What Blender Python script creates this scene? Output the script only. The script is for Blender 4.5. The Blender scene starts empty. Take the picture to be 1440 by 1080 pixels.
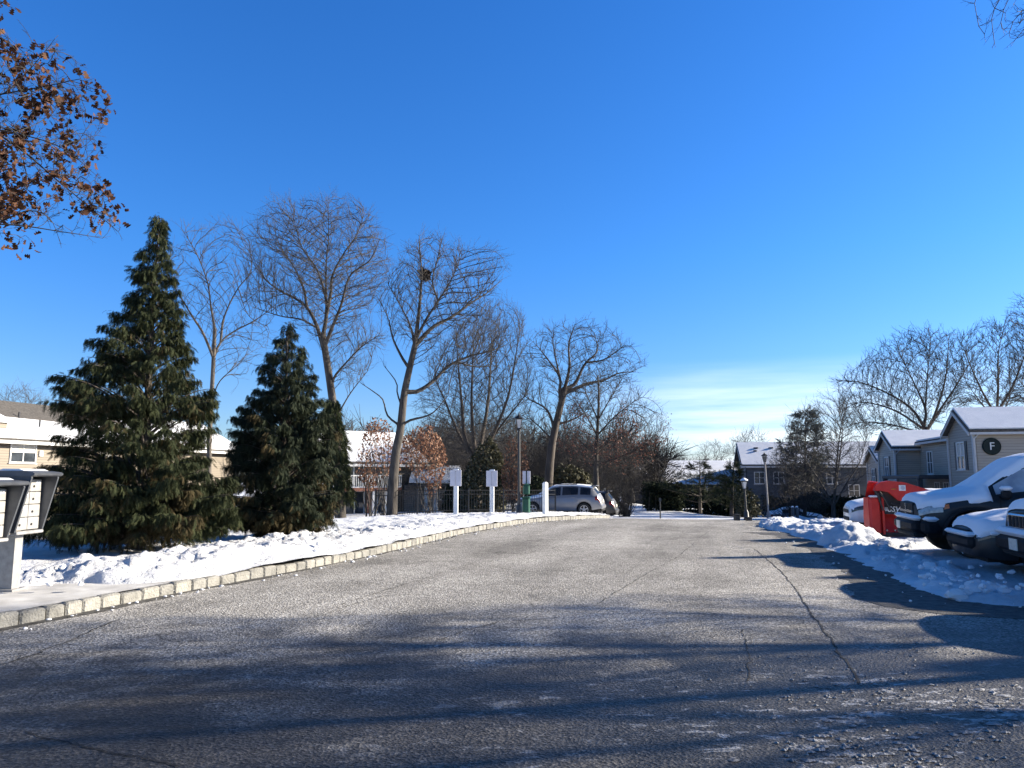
import bpy, math, random
import numpy as np
from mathutils import Vector, noise as mnoise

random.seed(11)
RNG = np.random.default_rng(11)
SC = bpy.context.scene
COL = SC.collection
PI = math.pi

# ------------------------------------------------------------------ camera
F = 1060.0
CAMH = 1.5
TH = math.atan((672 - 540) / F)
cam_d = bpy.data.cameras.new('camera')
cam_d.sensor_width = 36.0
cam_d.lens = 36.0 * F / 1440.0
cam_d.clip_start = 0.05
cam_d.clip_end = 3000
cam = bpy.data.objects.new('camera', cam_d)
COL.objects.link(cam)
cam.location = (0, 0, CAMH)
cam.rotation_euler = (PI / 2 + TH, 0, 0)
SC.camera = cam


def W(px, py, D):
    """Point of the place that stands D metres ahead, on the ray through pixel (px, py) of the photograph."""
    a = (px - 720) / F
    b = (540 - py) / F
    dy = math.cos(TH) - b * math.sin(TH)
    dz = math.sin(TH) + b * math.cos(TH)
    k = D / dy
    return np.array((a * k, D, CAMH + dz * k))


def sstep(a, b, x):
    t = min(1.0, max(0.0, (x - a) / (b - a)))
    return t * t * (3 - 2 * t)


def lerp(a, b, t):
    return a + (b - a) * t


def interp(tab, x):
    return float(np.interp(x, [t[0] for t in tab], [t[1] for t in tab]))


# ------------------------------------------------------------------ materials
def newmat(name):
    m = bpy.data.materials.new(name)
    m.use_nodes = True
    nt = m.node_tree
    b = nt.nodes['Principled BSDF']
    return m, nt, b


def N(nt, typ, **kw):
    n = nt.nodes.new(typ)
    for k, v in kw.items():
        if k.startswith('i_'):
            key = k[2:]
            n.inputs[int(key) if key.isdigit() else key.replace('_', ' ')].default_value = v
        else:
            setattr(n, k, v)
    return n


def L(nt, a, ao, b, bi):
    nt.links.new(a.outputs[ao], b.inputs[bi])


def ramp(nt, src, out, stops):
    r = nt.nodes.new('ShaderNodeValToRGB')
    e = r.color_ramp.elements
    e[0].position, e[0].color = stops[0][0], (*stops[0][1], 1)
    e[1].position, e[1].color = stops[-1][0], (*stops[-1][1], 1)
    for p, c in stops[1:-1]:
        x = e.new(p)
        x.color = (*c, 1)
    L(nt, src, out, r, 0)
    return r


def g3(v):
    return (v, v, v)


def noisemat(name, c1, c2, scale=6.0, rough=0.7, bump=0.0, bscale=40.0, metal=0.0, island=None, spec=0.5, detail=5, stretch=None, trans=0.0):
    """Two-tone procedural material; island adds a random tone per leaf / frond."""
    m, nt, b = newmat(name)
    tc = N(nt, 'ShaderNodeTexCoord')
    src, so = tc, 'Object'
    if stretch:
        mp = N(nt, 'ShaderNodeMapping')
        mp.inputs['Scale'].default_value = stretch
        L(nt, tc, 'Object', mp, 0)
        src, so = mp, 0
    nz = N(nt, 'ShaderNodeTexNoise', i_Scale=scale, i_Detail=detail)
    L(nt, src, so, nz, 'Vector')
    r = ramp(nt, nz, 0, [(0.3, c1), (0.7, c2)])
    out, oo = r, 0
    if island:
        ge = N(nt, 'ShaderNodeNewGeometry')
        r2 = ramp(nt, ge, 'Random Per Island', [(0.0, island[0]), (0.5, island[1]), (1.0, island[2])])
        mx = N(nt, 'ShaderNodeMix', data_type='RGBA', blend_type='MIX')
        mx.inputs[0].default_value = 0.6
        L(nt, r, 0, mx, 6)
        L(nt, r2, 0, mx, 7)
        out, oo = mx, 2
    L(nt, out, oo, b, 'Base Color')
    b.inputs['Roughness'].default_value = rough
    b.inputs['Metallic'].default_value = metal
    b.inputs['Specular IOR Level'].default_value = spec
    if bump:
        n2 = N(nt, 'ShaderNodeTexNoise', i_Scale=bscale, i_Detail=4)
        L(nt, src, so, n2, 'Vector')
        bp = N(nt, 'ShaderNodeBump', i_Strength=bump, i_Distance=0.02)
        L(nt, n2, 0, bp, 'Height')
        L(nt, bp, 0, b, 'Normal')
    if trans:
        tr = N(nt, 'ShaderNodeBsdfTranslucent')
        L(nt, out, oo, tr, 0)
        ms = N(nt, 'ShaderNodeMixShader')
        ms.inputs[0].default_value = trans
        L(nt, b, 0, ms, 1)
        L(nt, tr, 0, ms, 2)
        L(nt, ms, 0, nt.nodes['Material Output'], 0)
    return m


def paint(name, col, rough=0.35, coat=0.6, metal=0.0, dirt=0.25):
    m, nt, b = newmat(name)
    tc = N(nt, 'ShaderNodeTexCoord')
    nz = N(nt, 'ShaderNodeTexNoise', i_Scale=3.5, i_Detail=7, i_Roughness=0.65)
    L(nt, tc, 'Object', nz, 'Vector')
    d = tuple(lerp(c, 0.22, dirt) for c in col)
    r = ramp(nt, nz, 0, [(0.4, col), (0.75, d)])
    L(nt, r, 0, b, 'Base Color')
    r2 = ramp(nt, nz, 0, [(0.4, g3(rough)), (0.75, g3(min(1, rough + 0.35)))])
    L(nt, r2, 0, b, 'Roughness')
    b.inputs['Metallic'].default_value = metal
    b.inputs['Coat Weight'].default_value = coat
    b.inputs['Coat Roughness'].default_value = 0.15
    return m


def glassmat(name, col=(0.012, 0.015, 0.018), rough=0.06):
    m, nt, b = newmat(name)
    tc = N(nt, 'ShaderNodeTexCoord')
    nz = N(nt, 'ShaderNodeTexNoise', i_Scale=1.7, i_Detail=3)
    L(nt, tc, 'Object', nz, 'Vector')
    r = ramp(nt, nz, 0, [(0.35, col), (0.7, tuple(c * 2.2 + 0.004 for c in col))])
    L(nt, r, 0, b, 'Base Color')
    b.inputs['Roughness'].default_value = rough
    b.inputs['Specular IOR Level'].default_value = 0.7
    return m


def sidingmat(name, c1, c2, pitch=0.17):
    """Horizontal clapboard: a saw-tooth relief in z, tone varying board by board."""
    m, nt, b = newmat(name)
    tc = N(nt, 'ShaderNodeTexCoord')
    sx = N(nt, 'ShaderNodeSeparateXYZ')
    L(nt, tc, 'Object', sx, 0)
    mu = N(nt, 'ShaderNodeMath', operation='DIVIDE')
    mu.inputs[1].default_value = pitch
    L(nt, sx, 2, mu, 0)
    fr = N(nt, 'ShaderNodeMath', operation='FRACT')
    L(nt, mu, 0, fr, 0)
    inv = N(nt, 'ShaderNodeMath', operation='SUBTRACT')
    inv.inputs[0].default_value = 1.0
    L(nt, fr, 0, inv, 1)
    bp = N(nt, 'ShaderNodeBump', i_Strength=1.0, i_Distance=0.03)
    L(nt, inv, 0, bp, 'Height')
    L(nt, bp, 0, b, 'Normal')
    mp = N(nt, 'ShaderNodeMapping')
    mp.inputs['Scale'].default_value = (0.5, 0.5, 5.9)
    L(nt, tc, 'Object', mp, 0)
    nz = N(nt, 'ShaderNodeTexNoise', i_Scale=1.0, i_Detail=4)
    L(nt, mp, 0, nz, 'Vector')
    r = ramp(nt, nz, 0, [(0.3, c1), (0.7, c2)])
    gap = ramp(nt, fr, 0, [(0.0, g3(0.3)), (0.14, g3(1.0))])  # shadow line of each board lap, put into the colour
    mx = N(nt, 'ShaderNodeMix', data_type='RGBA', blend_type='MULTIPLY')
    mx.inputs[0].default_value = 1.0
    L(nt, r, 0, mx, 6)
    L(nt, gap, 0, mx, 7)
    L(nt, mx, 2, b, 'Base Color')
    b.inputs['Roughness'].default_value = 0.6
    return m


M = {}


def snowmat(name, c1, c2, s1=1.2, bump=0.35, grit=0.0):
    m, nt, b = newmat(name)
    tc = N(nt, 'ShaderNodeTexCoord')
    n1 = N(nt, 'ShaderNodeTexNoise', i_Scale=s1, i_Detail=8, i_Roughness=0.6)
    L(nt, tc, 'Object', n1, 'Vector')
    r = ramp(nt, n1, 0, [(0.35, c1), (0.65, c2)])
    out, oo = r, 0
    if grit:
        n3 = N(nt, 'ShaderNodeTexNoise', i_Scale=9.0, i_Detail=9, i_Roughness=0.75)
        L(nt, tc, 'Object', n3, 'Vector')
        g = ramp(nt, n3, 0, [(0.56, g3(1.0)), (0.72, (0.42, 0.38, 0.33))])
        mx = N(nt, 'ShaderNodeMix', data_type='RGBA', blend_type='MULTIPLY')
        mx.inputs[0].default_value = grit
        L(nt, r, 0, mx, 6)
        L(nt, g, 0, mx, 7)
        out, oo = mx, 2
    L(nt, out, oo, b, 'Base Color')
    b.inputs['Roughness'].default_value = 0.55
    b.inputs['Specular IOR Level'].default_value = 0.3
    n2 = N(nt, 'ShaderNodeTexNoise', i_Scale=14.0, i_Detail=7, i_Roughness=0.65)
    L(nt, tc, 'Object', n2, 'Vector')
    bp = N(nt, 'ShaderNodeBump', i_Strength=bump, i_Distance=0.06)
    L(nt, n2, 0, bp, 'Height')
    L(nt, bp, 0, b, 'Normal')
    return m


M['snow'] = snowmat('snow', (0.70, 0.72, 0.755), (0.80, 0.81, 0.83))
M['snow_dirty'] = snowmat('snow_plowed', (0.60, 0.61, 0.63), (0.78, 0.78, 0.79), s1=2.5, bump=0.8, grit=0.55)
M['snow_lot'] = snowmat('snow_packed', (0.54, 0.565, 0.60), (0.78, 0.795, 0.82), s1=0.7, bump=0.5, grit=0.5)
M['snow_car'] = snowmat('snow_on_car', (0.82, 0.84, 0.88), (0.90, 0.91, 0.93), s1=2.0, bump=0.15)
M['granite'] = noisemat('granite_block', (0.11, 0.108, 0.10), (0.40, 0.39, 0.36), 6, 0.85, 1.0, 35, island=((0.15, 0.145, 0.13), (0.22, 0.21, 0.185), (0.29, 0.275, 0.235)))
M['concrete'] = noisemat('concrete', (0.36, 0.35, 0.335), (0.62, 0.61, 0.59), 3, 0.85, 0.3, 90)
M['bark'] = noisemat('bark_grey_brown', (0.015, 0.013, 0.011), (0.09, 0.076, 0.063), 7.0, 0.9, 1.0, 25, stretch=(1, 1, 0.25))
M['bark_pale'] = noisemat('bark_pale', (0.045, 0.039, 0.033), (0.13, 0.111, 0.092), 3, 0.9, 0.8, 25, stretch=(1, 1, 0.25))
M['bark_dark'] = noisemat('bark_dark', (0.045, 0.036, 0.03), (0.11, 0.09, 0.075), 4, 0.9, 0.8, 25, stretch=(1, 1, 0.25))
M['twig'] = noisemat('twig_grey', (0.028, 0.025, 0.023), (0.066, 0.058, 0.052), 2, 0.85)
M['twig_dark'] = noisemat('twig_dark', (0.02, 0.018, 0.017), (0.05, 0.043, 0.038), 2, 0.85)
M['oak_leaf'] = noisemat('dry_oak_leaf', (0.045, 0.021, 0.013), (0.10, 0.045, 0.024), 3, 0.75, spec=0.2, island=((0.02, 0.010, 0.008), (0.06, 0.026, 0.015), (0.15, 0.072, 0.036)), trans=0.15)
M['russet_leaf'] = noisemat('russet_leaf', (0.13, 0.055, 0.035), (0.30, 0.15, 0.085), 2, 0.7, island=((0.09, 0.038, 0.026), (0.22, 0.105, 0.06), (0.36, 0.22, 0.13)), trans=0.25)
M['red_leaf'] = noisemat('red_brown_leaf', (0.11, 0.04, 0.03), (0.22, 0.085, 0.055), 2, 0.7, island=((0.07, 0.028, 0.024), (0.16, 0.06, 0.042), (0.25, 0.12, 0.075)), trans=0.2)
M['frond'] = noisemat('cypress_frond', (0.014, 0.022, 0.012), (0.045, 0.054, 0.023), 0.9, 0.85, spec=0.12, island=((0.010, 0.016, 0.010), (0.028, 0.037, 0.017), (0.075, 0.075, 0.034)), trans=0.12)
M['frond_brown'] = noisemat('cypress_frond_brown', (0.03, 0.027, 0.014), (0.075, 0.06, 0.027), 1.2, 0.85, spec=0.12, island=((0.02, 0.018, 0.011), (0.055, 0.044, 0.021), (0.11, 0.08, 0.04)), trans=0.12)
M['frond_dark'] = noisemat('dark_evergreen', (0.011, 0.017, 0.011), (0.028, 0.036, 0.02), 0.9, 0.85, spec=0.12, island=((0.012, 0.018, 0.014), (0.03, 0.04, 0.024), (0.06, 0.066, 0.035)), trans=0.1)
M['needle'] = noisemat('pine_needle', (0.05, 0.058, 0.045), (0.11, 0.115, 0.085), 1.2, 0.65, island=((0.04, 0.045, 0.036), (0.085, 0.088, 0.066), (0.15, 0.15, 0.12)), trans=0.1)
M['olive'] = noisemat('olive_foliage', (0.04, 0.045, 0.02), (0.10, 0.09, 0.04), 0.8, 0.7, island=((0.03, 0.033, 0.018), (0.07, 0.066, 0.03), (0.13, 0.11, 0.055)), trans=0.15)
M['siding_grey'] = sidingmat('siding_grey', (0.33, 0.277, 0.218), (0.40, 0.337, 0.268))
M['siding_tan'] = sidingmat('siding_tan', (0.15, 0.12, 0.084), (0.185, 0.15, 0.107))
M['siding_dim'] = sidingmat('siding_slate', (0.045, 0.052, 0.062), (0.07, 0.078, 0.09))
M['siding_taupe'] = sidingmat('siding_taupe', (0.19, 0.165, 0.14), (0.24, 0.21, 0.18))
M['shingle'] = noisemat('roof_shingle', (0.05, 0.045, 0.04), (0.11, 0.10, 0.09), 7, 0.9, 0.6, 30)
M['trim'] = noisemat('white_trim', (0.62, 0.61, 0.58), (0.74, 0.73, 0.70), 5, 0.5)
M['trim_grey'] = noisemat('grey_trim', (0.42, 0.41, 0.40), (0.50, 0.49, 0.48), 5, 0.5)
M['shutter'] = noisemat('dark_shutter', (0.02, 0.025, 0.03), (0.035, 0.04, 0.05), 8, 0.5)
M['pane'] = glassmat('window_pane', (0.025, 0.03, 0.036))
M['blind'] = noisemat('white_blind', (0.42, 0.40, 0.36), (0.62, 0.59, 0.52), 12, 0.7, stretch=(1, 1, 6))
M['post_white'] = noisemat('white_vinyl', (0.70, 0.70, 0.69), (0.82, 0.82, 0.80), 6, 0.4)
M['sign_back'] = noisemat('sign_aluminium', (0.52, 0.51, 0.56), (0.62, 0.61, 0.66), 5, 0.45, metal=0.15)
M['black_metal'] = noisemat('black_metal', (0.012, 0.012, 0.013), (0.03, 0.03, 0.03), 9, 0.45)
M['green_metal'] = noisemat('dark_green_metal', (0.008, 0.06, 0.035), (0.016, 0.10, 0.06), 6, 0.4)
M['grey_post'] = noisemat('weathered_post', (0.16, 0.15, 0.15), (0.26, 0.245, 0.24), 8, 0.6)
M['lamp_glass'] = noisemat('frosted_lamp_glass', (0.55, 0.53, 0.50), (0.70, 0.68, 0.65), 5, 0.2, spec=0.6)
M['rust_post'] = noisemat('red_brown_post', (0.14, 0.05, 0.03), (0.20, 0.08, 0.05), 8, 0.7)
M['box_metal'] = noisemat('mailbox_aluminium', (0.26, 0.255, 0.25), (0.38, 0.375, 0.365), 14, 0.42, 0.08, 80, metal=0.25)
M['box_door'] = noisemat('mailbox_door', (0.30, 0.29, 0.275), (0.40, 0.39, 0.375), 9, 0.4, metal=0.2)
M['box_dark'] = noisemat('mailbox_hood_grey', (0.055, 0.06, 0.07), (0.09, 0.097, 0.11), 8, 0.5, 0.1, 60, metal=0.3)
M['label_white'] = noisemat('white_label', (0.75, 0.75, 0.74), (0.85, 0.85, 0.84), 20, 0.5)
M['tyre'] = noisemat('tyre_rubber', (0.010, 0.010, 0.010), (0.028, 0.027, 0.026), 12, 0.85, 0.5, 60)
M['rim'] = noisemat('alloy_rim', (0.32, 0.32, 0.33), (0.48, 0.48, 0.49), 8, 0.35, metal=0.7)
M['rim_dark'] = noisemat('dark_rim', (0.05, 0.05, 0.05), (0.10, 0.10, 0.10), 8, 0.4, metal=0.5)
M['underbody'] = noisemat('underbody', (0.006, 0.006, 0.006), (0.014, 0.014, 0.014), 8, 0.9)
M['carglass'] = glassmat('car_glass', (0.010, 0.012, 0.016), 0.05)
M['frost_glass'] = noisemat('frosted_car_glass', (0.25, 0.28, 0.32), (0.42, 0.46, 0.50), 5, 0.5)
M['chrome'] = noisemat('dull_chrome', (0.35, 0.35, 0.36), (0.5, 0.5, 0.5), 10, 0.25, metal=0.9)
M['plastic'] = noisemat('black_plastic', (0.009, 0.009, 0.010), (0.02, 0.02, 0.022), 10, 0.7, spec=0.25)
M['silver'] = paint('silver_paint', (0.21, 0.215, 0.235), 0.35, 0.5, 0.35, 0.3)
M['white_paint'] = paint('white_paint', (0.70, 0.70, 0.70), 0.3, 0.5, 0.0, 0.3)
M['navy_paint'] = paint('dark_green_blue_paint', (0.007, 0.011, 0.014), 0.5, 0.15, 0.0, 0.05)
M['grey_paint'] = paint('dark_grey_paint', (0.03, 0.028, 0.03), 0.4, 0.3, 0.0, 0.15)
M['black_paint'] = paint('black_paint', (0.006, 0.006, 0.007), 0.5, 0.15, 0.0, 0.05)
M['blue_paint'] = paint('dusty_blue_paint', (0.10, 0.12, 0.16), 0.35, 0.5, 0.1, 0.25)
M['red_paint'] = paint('dark_red_paint', (0.07, 0.012, 0.014), 0.3, 0.6, 0.0, 0.1)
M['plow_red'] = noisemat('plow_red_steel', (0.52, 0.022, 0.018), (0.66, 0.04, 0.03), 5, 0.38, 0.1, 30)
M['lens'] = noisemat('clear_lens', (0.30, 0.33, 0.33), (0.48, 0.50, 0.48), 20, 0.12, spec=0.8)
M['lens_dark'] = noisemat('smoky_lens', (0.03, 0.032, 0.034), (0.08, 0.085, 0.09), 20, 0.2, spec=0.6)
M['amber'] = noisemat('amber_lens', (0.55, 0.12, 0.03), (0.75, 0.22, 0.06), 20, 0.2)
M['tail_red'] = noisemat('red_lens', (0.22, 0.008, 0.008), (0.34, 0.02, 0.014), 12, 0.15)
M['plate'] = noisemat('license_plate', (0.55, 0.52, 0.44), (0.72, 0.70, 0.60), 30, 0.4)
M['ink'] = noisemat('dark_lettering', (0.03, 0.03, 0.035), (0.06, 0.06, 0.065), 30, 0.5)
M['nest'] = noisemat('dead_leaf_nest', (0.035, 0.022, 0.016), (0.09, 0.06, 0.04), 9, 0.9, island=((0.03, 0.02, 0.014), (0.06, 0.04, 0.025), (0.1, 0.07, 0.05)))


# ------------------------------------------------------------------ mesh builder
class MB:
    def __init__(self):
        self.v = []
        self.f = []

    def add(self, vs, fs):
        o = len(self.v)
        self.v.extend([tuple(map(float, q)) for q in vs])
        self.f.extend([tuple(i + o for i in f) for f in fs])
        return self

    def box(self, c, s, rz=0.0, ry=0.0, rx=0.0, bev=0.0, taper=None):
        """centre, full size; bev chamfers the vertical edges and both rims; taper scales the top."""
        hx, hy, hz = s[0] / 2, s[1] / 2, s[2] / 2
        if bev > 0:
            b = min(bev, hx * .9, hy * .9, hz * .9)
            ring = [(hx, hy - b), (hx - b, hy), (-hx + b, hy), (-hx, hy - b), (-hx, -hy + b), (-hx + b, -hy), (hx - b, -hy), (hx, -hy + b)]
            lev = [(-hz, 1 - b / max(hx, hy)), (-hz + b, 1.0), (hz - b, 1.0), (hz, 1 - b / max(hx, hy))]
            vs, fs = [], []
            for z, k in lev:
                for x, y in ring:
                    kx = (hx - b) / hx if k < 1 else 1
                    ky = (hy - b) / hy if k < 1 else 1
                    vs.append([x * kx, y * ky, z])
            for l in range(3):
                for i in range(8):
                    a, d = l * 8 + i, l * 8 + (i + 1) % 8
                    fs.append((a, d, d + 8, a + 8))
            fs.append(tuple(range(7, -1, -1)))
            fs.append(tuple(range(24, 32)))
        else:
            vs = [[x, y, z] for z in (-hz, hz) for x, y in ((-hx, -hy), (hx, -hy), (hx, hy), (-hx, hy))]
            fs = [(3, 2, 1, 0), (4, 5, 6, 7), (0, 1, 5, 4), (1, 2, 6, 5), (2, 3, 7, 6), (3, 0, 4, 7)]
        if taper:
            for q in vs:
                if q[2] > 0:
                    q[0] *= taper
                    q[1] *= taper
        R = rot(rx, ry, rz)
        vs = np.array(vs) @ R.T + np.array(c)
        return self.add(vs, fs)

    def tube(self, pts, rad, n=8, caps=True):
        pts = [np.array(p, float) for p in pts]
        if not hasattr(rad, '__len__'):
            rad = [rad] * len(pts)
        vs, fs = [], []
        for i, p in enumerate(pts):
            d = pts[min(i + 1, len(pts) - 1)] - pts[max(i - 1, 0)]
            d = d / (np.linalg.norm(d) + 1e-9)
            ref = np.array((0.0, 0.0, 1.0)) if abs(d[2]) < 0.9 else np.array((1.0, 0.0, 0.0))
            u = np.cross(d, ref)
            u /= np.linalg.norm(u)
            w = np.cross(d, u)
            for k in range(n):
                a = 2 * PI * k / n
                vs.append(p + rad[i] * (math.cos(a) * u + math.sin(a) * w))
        for i in range(len(pts) - 1):
            for k in range(n):
                a, b = i * n + k, i * n + (k + 1) % n
                fs.append((a, b, b + n, a + n))
        if caps:
            fs.append(tuple(range(n - 1, -1, -1)))
            fs.append(tuple(range((len(pts) - 1) * n, len(pts) * n)))
        return self.add(vs, fs)

    def lathe(self, prof, c=(0, 0, 0), n=16, axis='z'):
        vs, fs = [], []
        for r, z in prof:
            for k in range(n):
                a = 2 * PI * k / n
                if axis == 'z':
                    vs.append((c[0] + r * math.cos(a), c[1] + r * math.sin(a), c[2] + z))
                elif axis == 'y':
                    vs.append((c[0] + r * math.cos(a), c[1] + z, c[2] + r * math.sin(a)))
                else:
                    vs.append((c[0] + z, c[1] + r * math.cos(a), c[2] + r * math.sin(a)))
        for i in range(len(prof) - 1):
            for k in range(n):
                a, b = i * n + k, i * n + (k + 1) % n
                fs.append((a, b, b + n, a + n))
        fs.append(tuple(range(n - 1, -1, -1)))
        fs.append(tuple(range((len(prof) - 1) * n, len(prof) * n)))
        return self.add(vs, fs)

    def prism(self, poly, d0, d1, axis='y'):
        """polygon in the two other axes, extruded along axis from d0 to d1."""
        n = len(poly)
        vs = []
        for d in (d0, d1):
            for a, b in poly:
                vs.append({'y': (a, d, b), 'x': (d, a, b), 'z': (a, b, d)}[axis])
        fs = [tuple(range(n - 1, -1, -1)), tuple(range(n, 2 * n))]
        for i in range(n):
            j = (i + 1) % n
            fs.append((i, j, j + n, i + n))
        return self.add(vs, fs)

    def slab(self, quad, th):
        """quad of 4 points thickened by th along its normal (downwards for th<0)."""
        q = [np.array(p, float) for p in quad]
        nrm = np.cross(q[1] - q[0], q[3] - q[0])
        nrm /= np.linalg.norm(nrm)
        vs = q + [p + nrm * th for p in q]
        fs = [(3, 2, 1, 0), (4, 5, 6, 7), (0, 1, 5, 4), (1, 2, 6, 5), (2, 3, 7, 6), (3, 0, 4, 7)]
        return self.add(vs, fs)

    def build(self, name, mat, parent=None, smooth=False):
        return mesh_obj(name, np.array(self.v, float).reshape(-1, 3), self.f, mat, parent, smooth)


def rot(rx, ry, rz):
    cx, sx, cy, sy, cz, sz = math.cos(rx), math.sin(rx), math.cos(ry), math.sin(ry), math.cos(rz), math.sin(rz)
    X = np.array(((1, 0, 0), (0, cx, -sx), (0, sx, cx)))
    Y = np.array(((cy, 0, sy), (0, 1, 0), (-sy, 0, cy)))
    Z = np.array(((cz, -sz, 0), (sz, cz, 0), (0, 0, 1)))
    return Z @ Y @ X


def mesh_obj(name, verts, faces, mat, parent=None, smooth=False):
    me = bpy.data.meshes.new(name)
    if isinstance(faces, np.ndarray):
        nv, (nf, k) = len(verts), faces.shape
        me.vertices.add(nv)
        me.vertices.foreach_set('co', np.ascontiguousarray(verts, dtype=np.float32).ravel())
        me.loops.add(nf * k)
        me.loops.foreach_set('vertex_index', np.ascontiguousarray(faces, dtype=np.int32).ravel())
        me.polygons.add(nf)
        me.polygons.foreach_set('loop_start', np.arange(0, nf * k, k, dtype=np.int32))
        me.update(calc_edges=True)
    else:
        me.from_pydata([tuple(v) for v in verts], [], faces)
        me.update()
    if smooth:
        me.polygons.foreach_set('use_smooth', np.ones(len(me.polygons), dtype=bool))
        if smooth != 'all':
            me.set_sharp_from_angle(angle=math.radians(38))
    if isinstance(mat, (list, tuple)):
        for x in mat:
            me.materials.append(x)
    else:
        me.materials.append(mat)
    o = bpy.data.objects.new(name, me)
    COL.objects.link(o)
    if parent is not None:
        o.parent = parent
    return o


def tag(o, label=None, cat=None, group=None, kind=None):
    for k, v in (('label', label), ('category', cat), ('group', group), ('kind', kind)):
        if v:
            o[k] = v
    return o


def thing(name, label, cat, loc=(0, 0, 0), rz=0.0, group=None):
    o = bpy.data.objects.new(name, None)
    o.empty_display_size = 0.2
    COL.objects.link(o)
    o.location = tuple(float(v) for v in loc)
    o.rotation_euler = (0, 0, rz)
    return tag(o, label, cat, group)


def copy_tree(o, parent=None):
    c = o.copy()
    COL.objects.link(c)
    if parent is not None:
        c.parent = parent
    for ch in list(o.children):
        copy_tree(ch, c)
    return c


def text_obj(txt, size, mat, parent, loc, rx, rz, name='lettering', shear=0.0, ext=0.004, align='CENTER'):
    cu = bpy.data.curves.new(name, 'FONT')
    cu.body = txt
    cu.size = size
    cu.extrude = ext
    cu.shear = shear
    cu.align_x = align
    cu.align_y = 'CENTER'
    o = bpy.data.objects.new(name, cu)
    COL.objects.link(o)
    me = bpy.data.meshes.new_from_object(o)
    me.name = name
    me.materials.clear()
    me.materials.append(mat)
    bpy.data.objects.remove(o)
    q = bpy.data.objects.new(name, me)
    COL.objects.link(q)
    q.parent = parent
    q.location = loc
    q.rotation_euler = (rx, 0, rz)
    return q
# ------------------------------------------------------------------ noise on arrays
def _h(ix, iy, s):
    n = (ix.astype(np.int64) * 374761393 + iy.astype(np.int64) * 668265263 + s * 1442695041) & 0xFFFFFFFF
    n = ((n ^ (n >> 13)) * 1274126177) & 0xFFFFFFFF
    return ((n ^ (n >> 16)) & 0xFFFF) / 65535.0


def vnoise(x, y, s=0):
    x, y = np.asarray(x, float), np.asarray(y, float)
    ix, iy = np.floor(x), np.floor(y)
    fx, fy = x - ix, y - iy
    fx, fy = fx * fx * (3 - 2 * fx), fy * fy * (3 - 2 * fy)
    a, b, c, d = _h(ix, iy, s), _h(ix + 1, iy, s), _h(ix, iy + 1, s), _h(ix + 1, iy + 1, s)
    return (a * (1 - fx) + b * fx) * (1 - fy) + (c * (1 - fx) + d * fx) * fy


def fbm(x, y, scale, octv=4, s=0, gain=0.5):
    r, a, t = 0, 1.0, 0.0
    for k in range(octv):
        r = r + a * vnoise(np.asarray(x) * scale + 17.3 * k, np.asarray(y) * scale - 9.1 * k, s + k)
        t += a
        a *= gain
        scale *= 2.03
    return r / t


def worley(x, y, scale, s=0):
    """rounded lumps: 1 at cell centres falling to 0 between cells"""
    x, y = np.asarray(x) * scale, np.asarray(y) * scale
    ix, iy = np.floor(x), np.floor(y)
    best = np.full(np.shape(x), 9.0)
    hh = np.zeros(np.shape(x))
    for dx in (-1, 0, 1):
        for dy in (-1, 0, 1):
            cx, cy = ix + dx, iy + dy
            px, py = cx + _h(cx, cy, s + 5), cy + _h(cx, cy, s + 11)
            d = (px - x) ** 2 + (py - y) ** 2
            k = d < best
            best = np.where(k, d, best)
            hh = np.where(k, _h(cx, cy, s + 23), hh)
    return np.clip(1 - best * 1.3, 0, 1) * hh


def nstep(a, b, x):
    t = np.clip((np.asarray(x, float) - a) / (b - a), 0, 1)
    return t * t * (3 - 2 * t)


# ------------------------------------------------------------------ lie of the land
_ps = np.arange(-60, 900, 1.0)
_pz = np.interp(_ps, [-60, 24, 28, 32, 38, 46, 60, 100, 200, 900], [0, 0, -.05, -.2, -.5, -.93, -1.12, -1.35, -1.7, -3.0])
_pz = np.convolve(np.pad(_pz, 2, mode='edge'), np.ones(5) / 5, 'valid')


def P(x, y):
    x, y = np.asarray(x, float), np.asarray(y, float)
    return np.interp(0.27 * x + 0.963 * y, _ps, _pz) - 1.45 * nstep(48, 62, y) * nstep(13, 21, x)


def G(px, py, z=0.0):
    """where the ray through the pixel meets the level z"""
    b = (540 - py) / F
    D = (z - CAMH) * (math.cos(TH) - b * math.sin(TH)) / (math.sin(TH) + b * math.cos(TH))
    return W(px, py, D)


_k = [(-9.6, -14.0), (-8.3, -4.0), (-6.9, 3.0)] + [tuple(G(*q)[:2]) for q in ((0, 885), (60, 873), (96, 866), (175, 849), (215, 841), (284, 827), (320, 820), (420, 803), (520, 782), (595, 764), (651, 750), (700, 742), (729, 736.5), (760, 732.5))]
_k += [(2.5, 29.5), (3.9, 34.0), (5.0, 39.0), (5.9, 46.0), (6.8, 64)]
KX, KY = np.array([q[0] for q in _k]), np.array([q[1] for q in _k])
_o = np.argsort(KY)
KX, KY = KX[_o], KY[_o]
_yy = np.arange(-14, 64, 0.25)
_xx = np.interp(_yy, KY, KX)
for _ in range(2):
    _xx = np.convolve(np.pad(_xx, 4, mode='reflect', reflect_type='odd'), np.ones(9) / 9, 'valid')


def kerbx(y):
    return np.interp(y, _yy, _xx)


def land_left(x, y):
    d = (kerbx(y) - x) * 0.94
    s = 0.27 * np.asarray(x) + 0.963 * np.asarray(y)
    return P(x, y) + 0.15 - 1.1 * nstep(4.5, 16, d) * nstep(9, 26, s) * (1 - 0.8 * nstep(44, 52, s)) - 0.7 * nstep(14, 30, d)


def zland(x, y):
    """height of the land anywhere (without plowed snow)"""
    x, y = np.asarray(x, float), np.asarray(y, float)
    return np.where(kerbx(y) > x, land_left(x, y), P(x, y))


def gz(x, y):
    return float(zland(x, y))


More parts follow.
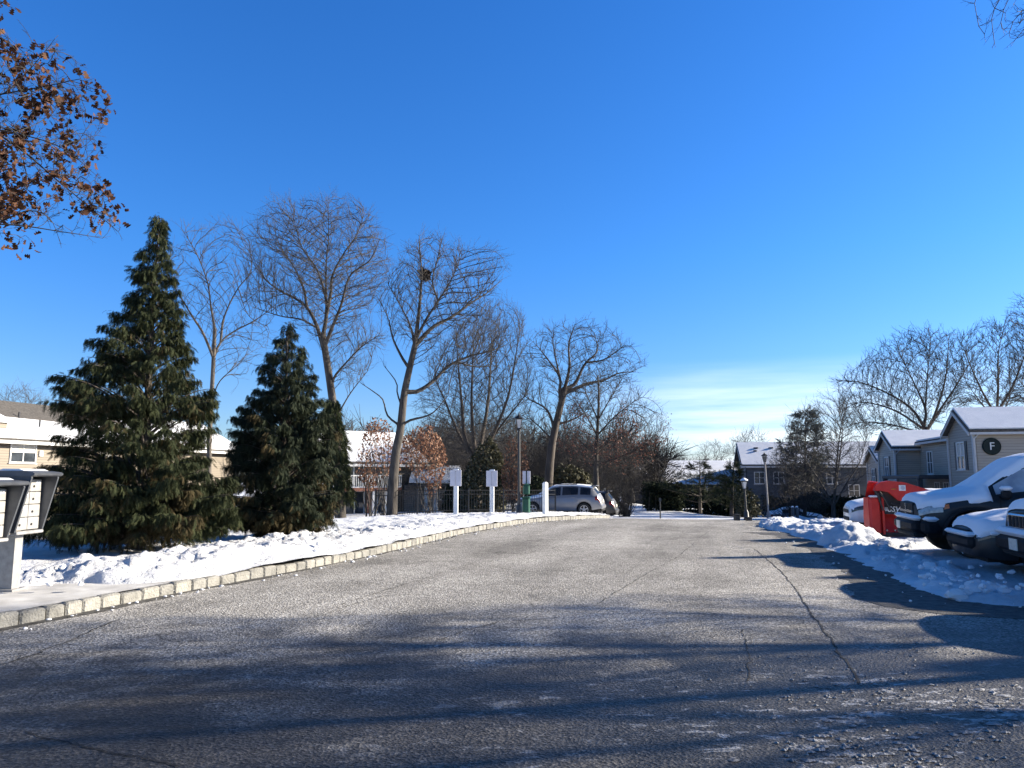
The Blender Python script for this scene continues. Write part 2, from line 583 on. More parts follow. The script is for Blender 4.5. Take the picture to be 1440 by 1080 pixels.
def gridmesh(name, X, Y, Z, mat, keep=None, smooth=True, whole=False):
    ny, nx = X.shape
    v = np.stack((X, Y, Z), -1).reshape(-1, 3)
    i = np.arange(ny * nx).reshape(ny, nx)
    f = np.stack((i[:-1, :-1], i[:-1, 1:], i[1:, 1:], i[1:, :-1]), -1).reshape(-1, 4)
    if keep is not None:
        kf = keep.reshape(-1)[f].all(1) if whole else keep.reshape(-1)[f].any(1)
        f = f[kf]
        used = np.unique(f)
        m = np.full(len(v), -1)
        m[used] = np.arange(len(used))
        v, f = v[used], m[f]
    return mesh_obj(name, v, f.astype(np.int32), mat, None, 'all' if smooth else False)


# far ground (snow-covered), one sheet to the horizon
gx = np.concatenate([-np.geomspace(1200, 32, 26), np.arange(-30, 40, 1.0), np.geomspace(42, 1200, 26)])
gy = np.concatenate([[-60, -30], np.arange(-16, 70, 1.0), np.geomspace(72, 1500, 30)])
GX, GY = np.meshgrid(gx, gy)
GZ = zland(GX, GY) - np.where(GY > 45.5, 0.03, 0.16)
GZ = np.where((GX > kerbx(GY) - 1.5) & (GY < 44.5) & (GX < 40), P(GX, GY) - 0.35, GZ)
tag(gridmesh('ground', GX, GY, GZ, M['snow']), kind='structure')

# ------------------------------------------------------------------ road
RE = [(-14, 40), (7.6, 40), (8.4, 22)]
_re = [tuple(G(*q)[:2]) for q in ((1440, 853), (1380, 850), (1330, 845), (1290, 832), (1250, 815), (1215, 795), (1180, 776), (1130, 758), (1100, 749), (1060, 740))]
_re = _re[:-1] + [(7.9, 24.5), (9.2, 28.0), (10.8, 32.0), (12.6, 37.0), (15.5, 45.0), (19.5, 52)]
EDGE = np.array([(40, 8.1), (14.0, 8.5), (8.6, 8.7)] + _re)


def edge_dist(x, y):
    """signed distance to the right-hand snow edge, positive on the parking side"""
    x, y = np.asarray(x, float), np.asarray(y, float)
    best = np.full(x.shape, 1e9)
    for (ax, ay), (bx, by) in zip(EDGE[:-1], EDGE[1:]):
        ex, ey = bx - ax, by - ay
        t = np.clip(((x - ax) * ex + (y - ay) * ey) / (ex * ex + ey * ey), 0, 1)
        d = np.hypot(x - ax - t * ex, y - ay - t * ey)
        best = np.minimum(best, d)
    poly = list(map(tuple, EDGE)) + [(60, 52), (60, 8.1)]
    ins = np.zeros(x.shape, bool)
    j = len(poly) - 1
    for i in range(len(poly)):
        xi, yi = poly[i]
        xj, yj = poly[j]
        c = ((yi > y) != (yj > y)) & (x < (xj - xi) * (y - yi) / (yj - yi + 1e-12) + xi)
        ins ^= c
        j = i
    return np.where(ins, best, -best)


def asphalt():
    m, nt, b = newmat('asphalt_salted')
    tc = N(nt, 'ShaderNodeTexCoord')
    # along-road stretch (road runs about 16 degrees right of +Y)
    mp = N(nt, 'ShaderNodeMapping')
    mp.inputs['Rotation'].default_value = (0, 0, math.radians(15.5))
    L(nt, tc, 'Object', mp, 0)
    st = N(nt, 'ShaderNodeMapping')
    st.inputs['Scale'].default_value = (1.0, 0.10, 1)
    L(nt, mp, 0, st, 0)
    lane = N(nt, 'ShaderNodeTexNoise', i_Scale=0.9, i_Detail=6, i_Roughness=0.6)
    L(nt, st, 0, lane, 'Vector')
    patch = N(nt, 'ShaderNodeTexNoise', i_Scale=0.33, i_Detail=9, i_Roughness=0.62, i_Distortion=0.5)
    L(nt, tc, 'Object', patch, 'Vector')
    patch2 = N(nt, 'ShaderNodeTexNoise', i_Scale=2.3, i_Detail=9, i_Roughness=0.7)
    L(nt, tc, 'Object', patch2, 'Vector')
    s1 = N(nt, 'ShaderNodeMath', operation='MULTIPLY_ADD')
    s1.inputs[1].default_value = 0.42
    L(nt, lane, 0, s1, 0)
    s2 = N(nt, 'ShaderNodeMath', operation='MULTIPLY_ADD')
    s2.inputs[1].default_value = 0.42
    L(nt, patch, 0, s2, 0)
    L(nt, s2, 0, s1, 2)
    s2b = N(nt, 'ShaderNodeMath', operation='MULTIPLY')
    s2b.inputs[1].default_value = 0.28
    L(nt, patch2, 0, s2b, 0)
    L(nt, s2b, 0, s2, 2)
    salt = ramp(nt, s1, 0, [(0.38, (0.10, 0.095, 0.088)), (0.52, (0.235, 0.225, 0.21)), (0.66, (0.375, 0.36, 0.338))])
    # stone chips
    ch = N(nt, 'ShaderNodeTexVoronoi', i_Scale=52.0)
    L(nt, tc, 'Object', ch, 'Vector')
    chr_ = ramp(nt, ch, 'Color', [(0.0, g3(0.18)), (0.5, g3(0.95)), (1.0, g3(2.0))])
    fn = N(nt, 'ShaderNodeTexNoise', i_Scale=38, i_Detail=6, i_Roughness=0.8)
    L(nt, tc, 'Object', fn, 'Vector')
    fr = ramp(nt, fn, 0, [(0.38, g3(0.16)), (0.50, g3(0.95)), (0.64, g3(1.7))])
    m1 = N(nt, 'ShaderNodeMix', data_type='RGBA', blend_type='MULTIPLY')
    m1.inputs[0].default_value = 0.9
    L(nt, salt, 0, m1, 6)
    L(nt, chr_, 0, m1, 7)
    m2 = N(nt, 'ShaderNodeMix', data_type='RGBA', blend_type='MULTIPLY')
    m2.inputs[0].default_value = 0.8
    L(nt, m1, 2, m2, 6)
    L(nt, fr, 0, m2, 7)
    # damp melt patches over the near road, with extra shadow contrast painted in
    sx = N(nt, 'ShaderNodeSeparateXYZ')
    L(nt, tc, 'Object', sx, 0)
    wx = N(nt, 'ShaderNodeMapRange')
    for k, v in zip(('From Min', 'From Max', 'To Min', 'To Max'), (-7.0, 3.2, 0.16, 0.46)):
        wx.inputs[k].default_value = v
    L(nt, sx, 0, wx, 0)
    wy = N(nt, 'ShaderNodeMapRange')
    for k, v in zip(('From Min', 'From Max', 'To Min', 'To Max'), (5.6, 8.6, 1.0, 0.0)):
        wy.inputs[k].default_value = v
    L(nt, sx, 1, wy, 0)
    wm = N(nt, 'ShaderNodeMath', operation='MULTIPLY')
    L(nt, wx, 0, wm, 0)
    L(nt, wy, 0, wm, 1)
    wn = N(nt, 'ShaderNodeTexNoise', i_Scale=0.8, i_Detail=9, i_Roughness=0.68, i_Distortion=0.4)
    L(nt, tc, 'Object', wn, 'Vector')
    wa = N(nt, 'ShaderNodeMath', operation='ADD')
    L(nt, wm, 0, wa, 0)
    L(nt, wn, 0, wa, 1)
    wet_shade = ramp(nt, wa, 0, [(0.60, g3(0.0)), (0.80, g3(1.0))])
    m3 = N(nt, 'ShaderNodeMix', data_type='RGBA', blend_type='MIX')
    L(nt, wet_shade, 0, m3, 0)
    L(nt, m2, 2, m3, 6)
    dk = N(nt, 'ShaderNodeMix', data_type='RGBA', blend_type='MULTIPLY')
    dk.inputs[0].default_value = 1.0
    L(nt, m2, 2, dk, 6)
    dk.inputs[7].default_value = (0.24, 0.232, 0.225, 1)
    L(nt, dk, 2, m3, 7)
    # crushed ice and salt frozen into the damp part
    ist = N(nt, 'ShaderNodeMapping')
    ist.inputs['Scale'].default_value = (1.0, 1.9, 1)
    L(nt, tc, 'Object', ist, 0)
    ino = N(nt, 'ShaderNodeTexNoise', i_Scale=5.5, i_Detail=9, i_Roughness=0.72, i_Distortion=0.6)
    L(nt, ist, 0, ino, 'Vector')
    ibig = N(nt, 'ShaderNodeTexNoise', i_Scale=0.9, i_Detail=3)
    L(nt, tc, 'Object', ibig, 'Vector')
    iad = N(nt, 'ShaderNodeMath', operation='MULTIPLY_ADD')
    L(nt, ibig, 0, iad, 0)
    iad.inputs[1].default_value = 0.35
    L(nt, ino, 0, iad, 2)
    irm = ramp(nt, iad, 0, [(0.735, g3(0.0)), (0.80, g3(0.85))])
    iwm = N(nt, 'ShaderNodeMapRange')
    for k, v in zip(('From Min', 'From Max', 'To Min', 'To Max'), (0.31, 0.42, 0.0, 1.0)):
        iwm.inputs[k].default_value = v
    L(nt, wm, 0, iwm, 0)
    imx = N(nt, 'ShaderNodeMath', operation='MULTIPLY')
    L(nt, irm, 0, imx, 0)
    L(nt, iwm, 0, imx, 1)
    m3i = N(nt, 'ShaderNodeMix', data_type='RGBA', blend_type='MIX')
    L(nt, imx, 0, m3i, 0)
    L(nt, m3, 2, m3i, 6)
    m3i.inputs[7].default_value = (0.46, 0.46, 0.47, 1)
    m3 = m3i
    # fine map cracking
    vw = N(nt, 'ShaderNodeTexNoise', i_Scale=3.0, i_Detail=6)
    L(nt, tc, 'Object', vw, 'Vector')
    va = N(nt, 'ShaderNodeMix', data_type='RGBA', blend_type='ADD')
    va.inputs[0].default_value = 0.35
    L(nt, tc, 'Object', va, 6)
    L(nt, vw, 1, va, 7)
    vo = N(nt, 'ShaderNodeTexVoronoi', feature='DISTANCE_TO_EDGE', i_Scale=0.75)
    L(nt, va, 2, vo, 'Vector')
    cr = ramp(nt, vo, 0, [(0.0, g3(1.0)), (0.011, g3(0.0))])
    cm = N(nt, 'ShaderNodeTexNoise', i_Scale=0.5, i_Detail=4)
    L(nt, tc, 'Object', cm, 'Vector')
    cmr = ramp(nt, cm, 0, [(0.52, g3(0.0)), (0.62, g3(0.85))])
    cx = N(nt, 'ShaderNodeMath', operation='MULTIPLY')
    L(nt, cr, 0, cx, 0)
    L(nt, cmr, 0, cx, 1)
    m4 = N(nt, 'ShaderNodeMix', data_type='RGBA', blend_type='MIX')
    L(nt, cx, 0, m4, 0)
    L(nt, m3, 2, m4, 6)
    m4.inputs[7].default_value = (0.022, 0.02, 0.019, 1)
    L(nt, m4, 2, b, 'Base Color')
    rr = N(nt, 'ShaderNodeMix', data_type='FLOAT')
    L(nt, wet_shade, 0, rr, 0)
    rr.inputs[2].default_value = 0.88
    rr.inputs[3].default_value = 0.5
    L(nt, rr, 0, b, 'Roughness')
    b.inputs['Specular IOR Level'].default_value = 0.3
    hb = N(nt, 'ShaderNodeMath', operation='MULTIPLY_ADD')
    L(nt, fn, 0, hb, 0)
    hb.inputs[1].default_value = 1.0
    L(nt, ch, 'Distance', hb, 2)
    bp = N(nt, 'ShaderNodeBump', i_Strength=0.8, i_Distance=0.012)
    L(nt, hb, 0, bp, 'Height')
    L(nt, bp, 0, b, 'Normal')
    return m


M['asphalt'] = asphalt()
ry = np.concatenate([np.arange(-14, 0, 1.0), np.arange(0, 45, 0.3)])
rt = np.linspace(0, 1, 110) ** 1.5
RY = np.repeat(ry[:, None], len(rt), 1)
kx0 = kerbx(ry)[:, None] - 0.04
RX = kx0 + (42 - kx0) * rt[None, :]
RZ = P(RX, RY) + 0.012 * (fbm(RX, RY, 0.35, 3, 3) - 0.5)
tag(gridmesh('road', RX, RY, RZ, M['asphalt']), kind='structure')


def rz_(x, y):
    return float(P(x, y) + 0.012 * (fbm(np.array(x), np.array(y), 0.35, 3, 3) - 0.5))


# long cracks and paving seams: thin sunk ribbons of dark sealant
def crack(mb, pts, w, jit, seed, step=0.05):
    r = np.random.default_rng(seed)
    pts = [np.array(p, float) for p in pts]
    path = []
    for a, b in zip(pts[:-1], pts[1:]):
        n = max(2, int(np.linalg.norm(b - a) / step))
        for i in range(n):
            path.append(a + (b - a) * i / n)
    path = np.array(path)
    off = np.cumsum(r.normal(0, jit, len(path)))
    off -= np.linspace(off[0], off[-1], len(off))
    d = np.gradient(path, axis=0)
    d /= np.linalg.norm(d, axis=1)[:, None]
    nrm = np.stack((-d[:, 1], d[:, 0]), 1)
    path = path + nrm * off[:, None]
    ww = w * (0.35 + 1.1 * r.random(len(path)))
    vs = []
    for p, n_, q in zip(path, nrm, ww):
        for sgn in (-1, 1):
            x, y = p + n_ * q * sgn
            vs.append((x, y, rz_(x, y) + 0.004))
    gate = fbm(np.arange(len(path)) * step, np.full(len(path), seed * 3.1), 2.2, 3, seed)
    fs = [(2 * i, 2 * i + 2, 2 * i + 3, 2 * i + 1) for i in range(len(path) - 1) if gate[i] > (.40 if seed != 1 else .0)]
    mb.add(vs, fs)


def gp(*q):
    return [tuple(G(*p)[:2]) for p in q]


cmb = MB()
crack(cmb, gp((1060, 772), (1100, 805), (1150, 872), (1180, 920), (1210, 965)), 0.010, 0.007, 1)
crack(cmb, gp((1045, 885), (1055, 930), (1050, 960)), 0.005, 0.010, 2)
crack(cmb, gp((0, 935), (80, 905), (170, 872)), 0.008, 0.014, 3)
crack(cmb, gp((0, 1020), (120, 1055), (260, 1080)), 0.006, 0.009, 4)
crack(cmb, gp((480, 850), (620, 805), (760, 760)), 0.006, 0.004, 5)
crack(cmb, gp((840, 850), (940, 790), (1000, 745)), 0.007, 0.004, 6)
crack(cmb, gp((600, 905), (700, 875), (790, 868)), 0.006, 0.008, 7)
crack(cmb, gp((430, 870), (540, 838), (700, 830)), 0.005, 0.006, 8)
cm_ = noisemat('crack_filler', (0.012, 0.011, 0.010), (0.03, 0.028, 0.026), 20, 0.9)
tag(cmb.build('road_cracks', cm_), kind='structure')

# damp melt edge along both snow lines
def damp(mb, path, w0, w1, seed):
    vs = []
    n = len(path)
    d = np.gradient(path, axis=0)
    d /= np.linalg.norm(d, axis=1)[:, None]
    nr = np.stack((d[:, 1], -d[:, 0]), 1)
    t = np.arange(n) * .1
    ww = w0 + (w1 - w0) * (.55 * fbm(t, t * 0 + seed, .45, 4, seed) + .45 * fbm(t, t * 0 + seed, 2.2, 3, seed + 5)) ** 1.6 * 2
    for p, q, w_ in zip(path, nr, ww):
        for k in (0, .5, 1):
            x, y = p + q * w_ * k
            vs.append((x, y, rz_(x, y) + .0045))
    fs = []
    for i in range(n - 1):
        for k in (0, 1):
            a = i * 3 + k
            fs.append((a, a + 3, a + 4, a + 1))
    mb.add(vs, fs)


dmb = MB()
yk = np.arange(2, 34, .1)
damp(dmb, np.stack((kerbx(yk) - .02, yk), 1), .015, .22, 21)
ep = []
for a_, b_ in zip(EDGE[1:11], EDGE[2:12]):
    m_ = max(2, int(np.hypot(*(b_ - a_)) / .1))
    ep += [a_ + (b_ - a_) * i / m_ for i in range(m_)]
damp(dmb, np.array(ep)[::-1] + np.array((.25, .1)), .30, 1.25, 27)
tag(dmb.build('road_damp_edge', noisemat('damp_asphalt', (0.03, 0.029, 0.028), (0.13, 0.125, 0.117), 9, 0.75, 0.9, 60, spec=0.3)), kind='structure')

# ------------------------------------------------------------------ left kerb of granite blocks
ks = np.concatenate([[0], np.cumsum(np.hypot(np.diff(_xx), np.diff(_yy)))])


def kerb_at(s):
    x, y = np.interp(s, ks, _xx), np.interp(s, ks, _yy)
    x2, y2 = np.interp(s + 0.1, ks, _xx), np.interp(s + 0.1, ks, _yy)
    return x, y, math.atan2(y2 - y, x2 - x)


kb = MB()
s = 6.0
while s < ks[-1] - 24:
    ln = random.uniform(0.22, 0.33)
    x, y, a = kerb_at(s + ln / 2)
    nx, ny = -math.sin(a), math.cos(a)
    hgt = 0.135 + random.uniform(-.014, .014)
    off = 0.055 + random.uniform(-.008, .008)
    kb.box((x + nx * off, y + ny * off, float(P(x, y)) + hgt / 2 - 0.06), (ln - random.uniform(.003, .014), 0.13, hgt + .12), rz=a + random.uniform(-.03, .03), bev=0.020)
    s += ln
tag(kb.build('kerb', M['granite'], smooth=True), kind='structure')

# concrete walk around the mailboxes
fs_y = np.arange(-6, 11.2, 0.2)
sd = np.linspace(0.11, 3.4, 14)
SY = np.repeat(fs_y[:, None], len(sd), 1)
SX = kerbx(fs_y)[:, None] - sd[None, :] / 0.94
SZ = land_left(SX, SY) - 0.02 + 0.006 * fbm(SX, SY, 2, 2, 9)
tag(gridmesh('sidewalk', SX, SY, SZ, M['concrete']), kind='structure')

# ------------------------------------------------------------------ snow on the left lawn with the plowed ridge
us = np.arange(17.0, ks[-1] - 14, 0.055)
us = np.concatenate([us[us < 45], us[us >= 45][::4]])
dd = np.concatenate([np.arange(-0.275, 3.2, 0.055), 3.2 + np.cumsum(np.geomspace(0.06, 3.0, 46))])
UX, UY, UA = [], [], []
for q in us:
    x, y, a = kerb_at(q)
    UX.append(x), UY.append(y), UA.append(a)
UX, UY = np.array(UX), np.array(UY)
nx, ny = -0.936, 0.352     # one offset direction keeps the strips from crossing
LX = UX[:, None] + nx * dd[None, :]
LY = UY[:, None] + ny * dd[None, :]
D_ = np.repeat(dd[None, :], len(us), 0)
near = 1 - nstep(13.0, 24, LY)
amp = (0.10 + 0.30 * fbm(LX, LY, 0.45, 2, 31)) * (0.35 + 0.65 * near) + 0.10 * nstep(21, 23, LY) * (1 - nstep(30, 33, LY))
ridge = nstep(0.05, 1.0, D_) * (1 - nstep(1.4 + 0.4 * near, 2.8 + 0.4 * near, D_))
lump = worley(LX + .1 * fbm(LX, LY, 3, 2, 7), LY, 2.1, 3) * 0.20 + worley(LX, LY, 5.0, 8) * 0.10 + worley(LX, LY, 11.0, 2) * 0.035
chunk = worley(LX, LY, 1.3, 14) ** 2 * 0.25
rough = (lump + chunk) * ridge * (0.5 + 0.9 * fbm(LX, LY, 1.1, 2, 4))
fine = 0.10 * (fbm(LX, LY, 3.0, 4, 12) - 0.5) + 0.05 * (fbm(LX, LY, 9, 3, 19) - .5)
foot = -0.07 * worley(LX, LY, 2.6, 77) * nstep(.9, 1.8, D_) * nstep(.45, .6, fbm(LX, LY, .35, 2, 41)) * (1 - nstep(9, 14, D_))
# edge of the walk by the mailboxes: snow starts behind it
walk = (1 - nstep(9.6, 10.6, LY + 0.35 * D_ - 0.4 + 0.8 * (fbm(LX, LY, 1.2, 3, 5) - .5))) * (1 - nstep(3.0, 3.4, D_))
crum = np.abs(fbm(LX, LY, 4.0, 5, 93, .62) - .5) * 2
hs = 0.04 + amp * ridge * 0.34 + rough * (.12 + .26 * near) + (.05 + .10 * near) * ridge * (crum - .15) + fine + foot
hs = np.where(D_ < 0.14, hs * 0 - 0.03 + 0.085 * fbm(LX, LY, 1.6, 3, 55) * nstep(10.5, 12, LY), hs)
hs = hs * (1 - walk) - 0.12 * walk
under = np.zeros_like(hs)
# pale strips of grassy litter stay bare under the two cypresses
spill = np.zeros_like(hs)
hs = np.where((D_ >= 0) & (D_ < .35), hs + spill * .05 * (1 - D_ / .35), hs)
LZ = land_left(LX, LY) + hs
out_z = P(LX, LY) - .05 + spill * (.07 + .20 * np.clip(1 + D_ / .275, 0, 1) ** .8 + .05 * (fbm(LX, LY, 7, 3, 122) - .5))
LZ = np.where(D_ < -.001, out_z, LZ)
tag(gridmesh('snow_lawn', LX, LY, LZ, M['snow_dirty'], keep=(walk < 0.99) & ~((D_ < -.001) & (spill < .12)), whole=True), kind='structure')


def lawn_z(x, y):
    """top of the left snow, approximately"""
    return float(land_left(np.array(x), np.array(y))) + 0.05


# snow crumbs kicked onto the road along the kerb
lump_mb_v, lump_mb_f = [], []


def ico(rad, c, r, squash=0.7):
    """broken lump: a twice-cut icosahedron with blunt, uneven facets"""
    t = (1 + 5 ** .5) / 2
    v = [np.array(q, float) / 1.902 for q in ((-1, t, 0), (1, t, 0), (-1, -t, 0), (1, -t, 0), (0, -1, t), (0, 1, t), (0, -1, -t), (0, 1, -t), (t, 0, -1), (t, 0, 1), (-t, 0, -1), (-t, 0, 1))]
    f = [(0, 11, 5), (0, 5, 1), (0, 1, 7), (0, 7, 10), (0, 10, 11), (1, 5, 9), (5, 11, 4), (11, 10, 2), (10, 7, 6), (7, 1, 8), (3, 9, 4), (3, 4, 2), (3, 2, 6), (3, 6, 8), (3, 8, 9), (4, 9, 5), (2, 4, 11), (6, 2, 10), (8, 6, 7), (9, 8, 1)]
    if rad > .02:
        mid, nf = {}, []

        def m_(a, b):
            k = (min(a, b), max(a, b))
            if k not in mid:
                q = v[a] + v[b]
                v.append(q / np.linalg.norm(q))
                mid[k] = len(v) - 1
            return mid[k]
        for a, b, d in f:
            x, y, z = m_(a, b), m_(b, d), m_(d, a)
            nf += [(a, x, z), (b, y, x), (d, z, y), (x, y, z)]
        f = nf
    v = np.array(v)
    ax = r.normal(0, 1, (5, 3))
    ax /= np.linalg.norm(ax, axis=1)[:, None]
    h = np.ones(len(v))
    for k in ax:
        h = np.minimum(h, .62 / np.maximum(v @ k, .3) * r.uniform(.8, 1.2))
    v = v * (np.clip(h, .45, 1.25) * (1 + r.uniform(-.13, .13, len(v))))[:, None] * rad
    v[:, 0] *= r.uniform(.8, 1.3)
    v[:, 2] *= squash
    return v + np.array(c), f


cr = MB()
rr = np.random.default_rng(5)
for i in range(300):
    q = rr.uniform(20, ks[-1] - 18)
    x, y, a = kerb_at(q)
    o = -abs(rr.normal(0.0, 0.16)) - 0.03
    x, y = x - math.sin(a) * o, y + math.cos(a) * o
    cr.add(*ico(rr.uniform(.008, .030) * (1.7 if rr.random() < .07 else 1), (x, y, rz_(x, y) + .008), rr, .55))
for i in range(130):
    q = rr.uniform(22, 46)
    x, y, a = kerb_at(q)
    o = rr.uniform(.3, 1.9)
    x, y = x - math.sin(a) * o, y + math.cos(a) * o
    z = lawn_z(x, y) + rr.uniform(.04, .17) * max(0.25, 1 - max(0, y - 14) / 12)
    cr.add(*ico(rr.uniform(.02, .06), (x, y, z - .03), rr, .8))
for i in range(150):
    q = rr.uniform(18, 21.8)
    x, y, a = kerb_at(q)
    o = -rr.uniform(0.0, 0.08)
    x, y = x - math.sin(a) * o, y + math.cos(a) * o
    cr.add(*ico(rr.uniform(.012, .032), (x, y, rz_(x, y) + .004), rr, .35))
tag(cr.build('snow_crumbs', M['snow']), kind='stuff')

# ------------------------------------------------------------------ right-hand parking side: packed snow with the plowed bank
xa = np.concatenate([np.arange(4.4, 13, 0.065), 13 + np.cumsum(np.geomspace(0.08, 2.2, 34))])
ya = np.concatenate([np.arange(7.6, 27, 0.07), 27 + np.cumsum(np.geomspace(0.09, 1.2, 48))])
ya = ya[ya < 51.5]
QX, QY = np.meshgrid(xa, ya)
ED = edge_dist(QX, QY)
edn = ED + 0.5 * (fbm(QX, QY, 1.4, 4, 61) - 0.5) + 0.12 * (fbm(QX, QY, 6, 3, 62) - 0.5)
bank = nstep(0.0, 0.6, edn) * (1 - nstep(0.75, 1.5, edn))
bh = (0.4 + 0.6 * (1 - nstep(18, 22, QY))) * (0.03 + 0.14 * fbm(QX, QY, 0.55, 2, 63) * (0.55 + 0.45 * nstep(11, 16, QY)))
hp = 0


def heap(px, py, r, h, sx=1.0):
    c = G(px, py)
    rr_ = np.hypot((QX - c[0]) / sx, QY - c[1])
    return h * np.clip(1 - (rr_ / r) ** 2, 0, 1) ** 0.8


hp = heap(1188, 766, 0.8, 0.22) + heap(1225, 768, 0.9, 0.08, 1.6) + heap(1150, 752, 1.1, 0.06, 1.5) + heap(1118, 744, 1.4, 0.08, 1.6) + heap(1085, 737, 2.0, 0.05, 2.2)
lm = worley(QX, QY, 1.9, 70) * 0.20 + worley(QX, QY, 4.6, 71) * 0.10 + worley(QX, QY, 10, 72) * 0.035
rg = np.clip(bank + (hp > 0.02) * 0.9, 0, 1)
lot = 0.02 * nstep(0.1, 0.5, edn) + 0.03 * (fbm(QX, QY, 1.2, 4, 64) - 0.5) + 0.012 * (fbm(QX, QY, 8, 3, 65) - .5)
rut = -0.035 * nstep(0.55, 0.7, fbm(0.963 * QX - 0.27 * QY, (0.27 * QX + 0.963 * QY) * 4.0, 0.35, 3, 66)) * nstep(2.0, 2.8, edn)
hz = bank * bh * .42 + hp * nstep(-.1, .4, edn) + lm * rg * (0.2 + 0.7 * fbm(QX, QY, .9, 2, 67)) * (0.6 + 0.4 * nstep(9.5, 14, QY)) + .13 * rg * (np.abs(fbm(QX, QY, 4.5, 5, 91, .62) - .5) * 2 - .15) + lot + rut
QZ = P(QX, QY) + np.where(edn < 0.02, -0.05 + 0.03 * fbm(QX, QY, 5, 3, 68) + np.clip(edn + 0.35, 0, .4) * 0.09, hz)
tag(gridmesh('snow_parking', QX, QY, QZ, M['snow_lot'], keep=(ED > -0.9)), kind='structure')


def lotz(x, y):
    return float(P(x, y)) + 0.03


sb = MB()
for i in range(170):
    t = rr.uniform(2, 12.5)
    k = int(t)
    a, b_ = EDGE[k], EDGE[k + 1]
    p = a + (b_ - a) * (t - k)
    p = p + rr.normal(0, .55, 2) + np.array((.5, .4))
    if float(edge_dist(p[0], p[1])) > 1.8:
        continue
    h = .02 if float(edge_dist(p[0], p[1])) < 0.1 else rr.uniform(.08, .2)
    sb.add(*ico(rr.uniform(.015, .06) * (1 if h > .05 else .4), (p[0], p[1], float(P(*p)) + h), rr, .75))
for c, r_ in (((1308, 805), .13), ((1318, 810), .10), ((1372, 838), .16), ((1392, 836), .14), ((1345, 843), .12), ((1352, 822), .08), ((1290, 798), .07), ((1410, 840), .09)):
    p = G(*c)
    sb.add(*ico(r_, (p[0], p[1], .07), rr, .9))
    sb.add(*ico(r_ * .6, (p[0] + .15, p[1] + .08, .06), rr, .9))
tag(sb.build('snow_chunks', M['snow']), kind='stuff')

# flat frozen slush left on the asphalt at the lower right
sl = MB()


def blot(c, r, seed, sx=1.0):
    q = np.random.default_rng(seed)
    n = 12
    ph = q.random(n) * .6 + .6
    vs = [(c[0], c[1], rz_(*c) + .012)]
    for k in range(n):
        a = 2 * PI * k / n
        x, y = c[0] + r * ph[k] * math.cos(a) * sx, c[1] + r * ph[k] * math.sin(a)
        vs.append((x, y, rz_(x, y) + .003))
    sl.add(vs, [(0, 1 + k, 1 + (k + 1) % n) for k in range(n)])


for (cx, cy, sxx, syy, n, r0) in ((1180, 985, 130, 55, 150, .035), (1330, 960, 110, 50, 120, .032), (1130, 1050, 60, 40, 50, .06), (1260, 1060, 120, 26, 90, .05), (1290, 912, 60, 12, 34, .03), (1030, 768, 30, 8, 34, .05), (1400, 1010, 40, 30, 30, .07), (1110, 940, 90, 40, 60, .02), (1000, 800, 200, 40, 50, .018), (720, 790, 250, 30, 26, .03)):
    for k in range(int(n * .9)):
        px, py = rr.normal(cx, sxx * .6), rr.normal(cy, syy * .6)
        if py < 745 or py > 1180:
            continue
        p = G(px, py)
        if float(edge_dist(p[0], p[1])) > -.2 or p[0] < kerbx(p[1]) + .4:
            continue
        blot((p[0], p[1]), r0 * rr.uniform(.12, .5), int(rr.integers(1e9)), rr.uniform(.8, 1.8))
slm = snowmat('frozen_slush', (0.13, 0.128, 0.13), (0.34, 0.345, 0.355), s1=9, bump=0.5, grit=0.8)
tag(sl.build('frozen_slush', slm), kind='stuff')
# ------------------------------------------------------------------ bare trees (limbs laid out, crown grown into its envelope)
def smooth_path(pts, step):
    pts = np.array(pts, float)
    if len(pts) < 3:
        dense = pts
    else:
        p = np.vstack((2 * pts[0] - pts[1], pts, 2 * pts[-1] - pts[-2]))
        dense = []
        for i in range(1, len(p) - 2):
            for t in np.linspace(0, 1, 9)[:-1]:
                a, b, c, d = p[i - 1], p[i], p[i + 1], p[i + 2]
                dense.append(.5 * ((2 * b) + (c - a) * t + (2 * a - 5 * b + 4 * c - d) * t * t + (3 * b - a - 3 * c + d) * t ** 3))
        dense.append(p[-2])
        dense = np.array(dense)
    L_ = np.concatenate([[0], np.cumsum(np.linalg.norm(np.diff(dense, axis=0), axis=1))])
    n = max(2, int(round(L_[-1] / step)) + 1)
    s_ = np.linspace(0, L_[-1], n)
    return np.stack([np.interp(s_, L_, dense[:, k]) for k in range(3)], 1)


